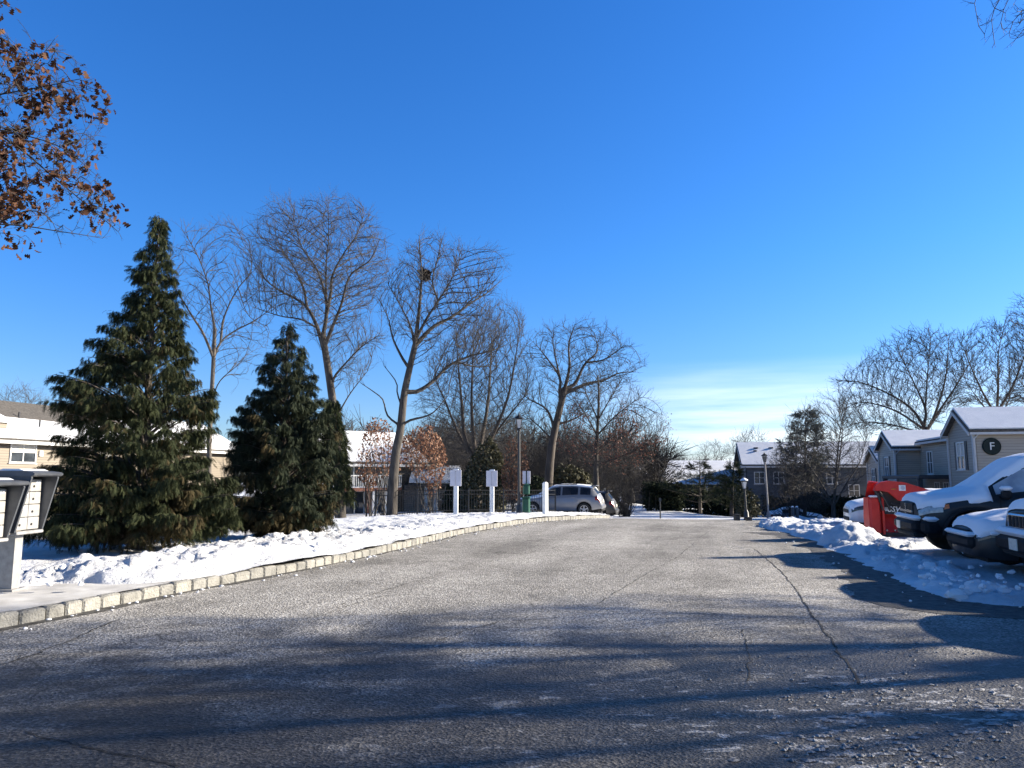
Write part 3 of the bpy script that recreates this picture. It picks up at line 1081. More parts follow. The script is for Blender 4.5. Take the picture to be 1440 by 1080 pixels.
class Skel:
    def __init__(self, step):
        self.step = step
        self.p, self.par, self.rmin = [], [], []

    def limb(self, pts, r0, r1, root=None):
        """pts: list of 3-d points; joins the nearest existing node unless it is the trunk"""
        pts = [np.array(q, float) for q in pts]
        if root is None and self.p:
            P_ = np.array(self.p)
            k = int(np.argmin(((P_ - pts[0]) ** 2).sum(1)))
            pts[0] = P_[k]
            prev = k
        else:
            prev = -1
        path = smooth_path(pts, self.step)
        for i, q in enumerate(path):
            if i == 0 and prev >= 0:
                continue
            self.p.append(q)
            self.par.append(prev)
            self.rmin.append(lerp(r0, r1, (i / (len(path) - 1)) ** .8))
            prev = len(self.p) - 1

    def grow(self, A, infl, kill, trop=(0, 0, .12), mom=.45, iters=140, seed=0, jit=.06, rad=.45):
        r = np.random.default_rng(seed)
        step = self.step
        P_ = np.array(self.p)
        par = list(self.par)
        rm = list(self.rmin)
        dirs = np.zeros_like(P_)
        for i, q in enumerate(par):
            if q >= 0:
                d = P_[i] - P_[q]
                dirs[i] = d / (np.linalg.norm(d) + 1e-9)
        A = np.array(A)
        best = np.full(len(A), 1e9)
        bi = np.zeros(len(A), int)
        for c0 in range(0, len(P_), 256):
            d2 = ((A[:, None] - P_[None, c0:c0 + 256]) ** 2).sum(2)
            k = d2.argmin(1)
            m = d2[np.arange(len(A)), k]
            u = m < best
            best[u], bi[u] = m[u], k[u] + c0
        kids = np.zeros(len(P_), int)
        trop = np.array(trop)
        c0 = P_[0] + .45 * (A.mean(0) - P_[0])
        ra_ = lambda q: (q - c0) / (np.linalg.norm(q - c0, axis=1)[:, None] + 1e-9)
        for it in range(iters):
            al = best > kill * kill
            A, best, bi = A[al], best[al], bi[al]
            act = best < infl * infl
            if not len(A) or not act.any():
                break
            acc = np.zeros_like(P_)
            v = A[act] - P_[bi[act]]
            v /= np.linalg.norm(v, axis=1)[:, None] + 1e-9
            np.add.at(acc, bi[act], v)
            g = np.unique(bi[act])
            g = g[kids[g] < 3]
            if not len(g):
                break
            d = acc[g]
            d /= np.linalg.norm(d, axis=1)[:, None] + 1e-9
            d = d + mom * dirs[g] + rad * ra_(P_[g]) + trop + r.normal(0, jit, d.shape)
            d /= np.linalg.norm(d, axis=1)[:, None] + 1e-9
            newp = P_[g] + step * d
            kids[g] += 1
            base = len(P_)
            P_ = np.vstack((P_, newp))
            dirs = np.vstack((dirs, d))
            kids = np.concatenate((kids, np.zeros(len(g), int)))
            par.extend(g.tolist())
            rm.extend([0.0] * len(g))
            d2 = ((A[:, None] - newp[None]) ** 2).sum(2)
            k = d2.argmin(1)
            m = d2[np.arange(len(A)), k]
            u = m < best
            best[u], bi[u] = m[u], k[u] + base
        self.P, self.par_a, self.rm, self.dirs = P_, np.array(par), np.array(rm), dirs

    def radii(self, tip=.008, e=2.35):
        n = len(self.P)
        acc = np.zeros(n)
        r = np.zeros(n)
        for i in range(n - 1, -1, -1):
            r[i] = max(tip, acc[i] ** (1 / e)) if acc[i] > 0 else tip
            r[i] = max(r[i], self.rm[i]) if self.rm[i] > 0 else r[i]
            if self.rm[i] > 0:
                r[i] = min(r[i], self.rm[i])
            q = self.par_a[i]
            if q >= 0:
                acc[q] += r[i] ** e
        self.r = r
        return r


def tubes(Pa, Pb, ra, rb, n):
    """one frustum per edge, all at once"""
    d = Pb - Pa
    d = d / (np.linalg.norm(d, axis=1)[:, None] + 1e-9)
    ref = np.array((0.31, 0.93, 0.17))
    u = np.cross(d, ref)
    u /= np.linalg.norm(u, axis=1)[:, None] + 1e-9
    w_ = np.cross(d, u)
    a = np.arange(n) * 2 * PI / n
    ring = np.cos(a)[None, :, None] * u[:, None] + np.sin(a)[None, :, None] * w_[:, None]
    va = Pa[:, None] + ring * ra[:, None, None]
    vb = Pb[:, None] + ring * rb[:, None, None]
    m = len(Pa)
    v = np.concatenate((va, vb), 1).reshape(-1, 3)
    k = np.arange(n)
    f = np.stack((k, (k + 1) % n, (k + 1) % n + n, k + n), 1)
    f = (f[None] + (np.arange(m) * 2 * n)[:, None, None]).reshape(-1, 4)
    return v, f


def merge(parts):
    vs, fs, o = [], [], 0
    for v, f in parts:
        if len(v):
            vs.append(v)
            fs.append(f + o)
            o += len(v)
    return np.vstack(vs), np.vstack(fs)


def twigs(nodes, dirs, n_per, ln, r0, seed, up=.18, spread=.42, seg=3):
    r = np.random.default_rng(seed)
    idx = np.repeat(np.arange(len(nodes)), n_per)
    p = nodes[idx]
    d = dirs[idx] * .8 + r.normal(0, spread, (len(idx), 3)) + np.array((0, 0, up))
    d /= np.linalg.norm(d, axis=1)[:, None]
    l_ = r.uniform(ln[0], ln[1], len(idx))
    out = []
    ends = []
    rad = np.full(len(idx), r0)
    for s_ in range(seg):
        q = p + d * (l_ / seg)[:, None]
        rb = rad * .75
        out.append(tubes(p, q, rad, rb, 3))
        # side twig
        if s_ < seg - 1:
            e = d + r.normal(0, .45, d.shape) + np.array((0, 0, up * .6))
            e /= np.linalg.norm(e, axis=1)[:, None]
            t = q + e * (l_ * r.uniform(.25, .5, len(l_)))[:, None]
            out.append(tubes(q, t, rb * .8, rb * .45, 3))
            ends.append(t)
        d = d + r.normal(0, .13, d.shape) + np.array((0, 0, up * .25))
        d /= np.linalg.norm(d, axis=1)[:, None]
        p, rad = q, rb
    ends.append(p)
    return merge(out), np.vstack(ends)


OAK = np.array([(0, 0), (.16, .05), (.22, .2), (.36, .10), (.44, .27), (.58, .13), (.68, .28), (.8, .12), (1, 0)])
_oak = np.vstack((OAK, OAK[::-1][1:-1] * (1, -1)))


def leaves(points, size, seed, hang=.6, lobed=False):
    """curled single leaves, each its own little folded sheet"""
    r = np.random.default_rng(seed)
    n = len(points)
    s_ = r.uniform(size * .6, size * 1.3, n)
    d = r.normal(0, 1, (n, 3))
    d[:, 2] -= hang * 1.6
    d /= np.linalg.norm(d, axis=1)[:, None]
    u = np.cross(d, r.normal(0, 1, (n, 3)))
    u /= np.linalg.norm(u, axis=1)[:, None]
    nn = np.cross(d, u)
    if lobed:
        tpl = np.concatenate((_oak, np.zeros((len(_oak), 1))), 1)
        tpl[:, 2] = np.abs(tpl[:, 1]) * .7 - tpl[:, 0] ** 2 * .35
        k = len(tpl)
        v = points[:, None] + s_[:, None, None] * (tpl[None, :, 0:1] * d[:, None] + tpl[None, :, 1:2] * u[:, None] + tpl[None, :, 2:3] * nn[:, None])
        # fan of quads from the midrib: pair upper and lower outline points
        h = len(OAK)
        f = []
        for i in range(h - 1):
            a, b = i, i + 1
            c = (k - i) % k
            e = (k - i - 1) % k
            if i == 0:
                f.append((0, 1, k - 1, k - 1))
            elif i == h - 2:
                f.append((a, b, c, c))
            else:
                f.append((a, b, e, c))
        f = np.array(f)
        tri = f[(f[:, 2] == f[:, 3])]
        quad = f[(f[:, 2] != f[:, 3])]
        f = quad
        f = (f[None] + (np.arange(n) * k)[:, None, None]).reshape(-1, 4)
        return v.reshape(-1, 3), f
    tpl = np.array(((0, 0, 0), (.5, .34, .12), (1, 0, -.1), (.5, -.34, .12)))
    v = points[:, None] + s_[:, None, None] * (tpl[None, :, 0:1] * d[:, None] + tpl[None, :, 1:2] * u[:, None] + tpl[None, :, 2:3] * nn[:, None])
    f = (np.arange(4)[None] + (np.arange(n) * 4)[:, None])
    return v.reshape(-1, 3), f


def in_poly(x, y, poly):
    ins = np.zeros(len(x), bool)
    j = len(poly) - 1
    for i in range(len(poly)):
        xi, yi = poly[i]
        xj, yj = poly[j]
        ins ^= ((yi > y) != (yj > y)) & (x < (xj - xi) * (y - yi) / (yj - yi + 1e-9) + xi)
        j = i
    return ins


def env_points(poly, D, n, depth, seed, shell=0.0):
    """points filling a crown whose outline at distance D is the polygon and whose depth follows its width"""
    r = np.random.default_rng(seed)
    pl = np.array(poly, float)
    out = []
    while len(out) < n:
        x = r.uniform(pl[:, 0].min(), pl[:, 0].max(), 4 * n)
        y = r.uniform(pl[:, 1].min(), pl[:, 1].max(), 4 * n)
        k = in_poly(x, y, poly)
        for px, py in zip(x[k], y[k]):
            xs = []
            for (ax, ay), (bx, by) in zip(poly, poly[1:] + poly[:1]):
                if (ay > py) != (by > py):
                    xs.append(ax + (bx - ax) * (py - ay) / (by - ay))
            if len(xs) < 2:
                continue
            lo, hi = min(xs), max(xs)
            c, hw = (lo + hi) / 2, (hi - lo) / 2
            t = math.sqrt(max(0, 1 - ((px - c) / hw) ** 2)) * hw / F * D * depth
            out.append(W(px, py, D) + np.array((0, r.uniform(-t, t), 0)))
            if len(out) >= n:
                break
    return np.array(out)


def finish_tree(root, sk, bark, twig, off, tip=.0105, thick=.05, tw=(2, (.35, .85), .007), tw_r=.022, seed=0, leaf=None, up=.25, sides=7, lean_leaf=None):
    r = sk.radii(tip)
    Pn = sk.P - off
    ch = np.nonzero(sk.par_a >= 0)[0]
    pa = sk.par_a[ch]
    ra = np.minimum(r[pa], r[ch] * 1.35)
    ra = np.where(sk.rm[ch] > 0, np.minimum(r[pa], r[ch] * 1.12 + .004), ra)
    big = r[ch] > thick
    tv, tf = tubes(Pn[pa[big]], Pn[ch[big]] + sk.dirs[ch[big]] * r[ch[big]][:, None] * .35, ra[big], r[ch[big]], sides)
    mesh_obj('trunk', tv, tf, bark, root, 'all')
    sm = ~big
    parts = [tubes(Pn[pa[sm]], Pn[ch[sm]], ra[sm], r[ch[sm]], 4)] if sm.any() else []
    sel = np.nonzero((r < tw_r) & (sk.par_a >= 0))[0]
    ends = None
    if tw[0] and len(sel):
        t, ends = twigs(Pn[sel], sk.dirs[sel], tw[0], tw[1], tw[2], seed, up)
        parts.append(t)
    v, f = merge(parts)
    crown = mesh_obj('crown', v, f, twig, root)
    if leaf:
        mat, frac, size, cond, lob, per = leaf
        rg = np.random.default_rng(seed + 3)
        pts = ends if ends is not None else Pn[sel]
        k = rg.random(len(pts)) < frac
        if cond is not None:
            k &= np.array([cond(q + off) for q in pts])
        pts = np.repeat(pts[k], per, 0)
        pts = pts + rg.normal(0, size * (.55 if lob else .9), pts.shape)
        lv, lf = leaves(pts, size, seed + 5, lobed=lob)
        mesh_obj('leaves', lv, lf, mat, root)
    return crown


def px_tree(name, label, D, base, limbs, env, n=1500, step=.28, infl=3.2, kill=.5, depth=.8, bark='bark', twig='twig', seed=1, group=None, trop=(0, 0, .14), cat='tree', spread=.5, ground=None, **kw):
    """a tree whose limbs were laid out at distance D; the limbs also lean nearer and farther"""
    r = np.random.default_rng(seed)
    b = W(base[0], base[1], D)
    gzv = gz(b[0], b[1]) if ground is None else ground
    b[2] = gzv - .1
    root = thing(name, label, cat, (b[0], b[1], gzv), 0, group)
    sk = Skel(step)
    for i, (pts, r0, r1) in enumerate(limbs):
        q = [W(x, y, D) for x, y in pts]
        if i == 0:
            q = [b] + q
            sk.limb(q, r0 * .78, r1 * .78, root=True)
        else:
            ln = np.linalg.norm(q[-1] - q[0])
            k = r.uniform(-spread, spread) * ln
            q = [p + np.array((0, k * (j / (len(q) - 1)) ** 1.2, 0)) for j, p in enumerate(q)]
            # follow the parent limb's own depth where this one leaves it
            P_ = np.array(sk.p)
            d2 = ((P_[:, [0, 2]] - q[0][[0, 2]]) ** 2).sum(1)
            j0 = int(d2.argmin())
            dy = P_[j0, 1] - q[0][1]
            q = [p + np.array((0, dy, 0)) for p in q]
            sk.limb(q, r0 * .86, max(r1 * .7, .012) if step > .2 else min(r1 * .6, .004))
    A = env_points(env, D, int(n * 2.0), depth, seed)
    sk.grow(A, infl, kill * .8, trop, seed=seed)
    finish_tree(root, sk, M[bark], M[twig], np.array((b[0], b[1], gzv)), seed=seed, **kw)
    return root


# slim pale tree between the two cypresses
px_tree('bare_tree', 'slim pale bare tree rising between the two big evergreens', 38, (293, 728),
        [([(294, 650), (295, 607), (300, 511), (302, 463)], .19, .12),
         ([(300, 505), (290, 470), (281, 449), (257, 400), (247, 367)], .09, .03),
         ([(302, 463), (299, 430), (298, 400), (286, 362), (271, 333)], .08, .02),
         ([(300, 500), (308, 480), (324, 463), (353, 444), (380, 418)], .08, .02),
         ([(305, 480), (312, 444), (329, 405), (348, 376), (345, 335)], .08, .02),
         ([(295, 570), (305, 552), (319, 535), (348, 516)], .06, .02),
         ([(329, 405), (345, 470), (367, 501)][:1] + [(345, 440), (367, 455)], .04, .02)],
        [(245, 420), (240, 360), (262, 325), (300, 318), (350, 322), (362, 370), (375, 410), (390, 430), (370, 500), (330, 545), (305, 520), (270, 460)],
        n=750, step=.3, bark='bark_pale', twig='twig', seed=3, tw=(1, (.4, .9), .007))

# tall ivy-clad tree right of the second cypress
treeB = px_tree('bare_tree', 'tallest bare tree with ivy on its trunk, right of the smaller evergreen', 36, (480, 732),
        [([(477, 690), (473, 640), (470, 585), (465, 545), (458.5, 502), (454, 473)], .36, .20),
         ([(458, 500), (444, 458), (429, 431), (410, 415), (384, 401), (361, 384), (346, 369)], .15, .03),
         ([(429, 431), (420, 398), (402, 363), (384, 339), (378, 318)], .09, .02),
         ([(455, 475), (458.5, 446), (458, 419), (445, 378), (426, 351), (414, 318)], .13, .02),
         ([(458.5, 446), (466, 413), (470, 390), (488, 360), (506, 339), (518, 312)], .11, .02),
         ([(457, 485), (470, 461), (485, 434), (500, 398), (530, 381), (546, 358)], .12, .02),
         ([(465, 545), (471, 530), (485, 514), (509, 490), (534, 474)], .09, .02),
         ([(470, 586), (477, 580), (494, 553), (518, 523)], .06, .02),
         ([(458, 419), (462, 380), (470, 340), (474, 305)], .07, .02),
         ([(444, 458), (425, 450), (400, 448), (370, 440)], .06, .02)],
        [(345, 372), (375, 305), (400, 290), (450, 298), (520, 295), (545, 350), (548, 380), (535, 430), (505, 445), (540, 480), (515, 535), (482, 560), (462, 530), (440, 480), (395, 442), (350, 425)],
        n=2500, step=.26, kill=.42, seed=5, tw=(2, (.35, .85), .0065), tw_r=.02)

# tree with the leaf nest
treeC = px_tree('bare_tree', 'tall leaning bare tree holding a dark leaf nest near its top', 33, (551, 734),
        [([(552, 690), (556, 640), (562, 609), (564, 594), (568, 556), (574, 526), (583, 487)], .33, .17),
         ([(583, 487), (589, 446), (593, 410), (595, 387), (592, 345)], .13, .03),
         ([(584, 487), (607, 458), (633, 440), (660, 416), (684, 396), (705, 372)], .13, .02),
         ([(586, 478), (600, 450), (616, 428), (636, 398), (651, 366)], .09, .02),
         ([(569, 552), (586, 550), (607, 535), (630, 511), (660, 496), (690, 487), (713, 476)], .13, .025),
         ([(640, 507), (666, 511), (696, 508)], .06, .02),
         ([(574, 522), (565, 502), (553, 476), (547, 449), (536, 426)], .09, .02),
         ([(583, 487), (577, 458), (559, 422), (547, 402)], .08, .02),
         ([(566, 572), (559, 553), (558, 538), (541, 515)], .06, .02),
         ([(563, 600), (546, 585), (541, 564), (533, 556), (513, 542)], .07, .02),
         ([(563, 598), (577, 591), (607, 582), (630, 557)], .08, .02),
         ([(616, 428), (610, 400), (618, 370), (625, 345)], .06, .02)],
        [(535, 430), (545, 400), (560, 380), (575, 345), (600, 338), (640, 355), (665, 375), (690, 360), (708, 376), (700, 400), (680, 430), (715, 475), (690, 512), (640, 525), (600, 560), (590, 500), (575, 480), (550, 480)],
        n=2000, step=.26, kill=.42, seed=8, bark='bark', tw=(2, (.3, .8), .0065), tw_r=.02)

# clustered upright trees behind the signs
px_tree('bare_tree', 'dense many-stemmed bare tree behind the two white signs', 50, (670, 724),
        [([(670, 690), (670, 652)], .5, .4),
         ([(670, 655), (655, 620), (650, 560), (645, 490)], .22, .03),
         ([(670, 655), (676, 620), (685, 560), (690, 480), (700, 440)], .22, .03),
         ([(670, 655), (666, 610), (665, 560), (670, 470)], .20, .03),
         ([(670, 655), (690, 620), (715, 560), (730, 480)], .20, .03),
         ([(670, 655), (645, 610), (625, 560), (610, 530)], .18, .03),
         ([(676, 640), (705, 600), (738, 560)], .14, .03)],
        [(600, 620), (590, 565), (622, 500), (650, 462), (690, 433), (730, 445), (748, 490), (747, 560), (735, 625), (670, 660)],
        n=2600, step=.34, infl=3.6, kill=.55, seed=12, bark='bark_dark', twig='twig', trop=(0, 0, .25), tw=(2, (.5, 1.2), .009), tw_r=.03, depth=.7)

# crooked spreading oak
px_tree('bare_tree', 'dark crooked bare oak spreading above the silver SUV', 48, (769, 726),
        [([(771, 690), (773, 655), (778, 615), (787, 576), (794, 547)], .42, .25),
         ([(794, 547), (809, 539), (823, 511), (841, 492), (838, 465)], .17, .03),
         ([(794, 552), (812, 545), (827, 538), (852, 532), (874, 521), (899, 518)], .17, .03),
         ([(788, 572), (787, 550), (787, 532), (773, 511), (755, 489)], .16, .03),
         ([(794, 547), (800, 518), (798, 489), (805, 465)], .15, .03),
         ([(777, 606), (769, 576), (744, 561), (733, 552)], .13, .03),
         ([(775, 622), (758, 600), (745, 590)], .10, .03),
         ([(782, 597), (805, 590), (827, 578)], .12, .03),
         ([(823, 511), (850, 505), (872, 490)], .09, .02),
         ([(787, 532), (780, 500), (775, 470)], .09, .02)],
        [(733, 560), (738, 490), (765, 460), (800, 466), (845, 458), (870, 480), (903, 520), (880, 542), (845, 560), (832, 592), (790, 590), (745, 610)],
        n=1700, step=.34, infl=3.6, kill=.6, seed=15, bark='bark_dark', twig='twig_dark', trop=(0, 0, .06), tw=(2, (.35, .85), .009), tw_r=.03)

# round tree with clinging red-brown leaves on its lower boughs
px_tree('oak_tree', 'round fine-branched tree keeping red-brown leaves on its lower boughs', 45, (839, 728),
        [([(839, 690), (838, 650), (840, 610), (842, 560), (841, 528)], .27, .05),
         ([(839, 640), (815, 620), (797, 600)], .07, .02),
         ([(839, 635), (870, 618), (910, 602)], .07, .02),
         ([(840, 615), (865, 585), (895, 562)], .07, .02),
         ([(840, 612), (820, 580), (803, 560)], .07, .02),
         ([(841, 590), (858, 560), (872, 535)], .06, .02),
         ([(841, 590), (828, 560), (820, 540)], .06, .02),
         ([(839, 655), (880, 640), (925, 622)], .07, .02),
         ([(839, 655), (815, 648), (795, 640)], .06, .02)],
        [(790, 610), (798, 560), (825, 528), (858, 526), (900, 555), (926, 590), (936, 622), (905, 648), (850, 662), (800, 648)],
        n=1500, step=.3, infl=3, kill=.55, seed=19, bark='bark', twig='twig_dark', trop=(0, 0, .12), tw=(2, (.4, .9), .008), tw_r=.022,
        leaf=(M['red_leaf'], .32, .10, lambda q: q[2] < 5.0 + 1.2 * math.sin(q[0] * 2.1), False, 2))

# vase-shaped trees beyond the grey building
px_tree('bare_tree', 'wide vase-shaped bare tree behind the grey building roofs', 78, (1304, 735),
        [([(1303, 670), (1303, 606)], .5, .42),
         ([(1302, 606), (1285, 575), (1256, 553), (1220, 536), (1189, 531)], .2, .03),
         ([(1303, 600), (1304, 575), (1290, 536), (1276, 500)], .2, .03),
         ([(1304, 604), (1308, 584), (1314, 536), (1309, 486)], .2, .03),
         ([(1304, 606), (1314, 580), (1328, 548), (1343, 510)], .2, .03),
         ([(1301, 608), (1261, 577), (1220, 565), (1194, 573)], .18, .03),
         ([(1300, 612), (1265, 598), (1225, 592), (1200, 600)], .15, .03),
         ([(1304, 575), (1300, 530), (1296, 480)], .12, .03)],
        [(1185, 600), (1184, 540), (1225, 500), (1262, 475), (1310, 466), (1345, 480), (1353, 520), (1345, 570), (1310, 610), (1250, 615)],
        n=2000, step=.5, infl=5.5, kill=.85, seed=23, bark='bark_dark', twig='twig_dark', trop=(0, 0, .16), tw=(2, (.6, 1.4), .018), tip=.014, tw_r=.04, thick=.09)
px_tree('bare_tree', 'upright bare tree behind the gable of the grey building', 80, (1402, 735),
        [([(1402, 670), (1402, 580)], .45, .35),
         ([(1402, 585), (1385, 550), (1372, 510), (1365, 478)], .18, .03),
         ([(1402, 582), (1400, 540), (1395, 500), (1398, 462)], .18, .03),
         ([(1402, 582), (1415, 545), (1422, 500), (1427, 455)], .18, .03),
         ([(1402, 590), (1375, 565), (1352, 540)], .14, .03),
         ([(1402, 590), (1428, 560), (1442, 530)], .14, .03)],
        [(1340, 575), (1345, 510), (1362, 470), (1395, 457), (1425, 448), (1444, 480), (1446, 575)],
        n=1500, step=.5, infl=5.5, kill=.85, seed=27, bark='bark_dark', twig='twig_dark', trop=(0, 0, .16), tw=(2, (.6, 1.3), .018), tip=.014, tw_r=.04, thick=.09)
px_tree('bare_tree', 'taller bare tree cut by the right edge of the picture', 74, (1462, 735),
        [([(1462, 660), (1460, 560)], .5, .38),
         ([(1460, 565), (1448, 510), (1438, 440)], .2, .03),
         ([(1460, 565), (1465, 500), (1470, 420)], .2, .03),
         ([(1460, 560), (1490, 510), (1510, 450)], .2, .03),
         ([(1460, 575), (1440, 550), (1420, 530)], .14, .03)],
        [(1418, 570), (1424, 470), (1434, 430), (1480, 395), (1520, 460), (1515, 570)],
        n=1500, step=.5, infl=5.5, kill=.85, seed=29, bark='bark_dark', twig='twig_dark', trop=(0, 0, .16), tw=(2, (.6, 1.3), .018), tip=.014, tw_r=.04, thick=.09)

# many-stemmed small tree in front of the far house
px_tree('bare_tree', 'pale many-stemmed bare tree in front of the far dark house', 52, (1172, 733),
        [([(1172, 722), (1172, 712)], .2, .18),
         ([(1172, 712), (1160, 680), (1140, 640), (1122, 600)], .09, .02),
         ([(1172, 712), (1168, 670), (1165, 610), (1166, 566)], .10, .02),
         ([(1172, 712), (1180, 670), (1190, 620), (1198, 572)], .10, .02),
         ([(1172, 712), (1190, 680), (1208, 650), (1218, 610)], .08, .02),
         ([(1172, 712), (1150, 690), (1120, 670), (1100, 660)], .07, .02)],
        [(1092, 655), (1112, 600), (1140, 575), (1165, 560), (1200, 568), (1222, 612), (1212, 680), (1172, 705), (1110, 690)],
        n=1300, step=.32, infl=3.2, kill=.6, seed=31, bark='bark', twig='twig', trop=(0, 0, .25), tw=(2, (.5, 1.1), .008), tw_r=.03)

# far trees seen over roofs
FAR = 'bare trees standing far behind the houses'
for i, (px, py, D, wpx, hpx, lab) in enumerate(((30, 600, 120, 70, 55, 'thin bare tree showing behind the dark roof at the far left'),
                                                (945, 660, 150, 34, 34, 'small far bare tree left of the snowy ridge behind the low house'),
                                                (1002, 660, 140, 44, 36, 'rounded far tree above the low house roof'),
                                                (1040, 655, 135, 44, 42, 'far bare tree touching the tall snowy roof'),
                                                (1058, 640, 160, 40, 34, 'far bare tree standing up behind the tall snowy roof ridge'),
                                                (905, 660, 130, 50, 40, 'far bare tree at the edge of the brown bush'))):
    e = [(px - wpx * .5, py - hpx * .35), (px - wpx * .38, py - hpx * .75), (px, py - hpx), (px + wpx * .38, py - hpx * .78), (px + wpx * .5, py - hpx * .35), (px, py - 2)]
    px_tree('bare_tree', lab, D, (px, 715), [([(px, py + 6), (px, py - hpx * .25)], .3, .2), ([(px, py - 4), (px - wpx * .2, py - hpx * .55)], .14, .04), ([(px, py - 4), (px + wpx * .22, py - hpx * .6)], .14, .04)],
            e, n=420, step=.8, infl=8, kill=1.1, seed=60 + i, bark='bark_dark', twig='twig', tw=(2, (1.0, 2.2), .02), tw_r=.06, thick=.12, group=FAR)


# ------------------------------------------------------------------ evergreens
def frond_template(kind, r):
    """flat spray: a midrib with paired narrow blades, drooping toward the tip"""
    q = []
    n = 7 if kind == 'spray' else 5
    for i in range(n):
        t = (i + .6) / n
        for sgn in (-1, 1):
            a = sgn * math.radians(26 + 16 * r.random())
            ln = (.36 if kind == 'spray' else .30) * (1 - .55 * t) + .07
            wd = .026 if kind == 'spray' else .03
            b = np.array((t * .85, 0, -.30 * t * t))
            e = b + ln * np.array((math.cos(a), math.sin(a), -.30))
            m = (b + e) / 2
            side = np.array((-math.sin(a), math.cos(a), 0)) * wd
            q.append((b, m + side, e, m - side))
    b, e = np.array((0, 0, 0)), np.array((1.0, 0, -.42))
    m = np.array((.5, 0, -.06))
    q.append((b, m + (0, .035, 0), e, m - (0, .035, 0)))
    return np.array(q)          # (k, 4, 3)


def place_fronds(pos, dirs, size, seed, kind='spray', roll=1.2):
    r = np.random.default_rng(seed)
    tpl = frond_template(kind, r)
    k = len(tpl)
    n = len(pos)
    d = dirs / (np.linalg.norm(dirs, axis=1)[:, None] + 1e-9)
    up = np.array((0, 0, 1.0))
    s_ = np.cross(up, d)
    s_ /= np.linalg.norm(s_, axis=1)[:, None] + 1e-9
    u = np.cross(d, s_)
    a = r.normal(0, roll, n)
    s2 = np.cos(a)[:, None] * s_ + np.sin(a)[:, None] * u
    u2 = -np.sin(a)[:, None] * s_ + np.cos(a)[:, None] * u
    T = tpl.reshape(-1, 3)
    v = pos[:, None] + size[:, None, None] * (T[None, :, 0:1] * d[:, None] + T[None, :, 1:2] * s2[:, None] + T[None, :, 2:3] * u2[:, None])
    f = np.arange(n * k * 4).reshape(-1, 4)
    return v.reshape(-1, 3), f


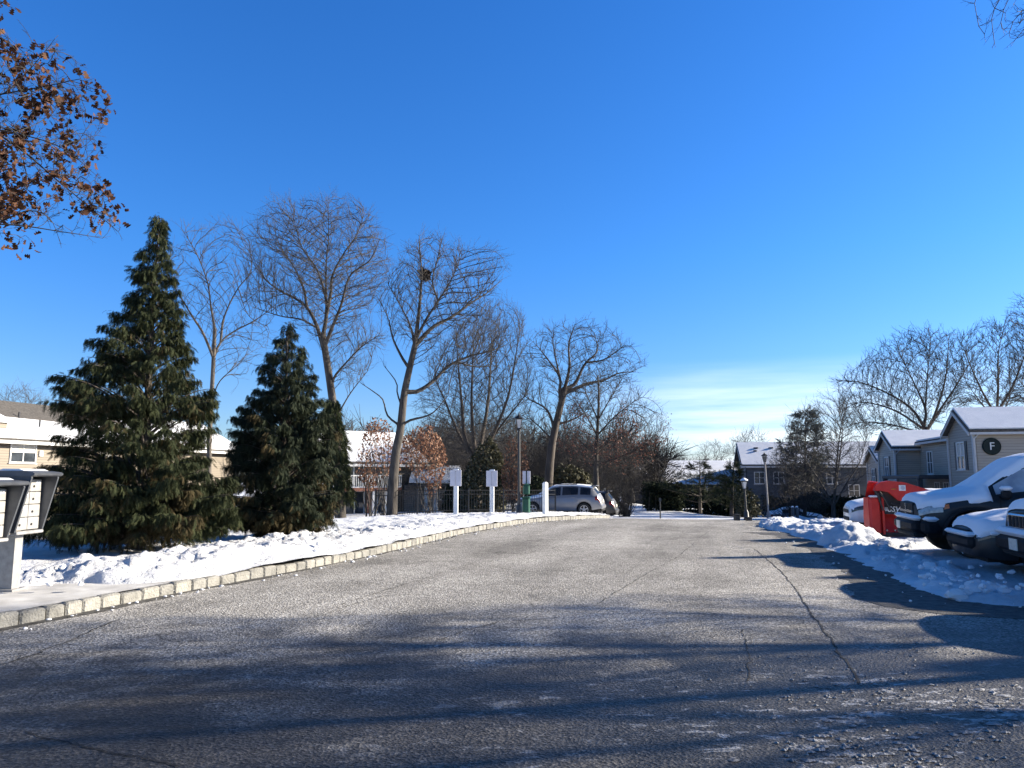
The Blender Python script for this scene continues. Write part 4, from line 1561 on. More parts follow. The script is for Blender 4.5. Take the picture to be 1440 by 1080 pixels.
def cypress(name, label, D, axis, left, right, n_limb, per, fs, seed, mats=('frond', 'frond_brown'), group=None, gap=.12, ground=None, cat='tree', kind='spray'):
    """axis: pixel points of the trunk from base up; left / right: half widths (px) by pixel height.
    Each bough carries side shoots, each side shoot a row of hanging flat sprays."""
    r = np.random.default_rng(seed)
    b = W(*axis[0], D)
    g = lawn_z(b[0], b[1]) if ground is None else ground
    root = thing(name, label, cat, (b[0], b[1], g), 0, group)
    off = np.array((b[0], b[1], g))
    ax = np.array([W(x, y, D) for x, y in axis]) - off
    ax[0, 2] = -.15
    top = ax[-1, 2]
    rows = np.arange(0, 1080, 10)
    zt = np.array([W(720, y, D)[2] for y in rows]) - g

    def row_at(z):
        return np.interp(z, zt[::-1], rows[::-1])

    def centre(z):
        return np.array([np.interp(z, ax[:, 2], ax[:, 0]), np.interp(z, ax[:, 2], ax[:, 1]), z])

    tr = MB()
    zs = np.linspace(-.1, top * .97, 14)
    tr.tube([centre(z) for z in zs], [max(.010, .016 * (top - z) + .008) for z in zs], 7)
    tr.build('trunk', M['bark_dark'], root, True)
    pos, dr, sz, br = [], [], [], MB()
    zl = np.concatenate([.10 + (top - .2) * np.sort(r.random(n_limb)) ** 1.3, r.uniform(.08, .7, n_limb // 9)])
    for li, z in enumerate(zl):
        row = row_at(z)
        az = li * 2.399 + r.normal(0, .5)
        hwl, hwr = np.interp(row, *left), np.interp(row, *right)
        cx = math.cos(az)
        hw = (hwr if cx > 0 else hwl) * abs(cx) + (hwl + hwr) / 2 * (1 - abs(cx))
        ln0 = hw / F * D
        rise = r.uniform(.15, .45) + (r.uniform(.25, .55) + .4 * z / top) * sstep(.25, 1.6, z)
        row = row_at(min(top * .985, z + ln0 * rise * .55))
        hwl, hwr = np.interp(row, *left), np.interp(row, *right)
        hw = (hwr if cx > 0 else hwl) * abs(cx) + (hwl + hwr) / 2 * (1 - abs(cx))
        ln = max(.05, hw / F * D * r.choice([r.uniform(.82, 1.0), r.uniform(.45, .85), r.uniform(1.0, 1.12)], p=[.45, .39, .16]) - fs * .3)
        o = centre(z)
        out = np.array((cx, math.sin(az), 0))
        side = np.array((-out[1], out[0], 0))
        npt = max(3, int(ln / .12))
        t_ = np.linspace(0, 1, npt + 1)
        pa = o + out * (ln * t_)[:, None] + np.array((0, 0, 1.0)) * (ln * (rise * t_ - .35 * rise * t_ ** 3))[:, None]
        br.tube(pa, list(np.linspace(.008 + .012 * ln, .004, npt + 1)), 4)
        nsub = max(3, int(per * ln + 3))
        for k in range(nsub):
            t = 1 - abs(r.normal(0, .30)) if k > 0 else 1.0
            if t < .15:
                continue
            q = np.array([np.interp(t, t_, pa[:, j]) for j in range(3)])
            sgn = 1 if k % 2 else -1
            sl = (.10 + .34 * ln * (1.05 - t)) * r.uniform(.5, 1.2)
            sdir = out * r.uniform(.4, 1.0) + side * sgn * r.uniform(.15, .9) + np.array((0, 0, r.uniform(-.25, .25)))
            sdir /= np.linalg.norm(sdir)
            m = max(3, int(sl / .05) + 2)
            for u_ in np.linspace(.15, 1, m):
                p = q + sdir * sl * u_ + np.array((0, 0, -.35 * sl * u_ * u_)) + r.normal(0, .018, 3)
                d = sdir * r.uniform(.35, 1.0) + r.normal(0, .25, 3) + np.array((0, 0, -r.uniform(.5, 2.2)))
                pos.append(p), dr.append(d), sz.append(r.uniform(.55, 1.25) * fs)
    for z in np.linspace(top * .8, top * 1.0, 26):
        az = r.uniform(0, 2 * PI)
        pos.append(centre(z)), dr.append(np.array((math.cos(az), math.sin(az), r.uniform(-.2, .8)))), sz.append(fs * r.uniform(.5, .9))
    br.build('boughs', M['bark_dark'], root)
    pos, dr, sz = np.array(pos), np.array(dr), np.array(sz)
    nz = fbm(pos[:, 0] * 1.0 + 7 * pos[:, 1], pos[:, 2], 1.3, 3, seed)
    keep = nz > np.quantile(nz, gap) + .16 * nstep(.55, .95, pos[:, 2] / top) - .08 - .2 * (1 - nstep(.12, .35, pos[:, 2] / top))
    pos, dr, sz = pos[keep], dr[keep], sz[keep]
    brown = fbm(pos[:, 0] + 3 * pos[:, 1], pos[:, 2], .8, 3, seed + 9) + .28 * (1 - pos[:, 2] / top) ** 2 + r.normal(0, .06, len(pos)) > .78
    for sel, mname, pn in ((~brown, mats[0], 'crown'), (brown, mats[1], 'brown_crown_sprays')):
        if sel.sum():
            v, f = place_fronds(pos[sel], dr[sel], sz[sel], seed + 2, kind)
            mesh_obj(pn, v, f, M[mname], root)
    print(name, len(pos))
    return root


cypress('cypress_tree', 'tall dark drooping evergreen at the kerb beside the mailboxes', 14.2,
        [(195, 768), (200, 690), (208, 560), (215, 430), (225, 300)],
        ((300, 340, 400, 470, 540, 600, 680, 765), (2, 17, 36, 68, 112, 118, 132, 140)),
        ((300, 340, 400, 470, 540, 600, 680, 765), (2, 15, 32, 48, 78, 98, 118, 132)),
        440, 30, .135, 41, gap=.20)
cypress('cypress_tree', 'smaller dark evergreen to the right of the tallest one', 17.2,
        [(398, 752), (399, 660), (402, 560), (405, 450)],
        ((450, 480, 520, 560, 600, 660, 720, 752), (3, 20, 42, 52, 70, 78, 74, 58)),
        ((450, 480, 520, 560, 600, 660, 720, 752), (3, 20, 40, 52, 68, 76, 74, 46)),
        350, 28, .15, 43, gap=.16, mats=('frond_dark', 'frond_brown'))


def bush(name, label, D, base, prof, mat, n, size, seed, group=None, cat='bush', twig_mat='twig_dark', depth=.8, hang=.2, leafy=True, gap=.1, stems=12, ground=None):
    """leafy or twiggy bush: stems fanning from the base, leaf-sized faces through the volume; prof = outline polygon in pixels"""
    r = np.random.default_rng(seed)
    b = W(base[0], base[1], D)
    g = gz(b[0], b[1]) if ground is None else ground
    off = np.array((b[0], b[1], g))
    root = thing(name, label, cat, off, 0, group)
    A = env_points(prof, D, n, depth, seed) - off
    st = []
    for k in range(stems):
        e = A[int(r.integers(len(A)))]
        s0 = np.array((r.normal(0, .15), r.normal(0, .15), -.1))
        m = (s0 + e) / 2 + r.normal(0, .15, 3) * np.array((1, 1, .3))
        pth = smooth_path([s0, m, e], .35)
        rad = np.linspace(.026, .007, len(pth))
        st.append(tubes(pth[:-1], pth[1:], rad[:-1], rad[1:], 4))
    v, f = merge(st)
    mesh_obj('stems', v, f, M[twig_mat], root)
    nz = fbm(A[:, 0] + 5 * A[:, 1], A[:, 2], .9, 3, seed)
    A = A[nz > np.quantile(nz, gap)]
    if leafy:
        v, f = leaves(A, size, seed + 1, hang=hang)
    else:
        d = r.normal(0, .7, A.shape) + np.array((0, 0, .5))
        (v, f), _ = twigs(A, d / np.linalg.norm(d, axis=1)[:, None], 1, (size * 3, size * 7), .008, seed + 1)
    mesh_obj('foliage' if leafy else 'crown', v, f, M[mat], root)
    return root


# ivy on the tall tree's trunk belongs to that tree
def ivy(root, D, pts, wpx, n, size, mat, seed, nm='ivy'):
    r = np.random.default_rng(seed)
    off = np.array(root.location)
    pth = smooth_path([W(x, y, D) for x, y in pts], .1)
    i = r.integers(0, len(pth), n)
    ww = np.interp(i, np.linspace(0, len(pth), len(wpx)), wpx) / F * D
    a = r.uniform(0, 2 * PI, n)
    rad = ww * (.55 + .5 * np.sqrt(r.random(n)))
    q = pth[i] + np.stack((np.cos(a) * rad, np.sin(a) * rad, r.normal(0, .08, n)), 1) - off
    d = np.stack((np.cos(a) * .6, np.sin(a) * .6, -r.uniform(.4, 1.6, n)), 1)
    v, f = place_fronds(q, d, r.uniform(.6, 1.3, n) * size, seed)
    mesh_obj(nm, v, f, M[mat], root)


ivy(treeB, 36, [(477, 700), (474, 660), (472, 620), (468, 585), (466, 562)], (17, 15, 13, 10, 7), 1500, .42, 'frond', 71)

# leaf nest, wedged in the crown
nc = W(597, 386, 33)
nst = thing('leaf_nest', 'dark ball of dead leaves wedged in the leaning tree crown', 'nest', nc)
q = RNG.normal(0, 1, (420, 3))
q = q / np.linalg.norm(q, axis=1)[:, None] * (RNG.random(420) ** .4 * .24)[:, None]
v, f = leaves(q, .16, 77)
mesh_obj('leaf_ball', v, f, M['nest'], nst)
st = twigs(q[:60], q[:60] / np.linalg.norm(q[:60], axis=1)[:, None], 1, (.2, .4), .008, 3)[0]
mesh_obj('sticks', st[0], st[1], M['twig_dark'], nst)

# russet-leaved understorey trees along the fence
RG = 'brown-leaved young trees along the fence'
bush('young_oak', 'brown-leaved young tree in front of the beige apartment porch', 37, (520, 728), [(500, 662), (503, 630), (514, 604), (528, 590), (540, 606), (556, 622), (566, 648), (556, 672), (540, 668), (522, 690), (510, 680)], 'russet_leaf', 1500, .13, 81, RG, 'tree', gap=.35, hang=.8)
bush('young_oak', 'bigger brown-leaved young tree right of the leaning trunk', 36, (603, 728), [(562, 640), (568, 612), (588, 598), (606, 596), (622, 618), (630, 648), (618, 684), (604, 700), (598, 676), (580, 668)], 'russet_leaf', 2300, .13, 82, RG, 'tree', gap=.3, hang=.9)
bush('young_oak', 'brown-leaved sapling hanging in front of the dark evergreen screen', 44, (722, 728), [(706, 700), (705, 640), (718, 612), (738, 620), (744, 660), (735, 705)], 'russet_leaf', 1500, .15, 83, RG, 'tree', gap=.3, hang=.9)
bush('young_oak', 'sparse brown-leaved branchlets left of the leaning trunk', 35, (545, 728), [(512, 645), (508, 605), (525, 585), (548, 592), (552, 640)], 'russet_leaf', 600, .12, 84, RG, 'tree', gap=.4, hang=.6)
# evergreen screen behind the signs
EG = 'evergreen shrubs behind the fence'
bush('evergreen_shrub', 'tall olive-green evergreen behind the second white sign', 45, (690, 730), [(648, 726), (650, 670), (668, 632), (690, 612), (706, 640), (712, 690), (708, 728)], 'olive', 5200, .20, 85, EG, 'shrub', hang=.7, gap=.12)
bush('evergreen_shrub', 'dark evergreen behind the first white sign', 46, (648, 730), [(622, 728), (626, 690), (640, 660), (658, 668), (664, 728)], 'frond_dark', 3200, .20, 86, EG, 'shrub', hang=.7, gap=.15)
bush('evergreen_shrub', 'yellow-green evergreen between the lamp post and the white marker post', 58, (800, 728), [(770, 728), (768, 690), (785, 655), (806, 650), (830, 668), (835, 728)], 'olive', 4200, .24, 87, EG, 'shrub', hang=.5, gap=.2)
bush('evergreen_shrub', 'dark rounded shrub behind the pet waste station', 52, (756, 728), [(738, 728), (738, 690), (752, 668), (770, 675), (776, 728)], 'frond_dark', 2200, .2, 88, EG, 'shrub', hang=.5)
BR = 'brown thickets behind the parked cars'
bush('thicket', 'brown twiggy thicket right of the red-leaved tree', 50, (882, 728), [(846, 722), (844, 655), (866, 630), (890, 632), (905, 660), (898, 695), (890, 722)], 'twig', 1700, .17, 89, BR, leafy=False, stems=60)
bush('thicket', 'brown twiggy thicket behind the silver SUV', 60, (800, 728), [(750, 720), (752, 650), (790, 612), (845, 615), (868, 650), (868, 720)], 'twig_dark', 6500, .18, 90, BR, leafy=False, stems=60)
bush('thicket', 'grey twiggy thicket behind the fence and signs', 62, (640, 728), [(545, 720), (555, 650), (600, 600), (720, 590), (765, 630), (770, 720)], 'twig_dark', 9000, .2, 91, BR, leafy=False, stems=120)
bush('thicket', 'low dark thicket at the left end of the far hedge', 54, (858, 728), [(842, 726), (846, 706), (862, 700), (880, 712), (884, 726)], 'frond_dark', 900, .16, 92, BR, stems=20)
bush('thicket', 'purplish bare thicket in front of the tall far house', 56, (1120, 732), [(1072, 720), (1070, 668), (1090, 640), (1130, 645), (1165, 660), (1160, 720)], 'twig_dark', 1500, .17, 93, BR, leafy=False, stems=70)


def pine(name, label, D, base, top, prof, seed, mat='needle', tiers=9, dens=1.0, group=None, lean=0.0, fs=.42):
    """open pine: separate horizontal boughs carrying needle tufts, with gaps between the tiers"""
    r = np.random.default_rng(seed)
    b = W(base[0], base[1], D)
    g = gz(b[0], b[1])
    off = np.array((b[0], b[1], g))
    root = thing(name, label, 'tree', off, 0, group)
    t3 = W(top[0], top[1], D) - off
    zz = np.linspace(-.1, t3[2], 10)
    cen = lambda z: np.array((t3[0] * (z / t3[2]) ** 1.3, 0, z))
    tr = MB()
    tr.tube([cen(z) for z in np.clip(zz, 0, None)], [max(.02, .13 * (1 - z / t3[2]) + .02) for z in zz], 7)
    tr.build('trunk', M['bark_dark'], root, True)
    pos, dr, br = [], [], MB()
    for i in range(tiers):
        zf = lerp(.2, .97, (i + r.uniform(-.2, .2)) / (tiers - 1))
        hw = np.interp(zf, *prof) / F * D
        for k in range(int(5 * dens + 2)):
            az = r.uniform(0, 2 * PI)
            ln = hw * r.uniform(.6, 1.1)
            out = np.array((math.cos(az), math.sin(az), 0))
            o = cen(zf * t3[2])
            pth = [o + out * ln * t + np.array((0, 0, ln * (.10 * t + .12 * t * t))) for t in np.linspace(0, 1, 5)]
            br.tube(pth, [.03, .025, .02, .014, .006], 4)
            for t in r.uniform(.3, 1, int(10 * dens + 14 * ln)):
                q = pth[0] + (pth[-1] - pth[0]) * t + np.array((-out[1], out[0], 0)) * r.normal(0, .22 * ln * (1.1 - t) + .05) + np.array((0, 0, r.normal(.03, .08)))
                pos.append(q)
                dr.append(out * .7 + r.normal(0, .5, 3) + np.array((0, 0, .45)))
    br.build('limbs', M['bark_dark'], root)
    v, f = place_fronds(np.array(pos), np.array(dr), r.uniform(.7, 1.3, len(pos)) * fs, seed, 'needle')
    mesh_obj('crown', v, f, M[mat], root)
    return root


pine('pine_tree', 'broad dark pine with flat boughs in front of the low far house', 61, (985, 728), (984, 652), ((0, .25, .5, .75, 1), (30, 52, 46, 30, 5)), 101, 'frond_dark', 7, .6, fs=.45)
pine('pine_tree', 'thinner green pine left of the short lamp post', 52, (1029, 730), (1032, 655), ((0, .3, .6, 1), (18, 26, 22, 6)), 102, 'frond', 8, .7, fs=.45)
pine('pine_tree', 'grey upright pine in front of the tall snowy roof', 58, (1132, 732), (1133, 577), ((0, .25, .45, .7, .9, 1), (14, 34, 40, 32, 20, 6)), 103, 'needle', 17, .85, fs=.48)
bush('yew_shrub', 'dark green mounded shrub beside the short lamp post', 50, (1052, 732), [(1036, 724), (1034, 696), (1050, 684), (1066, 700), (1070, 724)], 'olive', 1500, .17, 105, None, 'shrub', gap=.15)
# ------------------------------------------------------------------ buildings
def wall_rect(mb, a, b, z0, z1, th=.16):
    """wall from plan point a to b, thickness inwards (left of a->b)"""
    a, b = np.array(a, float), np.array(b, float)
    d = b - a
    ln = np.linalg.norm(d)
    n = np.array((-d[1], d[0])) / ln
    c = (a + b) / 2 + n * th / 2
    mb.box((c[0], c[1], (z0 + z1) / 2), (ln, th, z1 - z0), rz=math.atan2(d[1], d[0]))


def window(root, pos, rz, w, h, cols=2, rows=2, shutters=False, blind=False, frame='trim', sill=True, nm='window'):
    """pos: centre on the outer wall face; rz: rotation so that local -Y looks outwards"""
    def T(mb):
        R = rot(0, 0, rz)
        mb.v = [tuple(R @ np.array(q) + np.array(pos)) for q in mb.v]
        return mb
    f = MB()
    t = .075
    f.box((0, -.035, h / 2 - t / 2), (w, .07, t)).box((0, -.035, -h / 2 + t / 2), (w, .07, t))
    f.box((-w / 2 + t / 2, -.035, 0), (t, .07, h - 2 * t)).box((w / 2 - t / 2, -.035, 0), (t, .07, h - 2 * t))
    for k in range(1, cols):
        f.box((-w / 2 + w * k / cols, -.03, 0), (.06, .06, h - 2 * t))
    for k in range(1, rows):
        f.box((0, -.026, -h / 2 + h * k / rows), (w - 2 * t, .052, .05))
    if sill:
        f.box((0, -.05, -h / 2 - .03), (w + .14, .10, .06))
    fr = T(f).build(nm, M[frame], root)
    p = MB().box((0, -.006, 0), (w - 2 * t, .012, h - 2 * t))
    T(p).build('pane', M['pane'], fr)
    if blind:
        bl = MB().box((0, -.0165, h * .2), (w - 2 * t - .02, .007, h * .45))
        T(bl).build('blind', M['blind'], fr)
    if shutters:
        for sgn in (-1, 1):
            s_ = MB().box((sgn * (w / 2 + .2), -.022, 0), (.36, .044, h + .05))
            for k in range(9):
                s_.box((sgn * (w / 2 + .2), -.047, -h / 2 + h * (k + .5) / 9), (.28, .012, .05))
            T(s_).build('shutter', M['shutter'], root)
    return fr


def gable_roof(mb, x0, x1, y0, y1, ze, rise, axis='x', over=.35, th=.14):
    """two sloping slabs; ridge along axis"""
    if axis == 'x':
        ym = (y0 + y1) / 2
        k = rise / ((y1 - y0) / 2)
        a, b = y0 - over, y1 + over
        zl = ze - over * k
        mb.slab([(x0 - over, a, zl), (x1 + over, a, zl), (x1 + over, ym, ze + rise), (x0 - over, ym, ze + rise)], th)
        mb.slab([(x1 + over, b, zl), (x0 - over, b, zl), (x0 - over, ym, ze + rise), (x1 + over, ym, ze + rise)], th)
    else:
        xm = (x0 + x1) / 2
        k = rise / ((x1 - x0) / 2)
        a, b = x0 - over, x1 + over
        zl = ze - over * k
        mb.slab([(a, y1 + over, zl), (a, y0 - over, zl), (xm, y0 - over, ze + rise), (xm, y1 + over, ze + rise)], th)
        mb.slab([(b, y0 - over, zl), (b, y1 + over, zl), (xm, y1 + over, ze + rise), (xm, y0 - over, ze + rise)], th)


def downspout(root, x, y, z0, z1, nx, mat='trim_grey'):
    d = MB()
    d.tube([(x + nx * .34, y - .34, z1 + .02), (x + nx * .30, y - .30, z1 - .12), (x - .0, y - .09, z1 - .5), (x - .0, y - .09, z0)], .055, 6)
    return d.build('downspout', M[mat], root)


# --- long grey building with three gabled bays on the right
c0 = W(1372, 660, 46)
gF = gz(c0[0], c0[1]) - .05
bF = thing('apartment_building', 'long grey clapboard building with three snowy gabled bays, right of the lot', 'building', (c0[0], c0[1], gF), -math.atan2(.21, .98))
wm, rf, sn, fa = MB(), MB(), MB(), MB()
E0 = 5.5
bays = [(0.0, 4.3, 0.0, 0.0), (17.0, 5.0, -.4, .0), (30.0, 5.0, -1.2, 2.0)]
for i, (y0, wd, st_, xo) in enumerate(bays):
    ze, y1 = E0 + st_, y0 + wd
    ze_, x1 = ze, 13.0
    xo_ = xo
    for (a, b) in (((xo_, y0), (x1, y0)), ((x1, y1), (xo_, y1)), ((xo_, y1), (xo_, y0))):
        wall_rect(wm, b, a, -.6, ze) if False else wall_rect(wm, a, b, -.6, ze)
    wm.prism([(y0 + .02, ze - .01), (y1 - .02, ze - .01), ((y0 + y1) / 2, ze + 1.15)], xo_ + .02, xo_ + .18, 'x')
    gable_roof(rf, xo_, x1, y0, y1, ze + .02, 1.23)
    gable_roof(sn, xo_ + .06, x1, y0 + .06, y1 - .06, ze + .17, 1.25, th=.13)
    # fascia boards and corner trim
    ym, k = (y0 + y1) / 2, 1.23 / (wd / 2)
    for sgn in (-1, 1):
        ye = ym + sgn * (wd / 2 + .36)
        fa.slab([(xo_ - .36, ye, ze - .36 * k + .02), (xo_ - .36, ym, ze + 1.27), (xo_ - .36, ym, ze + 1.05), (xo_ - .36, ye, ze - .36 * k - .20)], .03 * -sgn)
        fa.box(((xo_ + x1) / 2, ye - sgn * .0, ze - .36 * k - .06), (x1 - xo_ + .6, .10, .14))
    fa.box((xo_ - .012, y0 - .012, ze / 2 - .3), (.16, .16, ze))
    fa.box((xo_ - .012, y1 + .012, ze / 2 - .3), (.16, .16, ze))
# recessed stretches between the bays
for i, (ya, yb, st_, xr) in enumerate(((4.3, 17.0, -.15, 1.9), (22.0, 30.0, -.9, 3.2))):
    ze = E0 + st_
    wall_rect(wm, (xr, yb), (xr, ya), -.6, ze)
    rf.slab([(xr - .4, yb - .3, ze), (xr - .4, ya + .3, ze), (9.0, ya + .3, ze + 1.7), (9.0, yb - .3, ze + 1.7)], .14)
    sn.slab([(xr - .3, yb - .32, ze + .17), (xr - .3, ya + .32, ze + .17), (9.0, ya + .32, ze + 1.87), (9.0, yb - .32, ze + 1.87)], .11)
    fa.box((xr - .42, (ya + yb) / 2, ze - .05), (.10, yb - ya - .6, .16))
wm.build('wall', M['siding_grey'], bF)
ro = rf.build('roof', M['shingle'], bF)
sn.build('roof_snow', M['snow'], ro)
fa.build('fascia', M['trim_grey'], bF)
RZ_ = -PI / 2
for (x, y, z, w_, h_, sh) in ((0, 2.15, 3.95, 1.35, 1.75, True), (1.9, 8.0, 3.8, 1.5, 1.9, False), (0, 19.5, 3.5, 1.35, 1.7, True), (2.0, 32.5, 2.7, 1.3, 1.6, True), (3.2, 25, 3.0, 1.3, 1.7, True), (0, 2.15, 1.2, 1.35, 1.5, False), (1.9, 14.5, 3.75, 1.3, 1.8, False)):
    window(bF, (x, y, z), RZ_, w_, h_, 2, 2, shutters=sh, blind=(y in (2.15,)))
downspout(bF, -.02, -.02, -.3, E0 - .1, 1)
downspout(bF, -.02, 16.95, -.9, E0 - .55, 1)
downspout(bF, 1.96, 29.95, -1.2, E0 - 1.35, 1)
# flat-roofed entry porch in the recess
po = MB()
po.box((.2, 11.0, 2.62), (3.2, 9.6, .28), bev=.05)
po.box((-1.25, 6.6, 1.1), (.32, .32, 3.0), bev=.03).box((-1.25, 15.4, 1.1), (.32, .32, 3.0), bev=.03)
pr = po.build('entry_porch', M['shutter'], bF)
for yy in (7.2, 9.2, 11.2, 13.2):
    window(pr, (1.9, yy, 1.5), RZ_, 1.1, 1.5, 2, 3, nm='window')
# round plaque with the letter
cx_, cz_ = .95, 4.45
pq = thing('round_plaque', 'round dark green plaque with a white letter F on the grey gable wall', 'sign', (0, 0, 0))
R_ = rot(0, 0, bF.rotation_euler.z)
pw = R_ @ np.array((cx_, -.02, 0)) + np.array(bF.location)
pq.location = (pw[0], pw[1], gF + cz_)
pq.rotation_euler = bF.rotation_euler
MB().lathe([(.50, -.05), (.52, -.03), (.52, 0), (.50, .0)], (0, -.03, 0), 40, 'y').build('disc', M['green_metal'] if False else noisemat('plaque_green', (.004, .009, .008), (.008, .016, .013), 8, .8, spec=.15), pq, True)
MB().lathe([(.455, -.012), (.475, -.012), (.475, 0), (.455, 0)], (0, -.08, 0), 40, 'y').build('rim', noisemat('plaque_rim', (.012, .018, .016), (.02, .028, .025), 8, .7, spec=.2), pq, True)
text_obj('F', .66, M['trim'], pq, (0, -.102, -.01), PI / 2, 0, 'letter', ext=.012)


# --- simple gabled house helper (local x along the ridge)
def house(name, label, p0, p1, depth, g, ze, rise, wallmat, over=.45, snow=True, side=1):
    """front wall runs from plan point p0 to p1; the house lies behind it (away from the camera side given by side)"""
    p0, p1 = np.array(p0, float), np.array(p1, float)
    d = p1 - p0
    ln = np.linalg.norm(d)
    root = thing(name, label, 'house' if 'house' in name else 'building', (p0[0], p0[1], g), math.atan2(d[1], d[0]))
    w_ = MB()
    for a, b in (((0, 0), (ln, 0)), ((ln, 0), (ln, depth)), ((ln, depth), (0, depth)), ((0, depth), (0, 0))):
        wall_rect(w_, a, b, -.8, ze)
    for x in (.02, ln - .18):
        w_.prism([(.02, ze - .01), (depth - .02, ze - .01), (depth / 2, ze + rise - .06)], x, x + .16, 'x')
    w_.build('wall', M[wallmat], root)
    r_ = MB()
    gable_roof(r_, 0, ln, 0, depth, ze + .02, rise, over=over)
    ro = r_.build('roof', M['shingle'], root)
    if snow:
        s_ = MB()
        gable_roof(s_, .05, ln - .05, .05, depth - .05, ze + .17, rise + .01, over=over, th=.12)
        s_.build('roof_snow', M['snow'], ro)
    fa_ = MB()
    k = rise / (depth / 2)
    fa_.box((ln / 2, -over - .02, ze - over * k - .06), (ln + 2 * over, .08, .20))
    for x in (-over - .02, ln + over + .02):
        for sgn in (-1, 1):
            ye = depth / 2 + sgn * (depth / 2 + over)
            fa_.slab([(x, ye, ze - over * k + .14), (x, depth / 2, ze + rise + .14), (x, depth / 2, ze + rise - .08), (x, ye, ze - over * k - .10)], .03)
    fa_.build('fascia', M['trim'] if wallmat == 'siding_tan' else M['trim_grey'], root)
    return root, ln, ro


# --- tan house at the far left: long front facing the road
pA, pB = W(-60, 660, 46), W(330, 660, 72)
gA = gz(pA[0], pA[1]) - .2
zeA = W(40, 616, 51)[2] - gA
hA, lnA, roA = house('tan_house', 'tan clapboard house with a double window, behind the mailboxes', pA[:2], pB[:2], 9, gA, zeA, 2.35, 'siding_tan', over=.6)


def along(px, p0, p1):
    """distance along the front p0-p1 where the pixel column px meets it"""
    a = (px - 720) / F
    k = math.cos(TH) * 1.0
    # x = a' * y on the level of the horizon
    aa = a / (math.cos(TH) - (540 - 672) / F * math.sin(TH))
    d = p1 - p0
    t = (aa * p0[1] - p0[0]) / (d[0] - aa * d[1])
    return t * np.linalg.norm(d[:2])


xw = along(29.5, pA, pB)
yw = pA[1] + (pB[1] - pA[1]) * xw / lnA
zw = W(29, 636, yw)[2] - gA
window(hA, (xw, 0, zw), 0, 1.95, 1.42, 2, 2, blind=True)
xw2 = along(150, pA, pB)
window(hA, (xw2, 0, zw), 0, 1.7, 1.42, 2, 2, blind=True)
MB().box((xw + 1.35, -.05, zw - .05), (.3, .1, .38), bev=.02).build('meter_box', M['trim'], hA)
# dormer-like raised gable with bare shingles where the snow has slid
dm = MB()
x0d = along(-35, pA, pB)
dm.slab([(xw - 1.5, 2.3, zeA + 1.50), (xw + 9.5, 1.9, zeA + 1.30), (xw + 11.0, 4.52, zeA + 2.74), (x0d - 2.5, 4.52, zeA + 2.74)], .06)
dm.build('bare_shingles', M['shingle'], roA)
for vx, vy, va in ((1.4, 2.2, 1.0), (2.1, 1.1, .5)):
    MB().tube([(xw + vx, vy, zeA + va), (xw + vx, vy, zeA + va + .85)], .06, 8).build('vent_pipe', M['black_metal'], roA)
pg = MB()
pg.box((x0d + .6, 1.15, zeA + .75), (3.4, 1.3, .5))
pg.build('dormer_wall', M['siding_tan'], hA)
ps = MB().slab([(x0d - 1.4, .3, zeA + .92), (x0d + 2.6, .3, zeA + .92), (x0d + 2.6, 2.3, zeA + 1.75), (x0d - 1.4, 2.3, zeA + 1.75)], .12)
ps.build('dormer_snow', M['snow'], roA)

# --- beige apartments seen between the trunks
pC, pD = W(430, 700, 56), W(592, 700, 62)
gC = gz(pC[0], pC[1]) - .1
zeC = W(500, 648, 58)[2] - gC
hC, lnC, roC = house('apartment_building', 'beige two-storey apartments with a balcony and sliding door between the trunks', pC[:2], pD[:2], 8.5, gC, zeC, 2.3, 'siding_tan', over=.5)


def at(px, py, p0, p1, root, g):
    x = along(px, p0, p1)
    y = p0[1] + (p1[1] - p0[1]) * x / np.linalg.norm((p1 - p0)[:2])
    return x, W(px, py, y)[2] - g


bx, bz = at(515, 688, pC, pD, hC, gC)
bal = MB()
bal.box((bx - .4, -.75, bz), (5.4, 1.5, .26))
bo = bal.build('balcony', M['rust_post'], hC)
MB().box((bx - .4, -.75, bz + .17), (5.3, 1.45, .08), bev=.03).build('balcony_snow', M['snow'], bo)
rl = MB()
rl.box((bx - .4, -1.46, bz + 1.05), (5.4, .06, .07))
for k in range(36):
    rl.box((bx - 3.05 + 5.3 * k / 35, -1.46, bz + .6), (.035, .035, .86))
rl.build('railing', M['trim'], bo)
for px in (507, 514, 531):
    xx, _ = at(px, 700, pC, pD, hC, gC)
    MB().box((xx, -1.38, bz / 2 - .3), (.22, .18, bz + .34)).build('porch_post', M['rust_post'] if px < 510 else M['trim'], hC)
for (px, py, w_, h_, c, r_) in ((499, 707, 1.7, 2.0, 2, 1), (497, 672, 1.7, 2.0, 2, 1), (548, 672, 1.3, 1.3, 2, 2), (540, 707, 1.2, 1.9, 1, 1), (458, 680, 1.3, 1.4, 2, 2)):
    xx, zz = at(px, py, pC, pD, hC, gC)
    window(hC, (xx, 0, zz), 0, w_, h_, c, r_)
# sunlit end bay
eb = MB()
eb.box((lnC + .9, 2.2, zeC / 2 - .6), (1.9, 6.4, zeC + .6))
ebo = eb.build('end_bay', M['siding_tan'], hC)
for (py, h_) in ((708, 1.0), (697, .9)):
    zz = W(601, py, 62)[2] - gC
    window(ebo, (lnC + 1.2, -1.0, zz), 0, .8, .85, 1, 2, nm='window')
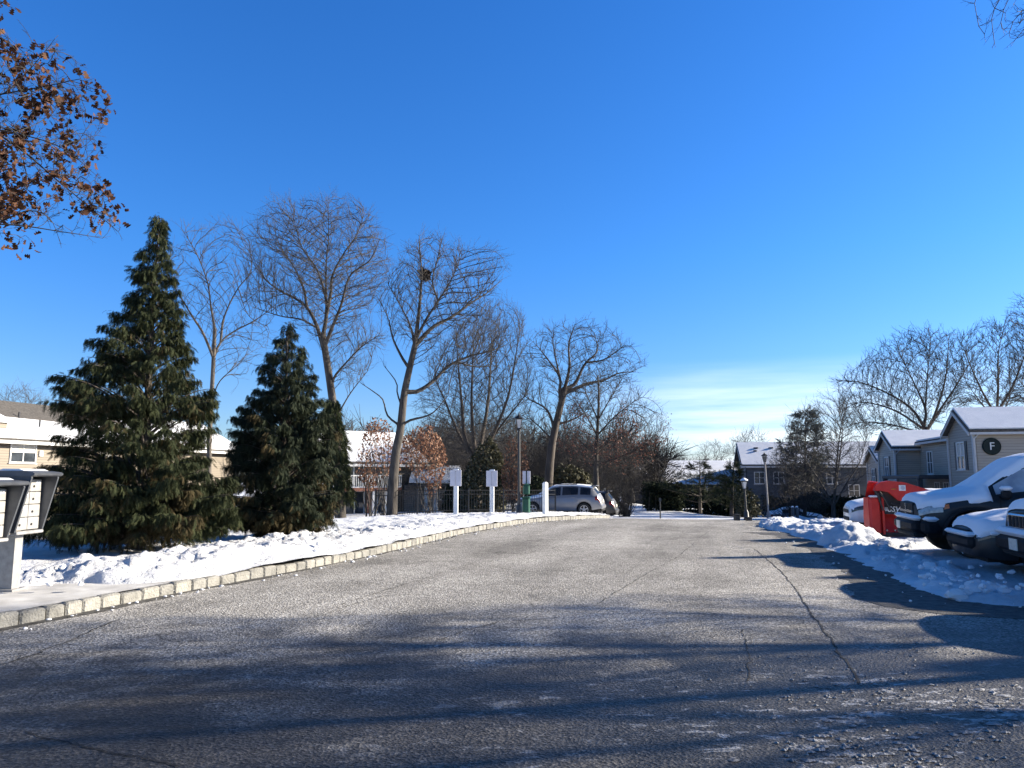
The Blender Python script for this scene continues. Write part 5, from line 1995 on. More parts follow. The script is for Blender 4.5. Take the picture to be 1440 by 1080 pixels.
# porch structure with snowy roof further right (pool cabana)
q0, q1 = W(566, 720, 60), W(640, 720, 60)
gq = gz(q0[0], q0[1])
pv = thing('pool_cabana', 'small cabana with white columns and a thick snowy roof behind the fence', 'cabana', (q0[0], q0[1], gq))
wq = q1[0] - q0[0]
zq = W(600, 682, 60)[2] - gq
MB().box((wq * .5, 2.6, zq / 2), (wq, 4.0, zq)).build('wall', M['siding_taupe'], pv)
rq = MB()
gable_roof(rq, wq * .18, wq, .0, 4.6, zq, 1.0, over=.3)
rqo = rq.build('roof', M['shingle'], pv)
sq = MB()
gable_roof(sq, wq * .2, wq * .98, .05, 4.55, zq + .30, 1.0, over=.3, th=.28)
sq.build('roof_snow', M['snow'], rqo)
for k in (.45, .62, .93):
    MB().box((wq * k, .1, zq / 2), (.32, .32, zq), bev=.03).box((wq * k, .1, .15), (.42, .42, .3)).build('column', M['trim'], pv)
MB().box((wq * .66, .1, zq + .06), (wq * .66, .36, .3)).build('beam', M['trim'], pv)
window(pv, (wq * .53, .6, 1.6), 0, .7, 1.6, 1, 3, nm='window')
window(pv, (wq * .8, .6, 1.5), 0, 1.0, 1.2, 2, 2, nm='window')

# --- far tall dark house (right of centre) and the low one to its left
r0, r1 = W(1050, 700, 89), W(1250, 700, 86)
gR = gz(r0[0], r0[1])
zeR = W(1060, 653, 90)[2] - gR
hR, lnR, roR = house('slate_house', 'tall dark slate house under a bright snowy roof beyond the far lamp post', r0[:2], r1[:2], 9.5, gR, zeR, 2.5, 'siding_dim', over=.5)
for (px, py) in ((1069, 630), (1067, 635), (1091, 629), (1120, 631)):
    xx = along(px, r0, r1)
    yy = 3.1 if py < 633 else 2.4
    zz = zeR + .30 + 2.5 * (yy / 4.75)
    MB().box((xx, yy, zz + .08), (.55 if py < 633 else .4, .22, .15), bev=.03).build('roof_vent', M['black_metal'], roR)
for (px, py) in ((1068, 672), (1095, 672), (1147, 701), (1170, 672), (1200, 690)):
    xx, zz = at(px, py, r0, r1, hR, gR)
    window(hR, (xx, 0, zz), 0, 1.2, 1.4, 2, 2, frame='trim_grey' if px != 1147 else 'trim')

l0, l1 = W(884, 700, 98), W(1052, 700, 97)
gL = gz(l0[0], l0[1])
zeL = W(900, 671, 98)[2] - gL
hL, lnL, roL = house('low_house', 'low far house with a snowy roof behind the broad dark pine', l0[:2], l1[:2], 9, gL, zeL, 1.95, 'siding_taupe', over=.5)
for px in (918, 938, 960, 1003):
    xx = along(px, l0, l1)
    MB().box((xx, 2.6, zeL + .32 + 1.95 * 2.6 / 4.5), (.6, .22, .15), bev=.03).build('roof_vent', M['black_metal'], roL)
for (px, py) in ((900, 685), (918, 682), (934, 680), (1030, 685)):
    xx, zz = at(px, py, l0, l1, hL, gL)
    window(hL, (xx, 0, zz), 0, 1.3, 1.4, 2, 2, frame='trim_grey')
xa_ = along(914, l0, l1)
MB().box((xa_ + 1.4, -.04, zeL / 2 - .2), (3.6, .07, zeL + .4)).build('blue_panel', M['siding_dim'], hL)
# lean-to porch
xs0, xs1 = along(926, l0, l1), along(1030, l0, l1)
zp = W(960, 683, 96)[2] - gL
lp_ = MB().slab([(xs0, -3.0, zp), (xs1, -3.0, zp), (xs1, .0, zp + 1.0), (xs0, .0, zp + 1.0)], .14)
lpo = lp_.build('porch_roof', M['shingle'], hL)
MB().slab([(xs0 + .8, -2.95, zp + .15), (xs1, -2.95, zp + .15), (xs1, -.1, zp + 1.1), (xs0 + .8, -.1, zp + 1.1)], .12).build('porch_snow', M['snow'], lpo)
for k in range(6):
    xx = lerp(xs0 + .3, xs1 - .3, k / 5)
    MB().box((xx, -2.8, zp / 2 - .2), (.25, .25, zp + .4)).build('porch_post', M['trim_grey'] if k else M['shutter'], hL)

# dark clipped hedge in front of the far houses
def hedge(label, a, b, h, wd, seed, n=5200):
    r = np.random.default_rng(seed)
    root = thing('hedge', label, 'hedge', ((a[0] + b[0]) / 2, (a[1] + b[1]) / 2, gz((a[0] + b[0]) / 2, (a[1] + b[1]) / 2)), 0, 'dark hedges beyond the far lawn')
    off = np.array(root.location)
    t = r.random(n)
    p = np.stack((a[0] + (b[0] - a[0]) * t, a[1] + (b[1] - a[1]) * t + r.uniform(-wd / 2, wd / 2, n), np.zeros(n)), 1)
    hh = h * (.8 + .45 * fbm(p[:, 0], p[:, 1], .55, 3, seed))
    p[:, 2] = hh * r.random(n) ** .7
    p[:, 2] += zland(p[:, 0], p[:, 1])
    v, f = leaves(p - off, .26, seed, hang=.1)
    mesh_obj('foliage', v, f, M['frond_dark'], root)
    st = MB()
    for k in range(26):
        q = p[int(r.integers(n))] - off
        gq_ = float(zland(q[0] + off[0], q[1] + off[1])) - off[2]
        st.tube([(q[0], q[1], gq_ - .1), (q[0] + r.normal(0, .2), q[1], gq_ + h * .8)], [.04, .015], 5)
    st.build('stems', M['bark_dark'], root)


hedge('dark hedge behind the far lawn, left of the broad pine', W(905, 715, 63), W(958, 715, 63), 2.0, 1.6, 201)
hedge('dark hedge under the pines at the end of the road', W(958, 715, 66), W(1060, 715, 64), 2.1, 1.8, 202)
hedge('dark hedge at the foot of the tall slate house', W(1072, 715, 74), W(1225, 715, 74), 2.3, 2.2, 203, 7000)

# far wood closing the view behind everything
def wood(a, b, h0, h1, n, seed, nst):
    r = np.random.default_rng(seed)
    t = np.sort(r.random(nst))
    out = []
    for q in t:
        x, y = a[0] + (b[0] - a[0]) * q, a[1] + (b[1] - a[1]) * q + r.uniform(-8, 8)
        g_ = gz(x, y)
        h = lerp(h0, h1, fbm(np.array([x * .05]), np.array([y * .05]), 1.0, 3, seed)[0] ** 1.0) * r.uniform(.7, 1.1)
        k = 12
        bs = np.array((x, y, g_ - .3))
        tip = bs + np.array((r.normal(0, .6), 0, h * .62))
        pth = smooth_path([bs, (bs + tip) / 2 + r.normal(0, .2, 3), tip], h * .1)
        rad = np.linspace(.22, .08, len(pth))
        out.append(tubes(pth[:-1], pth[1:], rad[:-1], rad[1:], 4))
        i = r.integers(len(pth) // 3, len(pth), k * 2)
        p0 = pth[i]
        d = r.normal(0, .65, (k * 2, 3)) + np.array((0, 0, .9))
        d /= np.linalg.norm(d, axis=1)[:, None]
        ln = h * r.uniform(.2, .42, k * 2)
        p1 = p0 + d * ln[:, None]
        out.append(tubes(p0, p1, np.full(k * 2, .07), np.full(k * 2, .025), 3))
        nt_ = 9
        tt = r.uniform(.3, 1, (k * 2, nt_))
        s0 = (p0[:, None] + (p1 - p0)[:, None] * tt[..., None]).reshape(-1, 3)
        dd_ = np.repeat(d, nt_, 0) + r.normal(0, .5, (len(s0), 3))
        dd_ /= np.linalg.norm(dd_, axis=1)[:, None]
        out.append(tubes(s0, s0 + dd_ * r.uniform(1, 2.4, len(s0))[:, None], np.full(len(s0), .035), np.full(len(s0), .012), 3))
    return merge(out)


v1 = wood((-150, 150), (-8, 118), 8, 11, 0, 301, 95)
v2 = wood((-12, 125), (40, 150), 7.5, 10, 0, 302, 70)
v3 = wood((30, 170), (150, 150), 8, 11, 0, 303, 60)
v4 = wood((-22, 80), (18, 92), 7.5, 11, 0, 304, 120)
v, f = merge([v1, v2, v3, v4])
tag(mesh_obj('far_woods', v, f, M['twig_dark']), 'brown bare winter wood far behind the houses', 'wood', kind='stuff')
# ------------------------------------------------------------------ vehicles
class Car:
    """Lofted car body. s runs back from the nose, tables give top, belt and widths; local +x is forward."""

    def __init__(self, spec):
        self.sp = spec
        self.Ln = spec['L']

    def section(self, s):
        sp = self.sp
        zt, wt = interp(sp['zt'], s), interp(sp['wt'], s)
        zb, wb, ws = interp(sp['zb'], s), interp(sp['wb'], s), interp(sp['ws'], s)
        zl = interp(sp['zl'], s)
        for sc in sp['wheels']:
            d = s - sc
            if abs(d) < sp['arch']:
                zl = max(zl, sp['wz'] + math.sqrt(sp['arch'] ** 2 - d * d))
        cr = interp(sp['cr'], s) if 'cr' in sp else .05
        zb = min(zb, zt - cr - .01)
        zl = min(zl, zb - .14)
        return np.array([(0, zt), (.5 * wt, zt - .18 * cr), (.85 * wt, zt - .55 * cr), (wt, zt - cr), (wb, zb), (ws, zb - .09),
                         (ws + .006, lerp(zb - .09, zl, .5)), (ws - .015, lerp(zb - .09, zl, .86)), (ws - .07, zl)])

    def S(self, s, u, side):
        q = self.section(s)
        i = min(int(u), len(q) - 2)
        p = q[i] + (q[i + 1] - q[i]) * (u - i)
        return np.array((self.Ln / 2 - s, side * p[0], p[1]))

    def nrm(self, s, u, side):
        e = .03
        a = self.S(min(s + e, self.Ln), u, side) - self.S(max(s - e, 0), u, side)
        b = self.S(s, min(u + .12, 7.9), side) - self.S(s, max(u - .12, 0), side)
        n = np.cross(a, b) * -side
        n = n / (np.linalg.norm(n) + 1e-9)
        return n if n[2] > -.3 or n[1] * side > 0 else -n

    def stations(self):
        st = set(np.round(np.linspace(0, self.Ln, 64), 3))
        for sc in self.sp['wheels']:
            st |= set(np.round(sc + self.sp['arch'] * np.cos(np.linspace(0, PI, 17)), 3))
        st |= {.02, .05, .09, .14, self.Ln - .03, self.Ln - .08}
        return [s for s in sorted(st) if 0 <= s <= self.Ln]

    def body(self, root, mat):
        mb = MB()
        st = self.stations()
        secs = [self.section(s) for s in st]
        n = len(secs[0])
        cols = 2 * n - 1
        for s, q in zip(st, secs):
            x = self.Ln / 2 - s
            for j in range(cols):
                k = j - (n - 1)
                p = q[abs(k)]
                mb.v.append((x, p[0] * (1 if k > 0 else -1), p[1]))
        for i in range(len(st) - 1):
            for j in range(cols - 1):
                a = i * cols + j
                mb.f.append((a, a + 1, a + cols + 1, a + cols))
        mb.f.append(tuple(range(cols - 1, -1, -1)))
        o = (len(st) - 1) * cols
        mb.f.append(tuple(range(o, o + cols)))
        return mb.build('body', mat, root, True)

    def patch(self, s0, s1, u0, u1, side, off, ns=10, nu=5, shape=None):
        mb = MB()
        for a in np.linspace(0, 1, ns):
            for b in np.linspace(0, 1, nu):
                s, u = lerp(s0, s1, a), lerp(u0, u1, b)
                if shape:
                    s, u = shape(a, b)
                p = self.S(s, u, side) + self.nrm(s, u, side) * off
                mb.v.append(tuple(p))
        for i in range(ns - 1):
            for j in range(nu - 1):
                a = i * nu + j
                mb.f.append((a, a + 1, a + nu + 1, a + nu))
        return mb

    def snow(self, root, amount, th, seed, s0=0.0, s1=None, umax=5.0, mat='snow_car', glass=None):
        """blanket on every face that looks upward, ragged at its edge"""
        s1 = s1 or self.Ln
        ss = np.arange(s0, s1 + .001, .06)
        uu = np.concatenate([np.linspace(0, 3, 13), np.linspace(3, umax, 9)[1:]])
        V, Mk = [], []
        for s in ss:
            row, mr = [], []
            for side in (-1, 1):
                us = uu if side > 0 else uu[::-1]
                for u in us:
                    if side > 0 and u == 0:
                        continue
                    p, nn = self.S(s, u, side), self.nrm(s, u, side)
                    nz = float(fbm(np.array(p[0] * 1.0 + 31 * side), np.array(p[1] + p[2]), 2.3, 4, seed)) - .5
                    m = float(nstep(.0, .22, nn[2] + 1.1 * nz - (1 - amount)))
                    if glass and glass[0] < s < glass[1]:
                        m *= float(1 - nstep(2.75, 3.12, u + .5 * nz))
                    e = min(1, (s - s0) / .12 + .25, (s1 - s) / .12 + .25)
                    t = th * m * e * (1 + .5 * nz)
                    row.append(p + nn * (t - .012) + np.array((0, 0, .3 * t)))
                    mr.append(m)
            V.append(row), Mk.append(mr)
        V, Mk = np.array(V), np.array(Mk)
        ny, nx = Mk.shape
        i = np.arange(ny * nx).reshape(ny, nx)
        f = np.stack((i[:-1, :-1], i[:-1, 1:], i[1:, 1:], i[1:, :-1]), -1).reshape(-1, 4)
        f = f[(Mk.reshape(-1)[f] > .02).any(1)]
        if not len(f):
            return None
        used = np.unique(f)
        mp = np.full(ny * nx, -1)
        mp[used] = np.arange(len(used))
        return mesh_obj('snow_cover', V.reshape(-1, 3)[used], mp[f].astype(np.int32), M[mat], root, 'all')

    def wheels(self, root, rim='rim', r=.34, w_=.22, spokes=5, steer=0.0):
        for sc in self.sp['wheels']:
            for side in (-1, 1):
                c = (self.Ln / 2 - sc, side * (interp(self.sp['ws'], sc) - w_ / 2 - .015), r)
                t = MB()
                prof = [(r * .62, -w_ / 2 + .02), (r * .90, -w_ / 2), (r * .985, -w_ / 2 + .035), (r, 0), (r * .985, w_ / 2 - .035), (r * .90, w_ / 2), (r * .62, w_ / 2 - .02)]
                t.lathe(prof, c, 28, 'y')
                ty = t.build('wheel', M['tyre'], root, True)
                m = MB()
                o = side * (w_ / 2 - .012)
                m.lathe([(r * .64, o - .01), (r * .64, o + side * .012), (r * .57, o + side * .010), (r * .57, o - side * .03)], c, 24, 'y')
                for k in range(spokes):
                    a = 2 * PI * k / spokes + .3
                    m.box((c[0] + math.cos(a) * r * .32, c[1] + o - side * .004, c[2] + math.sin(a) * r * .32), (r * .60, .035, r * .17), ry=-a)
                m.lathe([(r * .15, o - .03), (r * .15, o + side * .015), (r * .08, o + side * .025)], c, 12, 'y')
                m.build('rim', M[rim], ty)

    def under(self, root):
        sp = self.sp
        zz = sp['wz'] + sp['arch'] + .02
        zt = min(zz, interp(sp['zb'], sp['wheels'][0]) - .12)
        MB().box((0, 0, (sp['clear'] + zt) / 2), (self.Ln - .35, 2 * (interp(sp['ws'], self.Ln / 2) - .26), zt - sp['clear'])).build('underbody', M['underbody'], root)


def mirrorbox(mb, x, y, z, s=1.0):
    mb.box((x, y, z), (.16 * s, .24 * s, .22 * s), bev=.05)


def put(name, label, nose_px, D, heading, spec, cat, z=None, group='vehicles parked nose to the road'):
    """nose_px: pixel column of the nose centre at depth D; heading: plan angle the nose points to"""
    n = W(nose_px, 700, D)
    L_ = spec['L']
    hx, hy = math.cos(heading), math.sin(heading)
    cx, cy = n[0] - hx * L_ / 2, n[1] - hy * L_ / 2
    zz = lotz(cx, cy) if z is None else z
    return thing(name, label, cat, (cx, cy, zz), heading, group)


HEAD = math.radians(180 - 15.5)

# --- dark pickup
TR = dict(L=5.75, wheels=(.90, 4.48), arch=.47, wz=.40, clear=.36,
          zt=[(0, .98), (.06, 1.04), (.2, 1.10), (.8, 1.17), (1.28, 1.22), (1.36, 1.25), (2.15, 1.80), (2.4, 1.88), (2.9, 1.92), (3.7, 1.89), (3.95, 1.82), (4.08, 1.30), (4.2, 1.27), (5.75, 1.26)],
          wt=[(0, .55), (.06, .68), (.25, .76), (1.3, .80), (1.45, .76), (2.2, .66), (2.6, .68), (3.7, .68), (4.0, .70), (4.12, .92), (5.75, .92)],
          cr=[(0, .05), (1.3, .05), (2.3, .07), (4.0, .05), (4.2, .02), (5.75, .02)],
          zb=[(0, .86), (.2, .97), (.9, 1.07), (1.3, 1.10), (1.7, 1.14), (3.9, 1.18), (5.75, 1.20)],
          wb=[(0, .62), (.06, .76), (.2, .88), (.5, .95), (1.4, .94), (2, .91), (3.9, .91), (4.1, .95), (5.75, .94)],
          ws=[(0, .66), (.06, .80), (.2, .92), (.5, .985), (1.3, .99), (4, .985), (5.6, .985), (5.75, .93)],
          zl=[(0, .62), (.2, .56), (.6, .50), (1.6, .46), (4, .46), (5.75, .60)])
for k_ in ('zt', 'wt', 'cr', 'zb', 'wb', 'ws', 'zl'):
    TR[k_] = [(s_ if s_ < .6 else (.6 + (s_ - .6) * .62 if s_ < 1.4 else s_ - .30), z_) for s_, z_ in TR[k_]]
TR['L'] = 5.45
TR['wheels'] = (.88, 4.25)
t = put('pickup_truck', 'big dark pickup with snow on hood and windshield, beside the red plow', 1275, 15.2, HEAD, TR, 'truck')
c = Car(TR)
c.body(t, M['navy_paint'])
c.under(t)
c.wheels(t, 'rim', .42, .27, 5)
hx = TR['L'] / 2
for side in (-1, 1):
    c.patch(1.30, 2.42, 3.14, 3.86, side, .006, 10, 4).build('side_window', M['frost_glass'], t)
    c.patch(2.52, 3.52, 3.14, 3.86, side, .006, 10, 4).build('side_window', M['carglass'], t)
    c.patch(.04, .40, 4.3, 5.4, side, .012, 8, 5).build('headlight', M['lens'], t)
    c.patch(.42, .50, 4.45, 5.15, side, .012, 5, 4).build('corner_light', M['amber'], t)
    mm_ = MB()
    mirrorbox(mm_, hx - 1.40, side * 1.12, 1.17, .9)
    mm_.tube([(hx - 1.37, side * .90, 1.12), (hx - 1.38, side * 1.06, 1.16)], .04, 6)
    mo = mm_.build('mirror', M['plastic'], t)
    MB().box((hx - 1.40, side * 1.12, 1.285), (.16, .23, .08), bev=.03).build('mirror_snow', M['snow_car'], mo)
    # flares over the arches
    for sc in TR['wheels']:
        fl = MB()
        pts = [(hx - sc + .50 * math.cos(a), side * 1.0, .40 + .50 * math.sin(a)) for a in np.linspace(.05, PI - .05, 15)]
        fl.tube(pts, .035, 6)
        fl.build('fender_flare', M['plastic'], t, True)
    MB().box((hx - 2.25, side * .995, 1.0), (.2, .03, .05), bev=.01).build('door_handle', M['plastic'], t)
    for s_ in (1.34, 2.48, 3.6):
        MB().box((hx - s_, side * .987, .80), (.012, .012, .55)).build('door_seam', M['underbody'], t)
c.patch(1.14, 1.8, 0, 2.9, 1, .005).build('windshield', M['carglass'], t)
c.patch(1.14, 1.8, 0, 2.9, -1, .005).build('windshield', M['carglass'], t)
g_ = MB()
g_.box((hx - .01, 0, .83), (.06, 1.06, .34), bev=.02)
go = g_.build('grille', M['plastic'], t)
MB().box((hx + .025, 0, .83), (.03, 1.0, .045)).box((hx + .024, 0, .83), (.028, .05, .30)).build('grille_bars', M['chrome'], go)
b_ = MB()
b_.box((hx - .02, 0, .56), (.26, 1.62, .24), bev=.07)
b_.box((hx - .22, .86, .56), (.40, .22, .24), rz=.45, bev=.05).box((hx - .22, -.86, .56), (.40, .22, .24), rz=-.45, bev=.05)
bo_ = b_.build('bumper', M['plastic'], t, True)
MB().box((hx - .03, 0, .715), (.24, 1.58, .10), bev=.045).build('bumper_snow', M['snow_car'], bo_, True)
MB().box((hx - .24, .88, .705), (.36, .2, .09), rz=.45, bev=.04).build('bumper_snow', M['snow_car'], bo_, True)
MB().box((hx + .12, -.30, .545), (.012, .30, .15)).build('license_plate', M['plate'], bo_)
MB().box((hx - .03, 0, .40), (.20, 1.5, .10), bev=.03).build('air_dam', M['underbody'], t)
c.snow(t, .80, .075, 501, .03, 3.7, glass=(1.22, 3.6))
# snow clumped on the near front wheel and bed rail
MB().add(*ico(.10, (hx - .72, .93, .14), np.random.default_rng(3))).build('wheel_snow', M['snow_car'], t, 'all')

# --- low dark sedan
SD = dict(L=4.6, wheels=(.90, 3.58), arch=.37, wz=.31, clear=.17,
          zt=[(0, .66), (.05, .70), (.2, .76), (.7, .86), (1.2, .94), (1.32, .97), (2.1, 1.36), (2.5, 1.43), (3.0, 1.42), (3.4, 1.34), (3.95, 1.07), (4.5, 1.03), (4.6, .95)],
          wt=[(0, .45), (.05, .55), (.2, .66), (1.2, .72), (1.35, .68), (2.2, .54), (3.2, .54), (4.0, .66), (4.6, .60)],
          cr=[(0, .05), (1.3, .05), (2.2, .06), (3.6, .05), (4.6, .05)],
          zb=[(0, .58), (.2, .68), (.7, .78), (1.3, .86), (2, .90), (3.6, .95), (4.6, .90)],
          wb=[(0, .52), (.05, .64), (.2, .77), (.5, .84), (1.4, .83), (3.6, .82), (4.4, .76), (4.6, .68)],
          ws=[(0, .56), (.05, .68), (.2, .81), (.5, .88), (1.3, .89), (3.8, .89), (4.4, .83), (4.6, .72)],
          zl=[(0, .26), (.3, .22), (1.4, .20), (3.2, .20), (4.6, .34)])


def light_car(root, spec, paintm, snow_amt, snow_th, seed, rim='rim', glass='carglass', wsh=True, win=((1.62, 2.55), (2.66, 3.45)), head=(.05, .38), tail=True, tyre=.31):
    c = Car(spec)
    c.body(root, M[paintm])
    c.under(root)
    c.wheels(root, rim, tyre, .2, 5)
    hx = spec['L'] / 2
    for side in (-1, 1):
        for a, b in win:
            c.patch(a, b, 3.12, 3.86, side, .006, 10, 4).build('side_window', M[glass], root)
        c.patch(head[0], head[1], 4.3, 5.2, side, .010, 8, 5).build('headlight', M['lens_dark'], root)
        m_ = MB()
        mirrorbox(m_, hx - win[0][0] - .12, side * (interp(spec['ws'], 1.8) + .10), interp(spec['zb'], 1.8) + .10, .8)
        m_.build('mirror', M[paintm], root)
        if tail:
            c.patch(spec['L'] - .32, spec['L'] - .05, 4.2, 5.4, side, .010, 6, 5).build('tail_light', M['tail_red'], root)
    if wsh:
        for side in (-1, 1):
            c.patch(spec['wsh'][0], spec['wsh'][1], 0, 2.9, side, .006).build('windshield', M['carglass'], root)
    if 'rear' in spec:
        for side in (-1, 1):
            c.patch(spec['rear'][0], spec['rear'][1], 0, 2.7, side, .006).build('rear_window', M['carglass'], root)
    if snow_amt:
        c.snow(root, snow_amt, snow_th, seed, .03, glass=(win[0][0], win[-1][1]))
    return c


SD['wsh'] = (1.4, 2.05)
SD['rear'] = (3.45, 3.9)
t = put('sedan', 'low dark sedan under thick snow between the pickup and the slotted grille', 1348, 12.6, HEAD, SD, 'car')
light_car(t, SD, 'black_paint', .93, .09, 511)
hx = SD['L'] / 2
b_ = MB()
b_.box((hx - .03, 0, .46), (.2, 1.24, .2), bev=.06)
bo_ = b_.build('bumper', M['plastic'], t, True)
MB().box((hx + .015, 0, .585), (.17, 1.2, .075), bev=.03).build('bumper_snow', M['snow_car'], bo_, True)
MB().box((hx - .40, .855, .62), (.46, .06, .05), bev=.02).build('headlight_snow', M['snow_car'], t)
MB().box((hx - .02, 0, .60), (.10, .86, .10), bev=.02).build('grille', M['underbody'], t)

# --- next car of the row, just outside the frame; its shadow lies on the near asphalt
t = thing('sedan', 'snowy dark sedan parked nearest, just beyond the right edge', 'car', (6.15 + 2.3 * .966, 8.15 - 2.3 * .26, lotz(8, 8)), HEAD, 'vehicles parked nose to the road')
light_car(t, SD, 'navy_paint', .93, .09, 515)

# --- snow-capped sport utility at the right edge
JP = dict(L=4.6, wheels=(.86, 3.6), arch=.44, wz=.37, clear=.26,
          zt=[(0, .98), (.05, 1.03), (.2, 1.08), (1.1, 1.15), (1.22, 1.18), (1.95, 1.64), (2.4, 1.72), (3.6, 1.71), (4.2, 1.64), (4.55, 1.2), (4.6, 1.0)],
          wt=[(0, .60), (.05, .68), (.2, .74), (1.2, .76), (1.35, .72), (2.1, .60), (3.8, .60), (4.6, .62)],
          cr=[(0, .05), (1.2, .05), (2.2, .07), (4.6, .06)],
          zb=[(0, .86), (.2, .96), (1.2, 1.05), (2, 1.08), (4.6, 1.10)],
          wb=[(0, .70), (.05, .78), (.2, .86), (.5, .90), (4.2, .88), (4.6, .80)],
          ws=[(0, .74), (.05, .82), (.2, .90), (.5, .94), (4.2, .93), (4.6, .84)],
          zl=[(0, .42), (.3, .36), (1.4, .34), (4.6, .44)], wsh=(1.3, 1.9))
t = put('sport_utility', 'dark utility vehicle with an upright slotted grille, cut by the right edge', 1437, 10.9, HEAD, JP, 'car')
light_car(t, JP, 'black_paint', .95, .09, 521, 'rim_dark', tyre=.37, win=((1.5, 2.5), (2.6, 3.5), (3.6, 4.2)))
hx = JP['L'] / 2
g_ = MB()
g_.box((hx + .012, 0, .84), (.05, 1.10, .22), bev=.02)
go = g_.build('grille', M['chrome'], t)
for k in range(7):
    MB().box((hx + .04, -.42 + .14 * k, .84), (.012, .085, .16)).build('grille_slot', M['underbody'], go)
b_ = MB()
b_.box((hx + .03, 0, .52), (.24, 1.62, .26), bev=.07)
bo_ = b_.build('bumper', M['plastic'], t, True)
MB().box((hx + .04, 0, .69), (.22, 1.6, .11), bev=.05).build('bumper_snow', M['snow_car'], bo_, True)
MB().box((hx + .158, 0, .53), (.012, .31, .16)).build('license_plate', M['plate'], bo_)
MB().box((hx + .0, 0, .40), (.2, 1.3, .1), bev=.03).build('air_dam', M['underbody'], t)

# --- white car past the plow
WC = dict(SD)
WC['L'] = 4.1
for k_ in ('zt', 'zb'):
    WC[k_] = [(s_ * .88, z_ if z_ < 1.0 else 1.0 + (z_ - 1.0) * .3) for s_, z_ in SD[k_]]
for k_ in ('wt', 'cr', 'wb', 'ws', 'zl'):
    WC[k_] = [(s_ * .89, z_) for s_, z_ in SD[k_]]
WC.update(wheels=(.82, 3.2), wsh=(1.24, 1.8), rear=(3.05, 3.45))
t = put('white_car', 'white car with snowy hood, parked just left of the red plow', 1189, 22.6, HEAD, WC, 'car')
light_car(t, WC, 'white_paint', .8, .05, 531, win=((1.45, 2.25), (2.36, 3.05)))
hx = WC['L'] / 2
MB().box((hx - .015, 0, .52), (.06, .9, .12), bev=.02).build('grille', M['plastic'], t)
MB().box((hx - .02, 0, .30), (.08, 1.0, .12), bev=.02).build('lower_grille', M['plastic'], t)

# --- snowed-in car far behind the bank
zc = -2.62
t = thing('snowed_car', 'low grey-blue car half hidden behind the snow bank near two dark posts', 'car', (*W(1117, 700, 69)[:2], zc), math.radians(-14), 'vehicles parked nose to the road')
light_car(t, SD, 'blue_paint', .75, .10, 541)

# --- silver crossover on the left, seen from its rear quarter
EQ = dict(L=4.65, wheels=(.92, 3.74), arch=.41, wz=.355, clear=.22,
          zt=[(0, .80), (.05, .86), (.2, .93), (1.0, 1.06), (1.12, 1.10), (2.0, 1.60), (2.4, 1.68), (3.2, 1.68), (4.0, 1.60), (4.2, 1.54), (4.5, 1.16), (4.6, .98), (4.65, .80)],
          wt=[(0, .50), (.05, .6), (.2, .70), (1.1, .74), (1.3, .70), (2.1, .58), (3.8, .56), (4.25, .56), (4.65, .66)],
          cr=[(0, .05), (1.2, .05), (2.2, .07), (4.65, .06)],
          zb=[(0, .72), (.2, .83), (1.1, .97), (2, 1.0), (3.6, 1.08), (4.5, 1.06), (4.65, .74)],
          wb=[(0, .6), (.05, .7), (.2, .82), (.5, .88), (4.1, .86), (4.5, .80), (4.65, .74)],
          ws=[(0, .64), (.05, .74), (.2, .86), (.5, .92), (4.1, .92), (4.5, .86), (4.65, .78)],
          zl=[(0, .34), (.3, .28), (1.4, .27), (4.0, .30), (4.65, .42)], wsh=(1.25, 1.92), rear=(4.24, 4.46))


def crossover(label, nose, D, paintm, z, snow=None, seed=0):
    t = put('crossover_car', label, nose, D, math.radians(180 - 14), EQ, 'car', z=z, group='cars parked in the left bay')
    c = light_car(t, EQ, paintm, snow or 0, .05, seed, win=((1.5, 2.45), (2.55, 3.4), (3.52, 4.08)), tyre=.355)
    hx = EQ['L'] / 2
    MB().box((-hx + .0, 0, .50), (.16, 1.5, .24), bev=.06).build('bumper', M[paintm], t, True)
    MB().box((-hx + .02, 0, .34), (.14, 1.3, .12), bev=.03).build('lower_bumper', M['plastic'], t)
    MB().box((-hx - .004, 0, .80), (.03, .52, .13)).build('license_plate', M['plate'], t)
    MB().box((-hx + .42, 0, 1.62), (.30, 1.05, .05), bev=.02).build('spoiler', M[paintm], t)
    for side in (-1, 1):
        MB().box((.0, side * .60, 1.705), (2.0, .04, .04)).build('roof_rail', M['plastic'], t)
        MB().box((.2, side * .93, .96), (.18, .03, .04)).box((-.85, side * .93, .99), (.18, .03, .04)).build('door_handles', M[paintm], t)
    return t


crossover('silver crossover car parked behind the white marker post', 731, 42.6, 'silver', gz(2.8, 42) - .02, .22, 551)
crossover('dark car whose red tail light shows past the silver crossover', 757, 45.6, 'grey_paint', gz(4.5, 47) - .12)

# --- red snow plow resting in the lot
q = W(1262, 700, 19.2)
pl = thing('snow_plow', 'red snow plow blade with black band and white lettering, between white car and pickup', 'snow plow', (q[0], q[1], lotz(q[0], q[1])), math.radians(-4))
# blade wing: concave sheet, taller toward its outer (left) end; local x to the right, y away
mb = MB()
nx_, nz_ = 22, 14
X0, X1 = -.70, 1.35


def plow_pt(a, b):
    x = lerp(X0, X1, a)
    H = lerp(1.36, .98, a ** 1.2)
    z = .07 + (H - .07) * b
    y = .30 * math.sin(PI * min(1, b * .9)) - .10 * b + .16 * a
    return np.array((x, y, z))


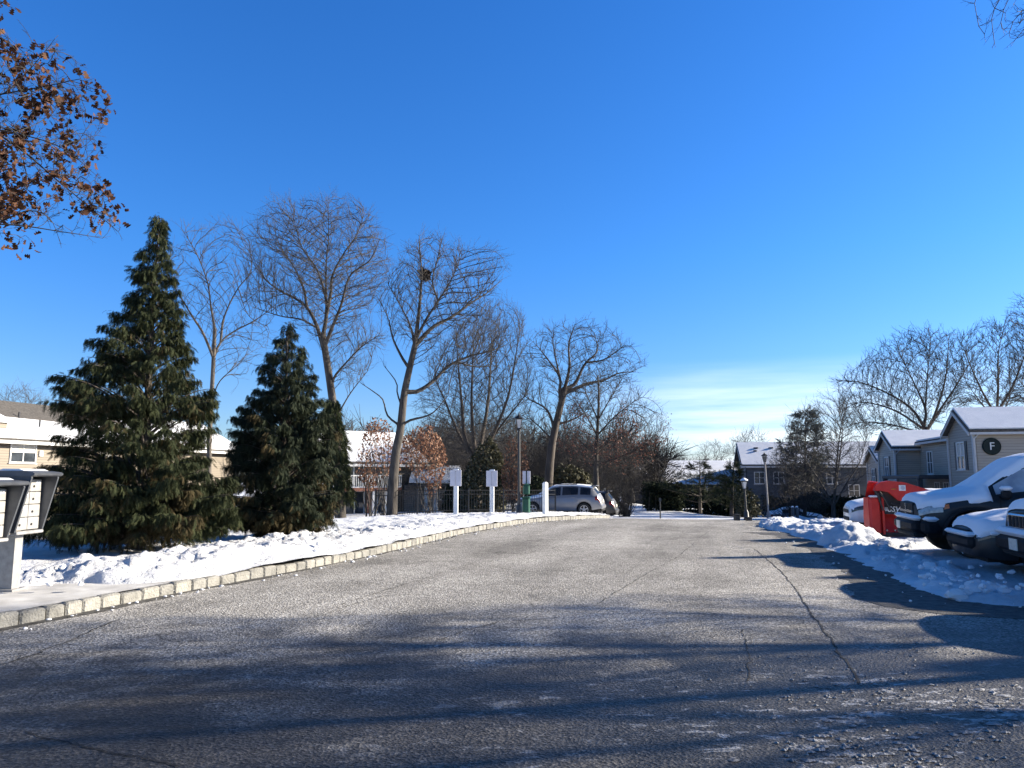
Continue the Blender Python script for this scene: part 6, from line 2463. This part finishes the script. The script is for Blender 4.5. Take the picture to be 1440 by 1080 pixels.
for side_ in (0, 1):
    for i in range(nx_):
        for j in range(nz_):
            p = plow_pt(i / (nx_ - 1), j / (nz_ - 1))
            mb.v.append(tuple(p + np.array((0, .02 * side_, 0))))
for side_ in (0, 1):
    o = side_ * nx_ * nz_
    for i in range(nx_ - 1):
        for j in range(nz_ - 1):
            a = o + i * nz_ + j
            q4 = (a, a + nz_, a + nz_ + 1, a + 1)
            mb.f.append(q4 if not side_ else q4[::-1])
mb.build('blade', M['plow_red'], pl, 'all')
# rolled top lip and end wing
mb = MB()
mb.tube([plow_pt(i / 12, 1.0) for i in range(13)], .035, 8)
mb.build('top_lip', M['plow_red'], pl, True)
mb = MB()
mb.prism([(-.10, .07), (.24, .07), (.28, .5), (.22, .98), (-.06, .98)], X0 - .05, X0 - .01, 'x')
mb.box((X0 + .10, -.07, .53), (.26, .10, .92), bev=.04)
mb.box((X0 + .30, -.04, .53), (.05, .10, .92))
mb.build('end_wing', M['plow_red'], pl)
MB().box((X0 + .10, -.07, 1.01), (.25, .12, .05), bev=.02).build('wing_snow', M['snow_car'], pl)
# dark cavity with hydraulics, and the red hood lobe curving over it
def PX(px, py):
    w3 = W(px, py, 19.2)
    return (float(w3[0] - q[0]) , float(w3[2] - lotz(q[0], q[1])))


mb = MB()
mb.prism([PX(*k) for k in ((1233, 720), (1231, 692), (1246, 686), (1300, 692), (1302, 720))], -.03, .02, 'y')  # flat black plate stands for the shade inside the cavity
mb.tube([(X0 + .22, -.10, 1.12), (X0 + .34, -.12, .95), (X0 + .46, -.12, .68)], .03, 8)
mb.tube([(X0 + .12, -.10, 1.16), (X0 + .20, -.13, .98), (X0 + .28, -.13, .66)], .02, 6)
mb.tube([(X0 + .5, -.10, .84), (X0 + .62, -.13, .78), (X0 + .9, -.12, .80)], .022, 6)
mb.build('cavity_shade_hydraulics', M['black_metal'], pl)
mb = MB()
mb.prism([PX(*k) for k in ((1226, 690), (1228, 682), (1234, 678), (1246, 676), (1266, 678), (1304, 690), (1304, 698), (1278, 701), (1268, 704), (1260, 704), (1253, 698), (1246, 692), (1236, 690))], -.20, -.10, 'y')
mb.build('hood', M['plow_red'], pl)
MB().tube([(*(PX(1228, 690)[:1]), -.15, PX(1228, 690)[1]), (PX(1233, 697)[0], -.15, PX(1233, 697)[1]), (PX(1235, 706)[0], -.15, PX(1235, 706)[1])], .03, 8).build('hose', M['black_metal'], pl)
mb = MB()
mb.box(((X0 + .34 + X1) / 2, -.045, .665), (X1 - X0 - .36, .03, .20), rx=-.05)
mb.build('black_band', M['black_metal'], pl)
text_obj('SSV', .19, M['label_white'], pl, (X0 + .56, -.066, .685), PI / 2, 0, 'lettering', shear=.3, ext=.003)
text_obj('75', .105, M['label_white'], pl, (X0 + .60, -.066, .588), PI / 2, 0, 'lettering', shear=.3, ext=.003)
mb = MB()
for k in range(3):
    mb.box((X0 + .40 - .012 * k, -.066, .655 + .032 * k), (.10, .008, .014))
mb.build('stripes', M['label_white'], pl)
p = plow_pt(.38, .86)
p = np.array((PX(1263.5, 686)[0], -.16, PX(1263.5, 686)[1]))
st_ = MB().box((p[0], p[1] - .05, p[2]), (.16, .01, .14)).build('sticker', M['label_white'], pl)
MB().lathe([(.05, -.004), (.05, .004)], (p[0] + .01, p[1] - .06, p[2]), 14, 'y').build('emblem', M['sign_back'], st_)
p = plow_pt(.255, .83)
p = np.array((PX(1252, 687.5)[0], -.16, PX(1252, 687.5)[1]))
MB().box((p[0], p[1] - .05, p[2]), (.13, .02, .035), bev=.01).build('marker_light', M['amber'], pl)
mb = MB()
mb.box(((X0 + X1) / 2, .05, .055), (X1 - X0, .03, .11), rz=.08)
ce = mb.build('cutting_edge', M['black_metal'], pl)
for k in range(9):
    p = plow_pt(.1 + .1 * k, .05)
    MB().lathe([(.022, -.02), (.022, .005), (.012, .01)], (p[0], p[1] - .03, p[2] + .03), 8, 'y').build('bolt', M['chrome'], ce)
mb = MB()
mb.tube([(X0 + .5, .35, .35), (.4, 1.3, .40)], .06, 6)
mb.tube([(X1 - .2, .5, .35), (.4, 1.3, .40)], .06, 6)
mb.box((.4, 1.4, .55), (.6, .2, .7))
for k in range(5):
    x = lerp(X0 + .2, X1 - .1, k / 4)
    mb.tube([(x, .20 + .08 * k, .12), (x, .36 + .06 * k, .5), (x, .30 + .05 * k, .92)], .03, 6)
mb.build('push_frame', M['black_metal'], pl)
# ------------------------------------------------------------------ cluster mailboxes
def mailbox(label, y0, y1, ztop, zbot, xf, numbers, seed):
    g = float(land_left(np.array(xf), np.array((y0 + y1) / 2))) - .015
    root = thing('cluster_mailbox', label, 'mailbox', (xf, (y0 + y1) / 2, g), 0, 'cluster mailboxes on the walk')
    h, w_ = ztop - g, y1 - y0
    zb = zbot - g
    H = h - zb
    dp = .42
    MB().box((-dp / 2 - .03, 0, zb + H / 2 - .02), (dp, w_ - .06, H - .06)).build('cabinet', M['box_metal'], root)
    for sgn in (-1, 1):
        sp_ = MB()
        sp_.prism([(.02, zb - .01), (.18, h - .035), (.17, h - .005), (-dp - .03, h - .005), (-dp - .03, zb + .02)], sgn * w_ / 2 - .014, sgn * w_ / 2 + .014, 'y')
        sp_.build('side_panel', M['box_dark'], root)
    hd = MB()
    prof = [(-dp - .06, h - .015), (.17, h - .02), (.215, h - .005), (.225, h + .015), (.20, h + .035), (.08, h + .05), (-dp - .06, h + .05)]
    hd.prism(prof, -w_ / 2 - .03, w_ / 2 + .03, 'y')
    ho = hd.build('hood', M['box_dark'], root)
    fr = MB()
    fr.prism([(-.25, h + .052), (.06, h + .052), (.0, h + .075), (-.2, h + .078)], -w_ / 2 + .02, w_ / 2 - .02, 'y')
    fr.build('hood_frost', M['snow_car'], ho, True)
    MB().box((.0, 0, zb - .018), (.09, w_ - .01, .04), bev=.008).build('sill', M['box_metal'], root)
    # doors
    rows, cols = 4, 2
    dw, dh = (w_ - .075) / cols, (H - .06) / rows
    for r_ in range(rows):
        for c_ in range(cols):
            yy = -w_ / 2 + .0375 + dw * (c_ + .5)
            zz = zb + .01 + dh * (r_ + .5)
            d = MB().box((-.015, yy, zz), (.022, dw - .010, dh - .010), bev=.003)
            do = d.build('door', M['box_door'], root)
            MB().lathe([(.015, 0), (.015, .008), (.010, .010)], (-.004, yy - dw * .18, zz - .012), 10, 'x').build('lock', M['plastic'], do)
            lb = MB().box((-.002, yy + dw * .16, zz + dh * .22), (.006, dw * .36, dh * .26)).build('number_label', M['label_white'], do)
            t_ = text_obj(numbers[r_][c_], dh * .23, M['trim_grey'], lb, (.0022, yy + dw * .16, zz + dh * .22), PI / 2, PI / 2, 'number', ext=.0008)
    # pedestal
    pd = MB()
    pd.box((-.26, 0, zb / 2 - .04), (.34, .15, zb - .04))
    pd.box((-.26, 0, .012), (.46, .30, .024))
    pd.build('pedestal', M['box_metal'], root)
    return root


xf = -5.99
z1t, z1b = W(40, 668, 9.5)[2], W(40, 746, 9.5)[2]
mailbox('taller grey cluster mailbox on a pedestal, its flared hood full in view', 9.2, 9.73, z1t, z1b, xf, (('47', '43'), ('23', '35'), ('13', '25'), ('5', '9')), 1)
z2t, z2b = W(15, 681, 9.0)[2], W(15, 757, 9.0)[2]
mailbox('lower grey cluster mailbox cut off by the left edge of the picture', 8.5, 9.07, z2t, z2b, xf, (('12', '22'), ('8', '17'), ('6', '11'), ('4', '1')), 2)


# ------------------------------------------------------------------ lamp posts
def lamp(label, base, H, dark=True, snowcap=False, glass='lamp_glass'):
    root = thing('street_lamp', label, 'lamp post', base, 0, 'lantern lamp posts')
    m = 'black_metal' if dark else 'grey_post'
    MB().lathe([(.15, -.2), (.15, .05), (.12, .10), (.11, .38), (.075, .46), (.07, .5)], n=14).build('base', M[m], root, True)
    MB().lathe([(.055, .45), (.045, H - .62), (.07, H - .60), (.07, H - .57), (.04, H - .54)], n=12).build('pole', M[m], root, True)
    lt = MB()
    z0, z1 = H - .52, H - .17
    for k in range(4):
        a = PI / 4 + k * PI / 2
        lt.tube([(.075 * math.cos(a), .075 * math.sin(a), z0), (.155 * math.cos(a), .155 * math.sin(a), z1)], .011, 5)
    lt.box((0, 0, z0), (.13, .13, .03)).box((0, 0, z1 + .01), (.25, .25, .025))
    lo = lt.build('lantern', M['black_metal'], root)
    MB().box((0, 0, (z0 + z1) / 2), (.10, .10, z1 - z0 - .03), taper=1.9).build('lantern_glass', M[glass], lo)
    cp = MB()
    cp.lathe([(.21, z1 + .02), (.17, z1 + .05), (.06, z1 + .12), (.04, z1 + .15), (.02, z1 + .20), (.005, z1 + .23)], n=8)
    co = cp.build('lantern_cap', M['black_metal'], lo, False)
    if snowcap:
        MB().lathe([(.20, z1 + .05), (.17, z1 + .09), (.06, z1 + .16), (.01, z1 + .18)], n=8).build('cap_snow', M['snow_car'], co, True)
    return root


b = W(730, 727, 28.0)
lamp('tall black lantern lamp post beside the green pet waste station', (b[0], b[1], b[2] - .03), W(730, 583, 28)[2] - b[2] + .03)
b = W(1081, 726, 44)
r_ = lamp('grey-poled lantern lamp post in front of the tall snowy roof', (b[0], b[1], float(P(b[0], b[1]))), W(1077, 637, 44)[2] - float(P(b[0], b[1])), dark=False, glass='pane')  # dark pane glass imitates a lantern seen against the light
r_.rotation_euler = (0, math.radians(-1.6), 0)
b = W(1050, 730, 36)
r_ = lamp('short lamp post with a snow-whitened lantern beside the two black boxes', (b[0], b[1], float(P(b[0], b[1]))), W(1048, 672, 36)[2] - float(P(b[0], b[1])), snowcap=True)
r_.rotation_euler = (0, math.radians(-1.8), 0)


# ------------------------------------------------------------------ signs on white posts
def sign_post(label, px, ptop, pbot, D, post_w, pw, ph, group):
    top, bot = W(px, ptop, D), W(px, pbot, D)
    g = lawn_z(top[0], top[1])
    root = thing('sign_post', label, 'sign', (top[0], top[1], g), math.radians(-4), group)
    H = top[2] - g
    MB().box((0, 0, H / 2 - .1), (post_w, post_w, H + .12), bev=.008).build('post', M['post_white'], root)
    pn = MB()
    pn.box((-pw / 4 - .006, -post_w * .62, H - ph / 2 + .03), (pw / 2 - .006, .02, ph), rz=.05, bev=.008)
    pn.box((pw / 4 + .006, -post_w * .62, H - ph / 2 + .03), (pw / 2 - .006, .02, ph), rz=-.05, bev=.008)
    pn.build('sign_panel', M['sign_back'], root)
    MB().box((0, 0, H + .02), (post_w * 1.25, post_w * 1.25, .05), bev=.015).build('post_cap', M['post_white'], root)
    MB().box((0, 0, H + .055), (pw * .5, .05, .03), bev=.012).build('cap_snow', M['snow_car'], root)
    return root


SG = 'white sign posts facing the lot behind the kerb'
sign_post('blank-backed sign on a white post, left one of the pair by the fence', 641.5, 662, 720, 28.5, .16, .42, .60, SG)
sign_post('blank-backed sign on a white post, nearer the lamp post', 692, 663, 721, 29.0, .16, .42, .60, SG)

# pet waste station: sign, dispenser and bin on one post
q = W(740.5, 724, 28.8)
g = lawn_z(q[0], q[1])
root = thing('pet_waste_station', 'dark green pet waste station with a small sign, right of the lamp post', 'waste station', (q[0], q[1], g), math.radians(-8))
H = W(740, 662, 28.8)[2] - g
MB().box((0, .02, H / 2 - .05), (.05, .05, H + .1)).build('post', M['black_metal'], root)
sg = MB().box((-.085, 0, H - .25), (.125, .02, .48), bev=.006).box((.085, 0, H - .25), (.125, .02, .48), bev=.006)
sg.build('sign_panel', M['sign_back'], root)
zt_ = W(740, 683, 28.8)[2] - g
MB().box((0, -.06, zt_ - .16), (.25, .16, .34), bev=.03).prism([(-.13, zt_ + .01), (.13, zt_ + .01), (.0, zt_ + .10)], -.13, .01, 'y').build('bag_dispenser', M['green_metal'], root)
bn = MB().box((0, -.12, .30), (.28, .28, .60), bev=.04)
bn.build('bin', M['green_metal'], root)
MB().box((0, -.12, .63), (.33, .33, .06), bev=.02).build('bin_lid', M['green_metal'], root)

# white marker post with worn vertical lettering
q = W(767, 722, 28.2)
g = lawn_z(q[0], q[1]) - .02
H = W(767, 679, 28.2)[2] - g
root = thing('marker_post', 'white square marker post with worn vertical lettering in front of the silver car', 'marker post', (q[0], q[1], g), math.radians(38))
MB().box((0, 0, H / 2 - .1), (.165, .165, H + .2), bev=.012).build('post', M['post_white'], root)
MB().box((0, 0, H + .01), (.14, .14, .05), bev=.03).build('post_cap', M['post_white'], root)
lt = MB()
rr_ = np.random.default_rng(9)
for k in range(5):
    z = H - .17 - .075 * k
    lt.box((.0835, rr_.uniform(-.006, .006), z), (.003, .045, .012)).box((.0835, -.016, z - .018), (.0032, .012, .04)).box((.0835, .014, z - .022), (.0034, .010, .032))
lt.build('worn_lettering', M['ink'], root)

# ------------------------------------------------------------------ black metal fence
fp = [(528, 33), (556, 33), (587, 32.5), (609, 32.2), (659, 32.6), (694, 33), (708, 33.2), (768, 34.2), (781, 35)]
a0 = W(fp[0][0], 700, fp[0][1])
fence = thing('metal_fence', 'black metal picket fence running behind the signs and the lamp post', 'fence', (a0[0], a0[1], lawn_z(a0[0], a0[1])))
o0 = np.array(fence.location)
prev = None
for px, D in fp:
    q = W(px, 700, D)
    g = lawn_z(q[0], q[1])
    tz = W(px, 688.5, D)[2]
    MB().box((q[0] - o0[0], q[1] - o0[1], (g + tz) / 2 - o0[2] - .05), (.065, .065, tz - g + .1)).box((q[0] - o0[0], q[1] - o0[1], tz - o0[2] + .02), (.085, .085, .03)).build('post', M['black_metal'], fence)
    if prev is not None:
        pq_, pg, pt = prev
        pn = MB()
        A_, B_ = np.array((pq_[0], pq_[1])), np.array((q[0], q[1]))
        n = max(3, int(np.linalg.norm(B_ - A_) / .115))
        for zf in (.97, .80, .12):
            pa_ = np.array((*A_, lerp(pg, pt, zf))) - o0
            pb_ = np.array((*B_, lerp(g, tz, zf))) - o0
            pn.tube([pa_, pb_], .017, 4)
        for k in range(1, n):
            t_ = k / n
            c2 = A_ + (B_ - A_) * t_
            gg, tt = lerp(pg, g, t_), lerp(pt, tz, t_)
            pn.box((c2[0] - o0[0], c2[1] - o0[1], (lerp(gg, tt, .06) + lerp(gg, tt, .97)) / 2 - o0[2]), (.018, .018, (tt - gg) * .91))
        pn.build('picket_panel', M['black_metal'], fence)
    prev = (q, g, tz)

# ------------------------------------------------------------------ small things at the end of the road
for (px, pt, pb, D, w_, lab) in ((1036.5, 724, 734.5, 31, .21, 'larger small black box at the end of the road, left of the short lamp'),
                                 (1053, 728, 733.5, 31, .22, 'lower black box just right of the short lamp post')):
    t3, b3 = W(px, pt, D), W(px, pb, D)
    g = float(P(b3[0], b3[1]))
    root = thing('utility_box', lab, 'box', (b3[0], b3[1], g), .2, 'black boxes at the end of the road')
    h = t3[2] - g
    MB().box((0, 0, h / 2), (w_, w_, h), bev=.02).build('body', M['black_metal'], root)
    MB().box((0, 0, h + .012), (w_ + .05, w_ + .05, .03), bev=.01).build('lid', M['plastic'], root)
for (px, lab) in ((1114.5, 'left one of two dark posts by the snowed-in car'), (1120.5, 'right one of two dark posts by the snowed-in car')):
    t3 = W(px, 713, 46)
    g = float(P(t3[0], t3[1]))
    root = thing('bollard', lab, 'post', (t3[0], t3[1], g), 0, 'dark posts by the snowed-in car')
    h = t3[2] - g
    MB().lathe([(.10, -.1), (.10, h - .08), (.075, h - .02), (.03, h)], n=12).build('post', M['shutter'], root, True)
    MB().lathe([(.09, h - .01), (.06, h + .05), (.01, h + .07)], n=10).build('post_snow', M['snow_car'], root, True)
t3 = W(928, 700, 47)
g = float(P(t3[0], t3[1]))
root = thing('marker_pole', 'thin dark pole standing at the far end of the asphalt', 'pole', (t3[0], t3[1], g))
MB().tube([(0, 0, -.1), (0, 0, t3[2] - g)], .04, 8).build('pole', M['black_metal'], root)
MB().box((0, -.03, t3[2] - g - .12), (.14, .02, .2)).build('sign_panel', M['shutter'], root)
# ------------------------------------------------------------------ near trees reaching into the frame
px_tree('oak_tree', 'oak reaching brown-leaved branches into the upper left corner', 8.0, (-430, 900),
        [([(-430, 500), (-420, 260), (-400, 60)], .24, .16),
         ([(-420, 330), (-220, 200), (-60, 168), (0, 190), (60, 240), (95, 270), (138, 308)], .045, .006),
         ([(-420, 260), (-200, 150), (-40, 146), (60, 136), (128, 128)], .04, .006),
         ([(-60, 150), (10, 145), (50, 124), (82, 102), (108, 84)], .018, .005),
         ([(-60, 168), (-10, 262), (30, 246), (58, 226)], .016, .005),
         ([(-420, 430), (-200, 320), (-40, 300), (50, 303), (88, 302)], .035, .005),
         ([(-40, 300), (10, 280), (40, 290), (55, 325)], .014, .004),
         ([(-60, 168), (20, 180), (70, 195), (110, 228)], .014, .004),
         ([(-200, 150), (-60, 80), (10, 72), (45, 70)], .02, .005),
         ([(-400, 100), (-200, 0), (-40, -10), (12, 6)], .03, .005)],
        [(-160, 40), (-30, 70), (30, 62), (72, 58), (98, 92), (132, 128), (130, 178), (110, 225), (138, 258), (148, 314), (112, 300), (88, 262), (52, 305), (14, 318), (-160, 335)],
        n=800, step=.085, infl=1.0, kill=.11, depth=.9, bark='bark', twig='twig_dark', seed=401, trop=(0, 0, .02), spread=.25,
        tw=(1, (.05, .14), .0026), tw_r=.006, tip=.0025, thick=.02, up=.0,
        leaf=(M['oak_leaf'], .10, .11, lambda q: fbm(np.array(q[0] * 1.0), np.array(q[2] + q[1]), 2.6, 2, 8) > .50, True, 7), ground=.1)

px_tree('bare_tree', 'bare tree whose twig tips enter the upper right corner', 8.2, (2520, 880),
        [([(2520, 500), (2500, 250), (2470, -220)], .18, .08),
         ([(2475, -180), (2150, -150), (1840, -70), (1640, 0), (1500, 22), (1406, 46)], .07, .007),
         ([(1640, 20), (1540, 0), (1450, 14), (1398, 12)], .03, .006),
         ([(2480, -120), (2560, -250), (2600, -330)], .05, .02),
         ([(1840, -70), (1700, -70), (1580, -60)], .03, .01)],
        [(1388, 40), (1395, -10), (1480, -50), (1650, -75), (1800, -60), (1760, 60), (1700, 80), (1500, 52), (1430, 48)],
        n=700, step=.14, infl=1.7, kill=.24, depth=.55, bark='bark', twig='twig_dark', seed=411, tw=(2, (.07, .18), .0032), tw_r=.010, tip=.0036, thick=.04, ground=0.0)

# evergreens and bare trees standing just outside on the right; they shade the lot and the near road
cyp = [o for o in COL.objects if o.name.startswith('cypress_tree')]
RGT = 'trees standing right of the picture that shade the lot'


def shade_copy(src, label, x, y, rz, sc):
    c = copy_tree(src)
    c['label'] = label
    c['group'] = RGT
    c.location = (x, y, float(P(x, y)))
    c.rotation_euler = (0, 0, rz)
    c.scale = (sc, sc, sc)
    return c


SHADE = [(cyp[0], 'tall evergreen behind the parked pickup', 18.5, 17.6, 1.0, .92), (cyp[1], 'evergreen behind the parked sedan', 17.0, 14.3, 2.0, 1.0),
         (cyp[1], 'evergreen behind the slotted-grille vehicle', 16.8, 20.4, 3.5, .9),
         (treeC, 'leaning bare tree right of the near road', 21.0, 10.0, 2.2, .85), (treeC, 'farther bare tree right of the near road', 26.0, 8.6, 4.4, .85),
         (cyp[0], 'very tall evergreen right of the near road', 25.0, 10.8, 4.0, 1.35), (treeB, 'bare tree nearest the side road on the right', 19.0, 7.6, 5.0, .7)]
for a in SHADE:
    shade_copy(*a)
# ------------------------------------------------------------------ daylight
SUN_EL = math.radians(21)
SUN_AZ = math.radians(12)          # direction to the sun, counter-clockwise from +X
sun_vec = Vector((math.cos(SUN_EL) * math.cos(SUN_AZ), math.cos(SUN_EL) * math.sin(SUN_AZ), math.sin(SUN_EL)))
sd_ = bpy.data.lights.new('sun', 'SUN')
sd_.energy = 5.0
sd_.angle = math.radians(0.53)
sd_.color = (1.0, 0.90, 0.74)
so_ = bpy.data.objects.new('sun', sd_)
COL.objects.link(so_)
so_.rotation_euler = sun_vec.to_track_quat('Z', 'Y').to_euler()
so_.location = (60, 10, 40)

w = bpy.data.worlds.new('World')
SC.world = w
w.use_nodes = True
nt = w.node_tree
bg = nt.nodes['Background']
sky = nt.nodes.new('ShaderNodeTexSky')
sky.sky_type = 'NISHITA'
sky.sun_disc = False
sky.sun_elevation = SUN_EL
sky.sun_rotation = PI / 2 - SUN_AZ
sky.altitude = 0
sky.air_density = 1.0
sky.dust_density = 0.4
sky.ozone_density = 5.0
hs_ = nt.nodes.new('ShaderNodeHueSaturation')
hs_.inputs['Saturation'].default_value = 1.12
hs_.inputs['Hue'].default_value = 0.5
nt.links.new(sky.outputs[0], hs_.inputs['Color'])
# thin streaked cloud low in the right centre of the sky
tc = nt.nodes.new('ShaderNodeTexCoord')
sx = nt.nodes.new('ShaderNodeSeparateXYZ')
nt.links.new(tc.outputs['Generated'], sx.inputs[0])
mp = nt.nodes.new('ShaderNodeMapping')
mp.inputs['Scale'].default_value = (2.0, 2.0, 26.0)
mp.inputs['Rotation'].default_value = (0.0, 0.05, 0)
nt.links.new(tc.outputs['Generated'], mp.inputs[0])
cn = nt.nodes.new('ShaderNodeTexNoise')
cn.inputs['Scale'].default_value = 1.6
cn.inputs['Detail'].default_value = 7
cn.inputs['Roughness'].default_value = 0.55
nt.links.new(mp.outputs[0], cn.inputs['Vector'])
cr_ = ramp(nt, cn, 0, [(0.34, g3(0.15)), (0.66, g3(1))])
zr = ramp(nt, sx, 2, [(0.0, g3(0.9)), (0.055, g3(0.8)), (0.11, g3(0.42)), (0.15, g3(0.0))])
xr = ramp(nt, sx, 0, [(0.08, g3(0)), (0.26, g3(1)), (0.43, g3(0.8)), (0.55, g3(0.25))])
mm = nt.nodes.new('ShaderNodeMath')
mm.operation = 'MULTIPLY'
nt.links.new(zr.outputs[0], mm.inputs[0])
nt.links.new(xr.outputs[0], mm.inputs[1])
m2 = nt.nodes.new('ShaderNodeMath')
m2.operation = 'MULTIPLY'
nt.links.new(mm.outputs[0], m2.inputs[0])
nt.links.new(cr_.outputs[0], m2.inputs[1])
mx = nt.nodes.new('ShaderNodeMix')
mx.data_type = 'RGBA'
nt.links.new(m2.outputs[0], mx.inputs[0])
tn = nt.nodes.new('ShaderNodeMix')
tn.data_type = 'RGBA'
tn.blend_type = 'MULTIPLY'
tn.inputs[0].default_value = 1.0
zt_r = ramp(nt, sx, 2, [(0.0, (0.95, 0.98, 1.12)), (0.10, (0.84, 0.94, 1.20)), (0.28, (0.62, 1.0, 1.36)), (0.56, (0.52, 0.98, 1.40)), (0.70, (0.24, 0.40, 0.54)), (1.0, (0.14, 0.22, 0.29))])  # unseen sky above the frame is darkened to cut the ambient light
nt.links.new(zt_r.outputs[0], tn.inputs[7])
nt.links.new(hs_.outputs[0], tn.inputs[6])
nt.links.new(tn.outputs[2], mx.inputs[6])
mx.inputs[7].default_value = (8.5, 9.2, 9.8, 1)
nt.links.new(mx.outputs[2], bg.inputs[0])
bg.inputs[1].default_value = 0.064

vs_ = SC.view_settings
vs_.view_transform = 'Standard'
vs_.look = 'None'
vs_.exposure = 1.48
vs_.gamma = 1.0
vs_.use_curve_mapping = False
SC.cycles.max_bounces = 6
SC.cycles.transparent_max_bounces = 8
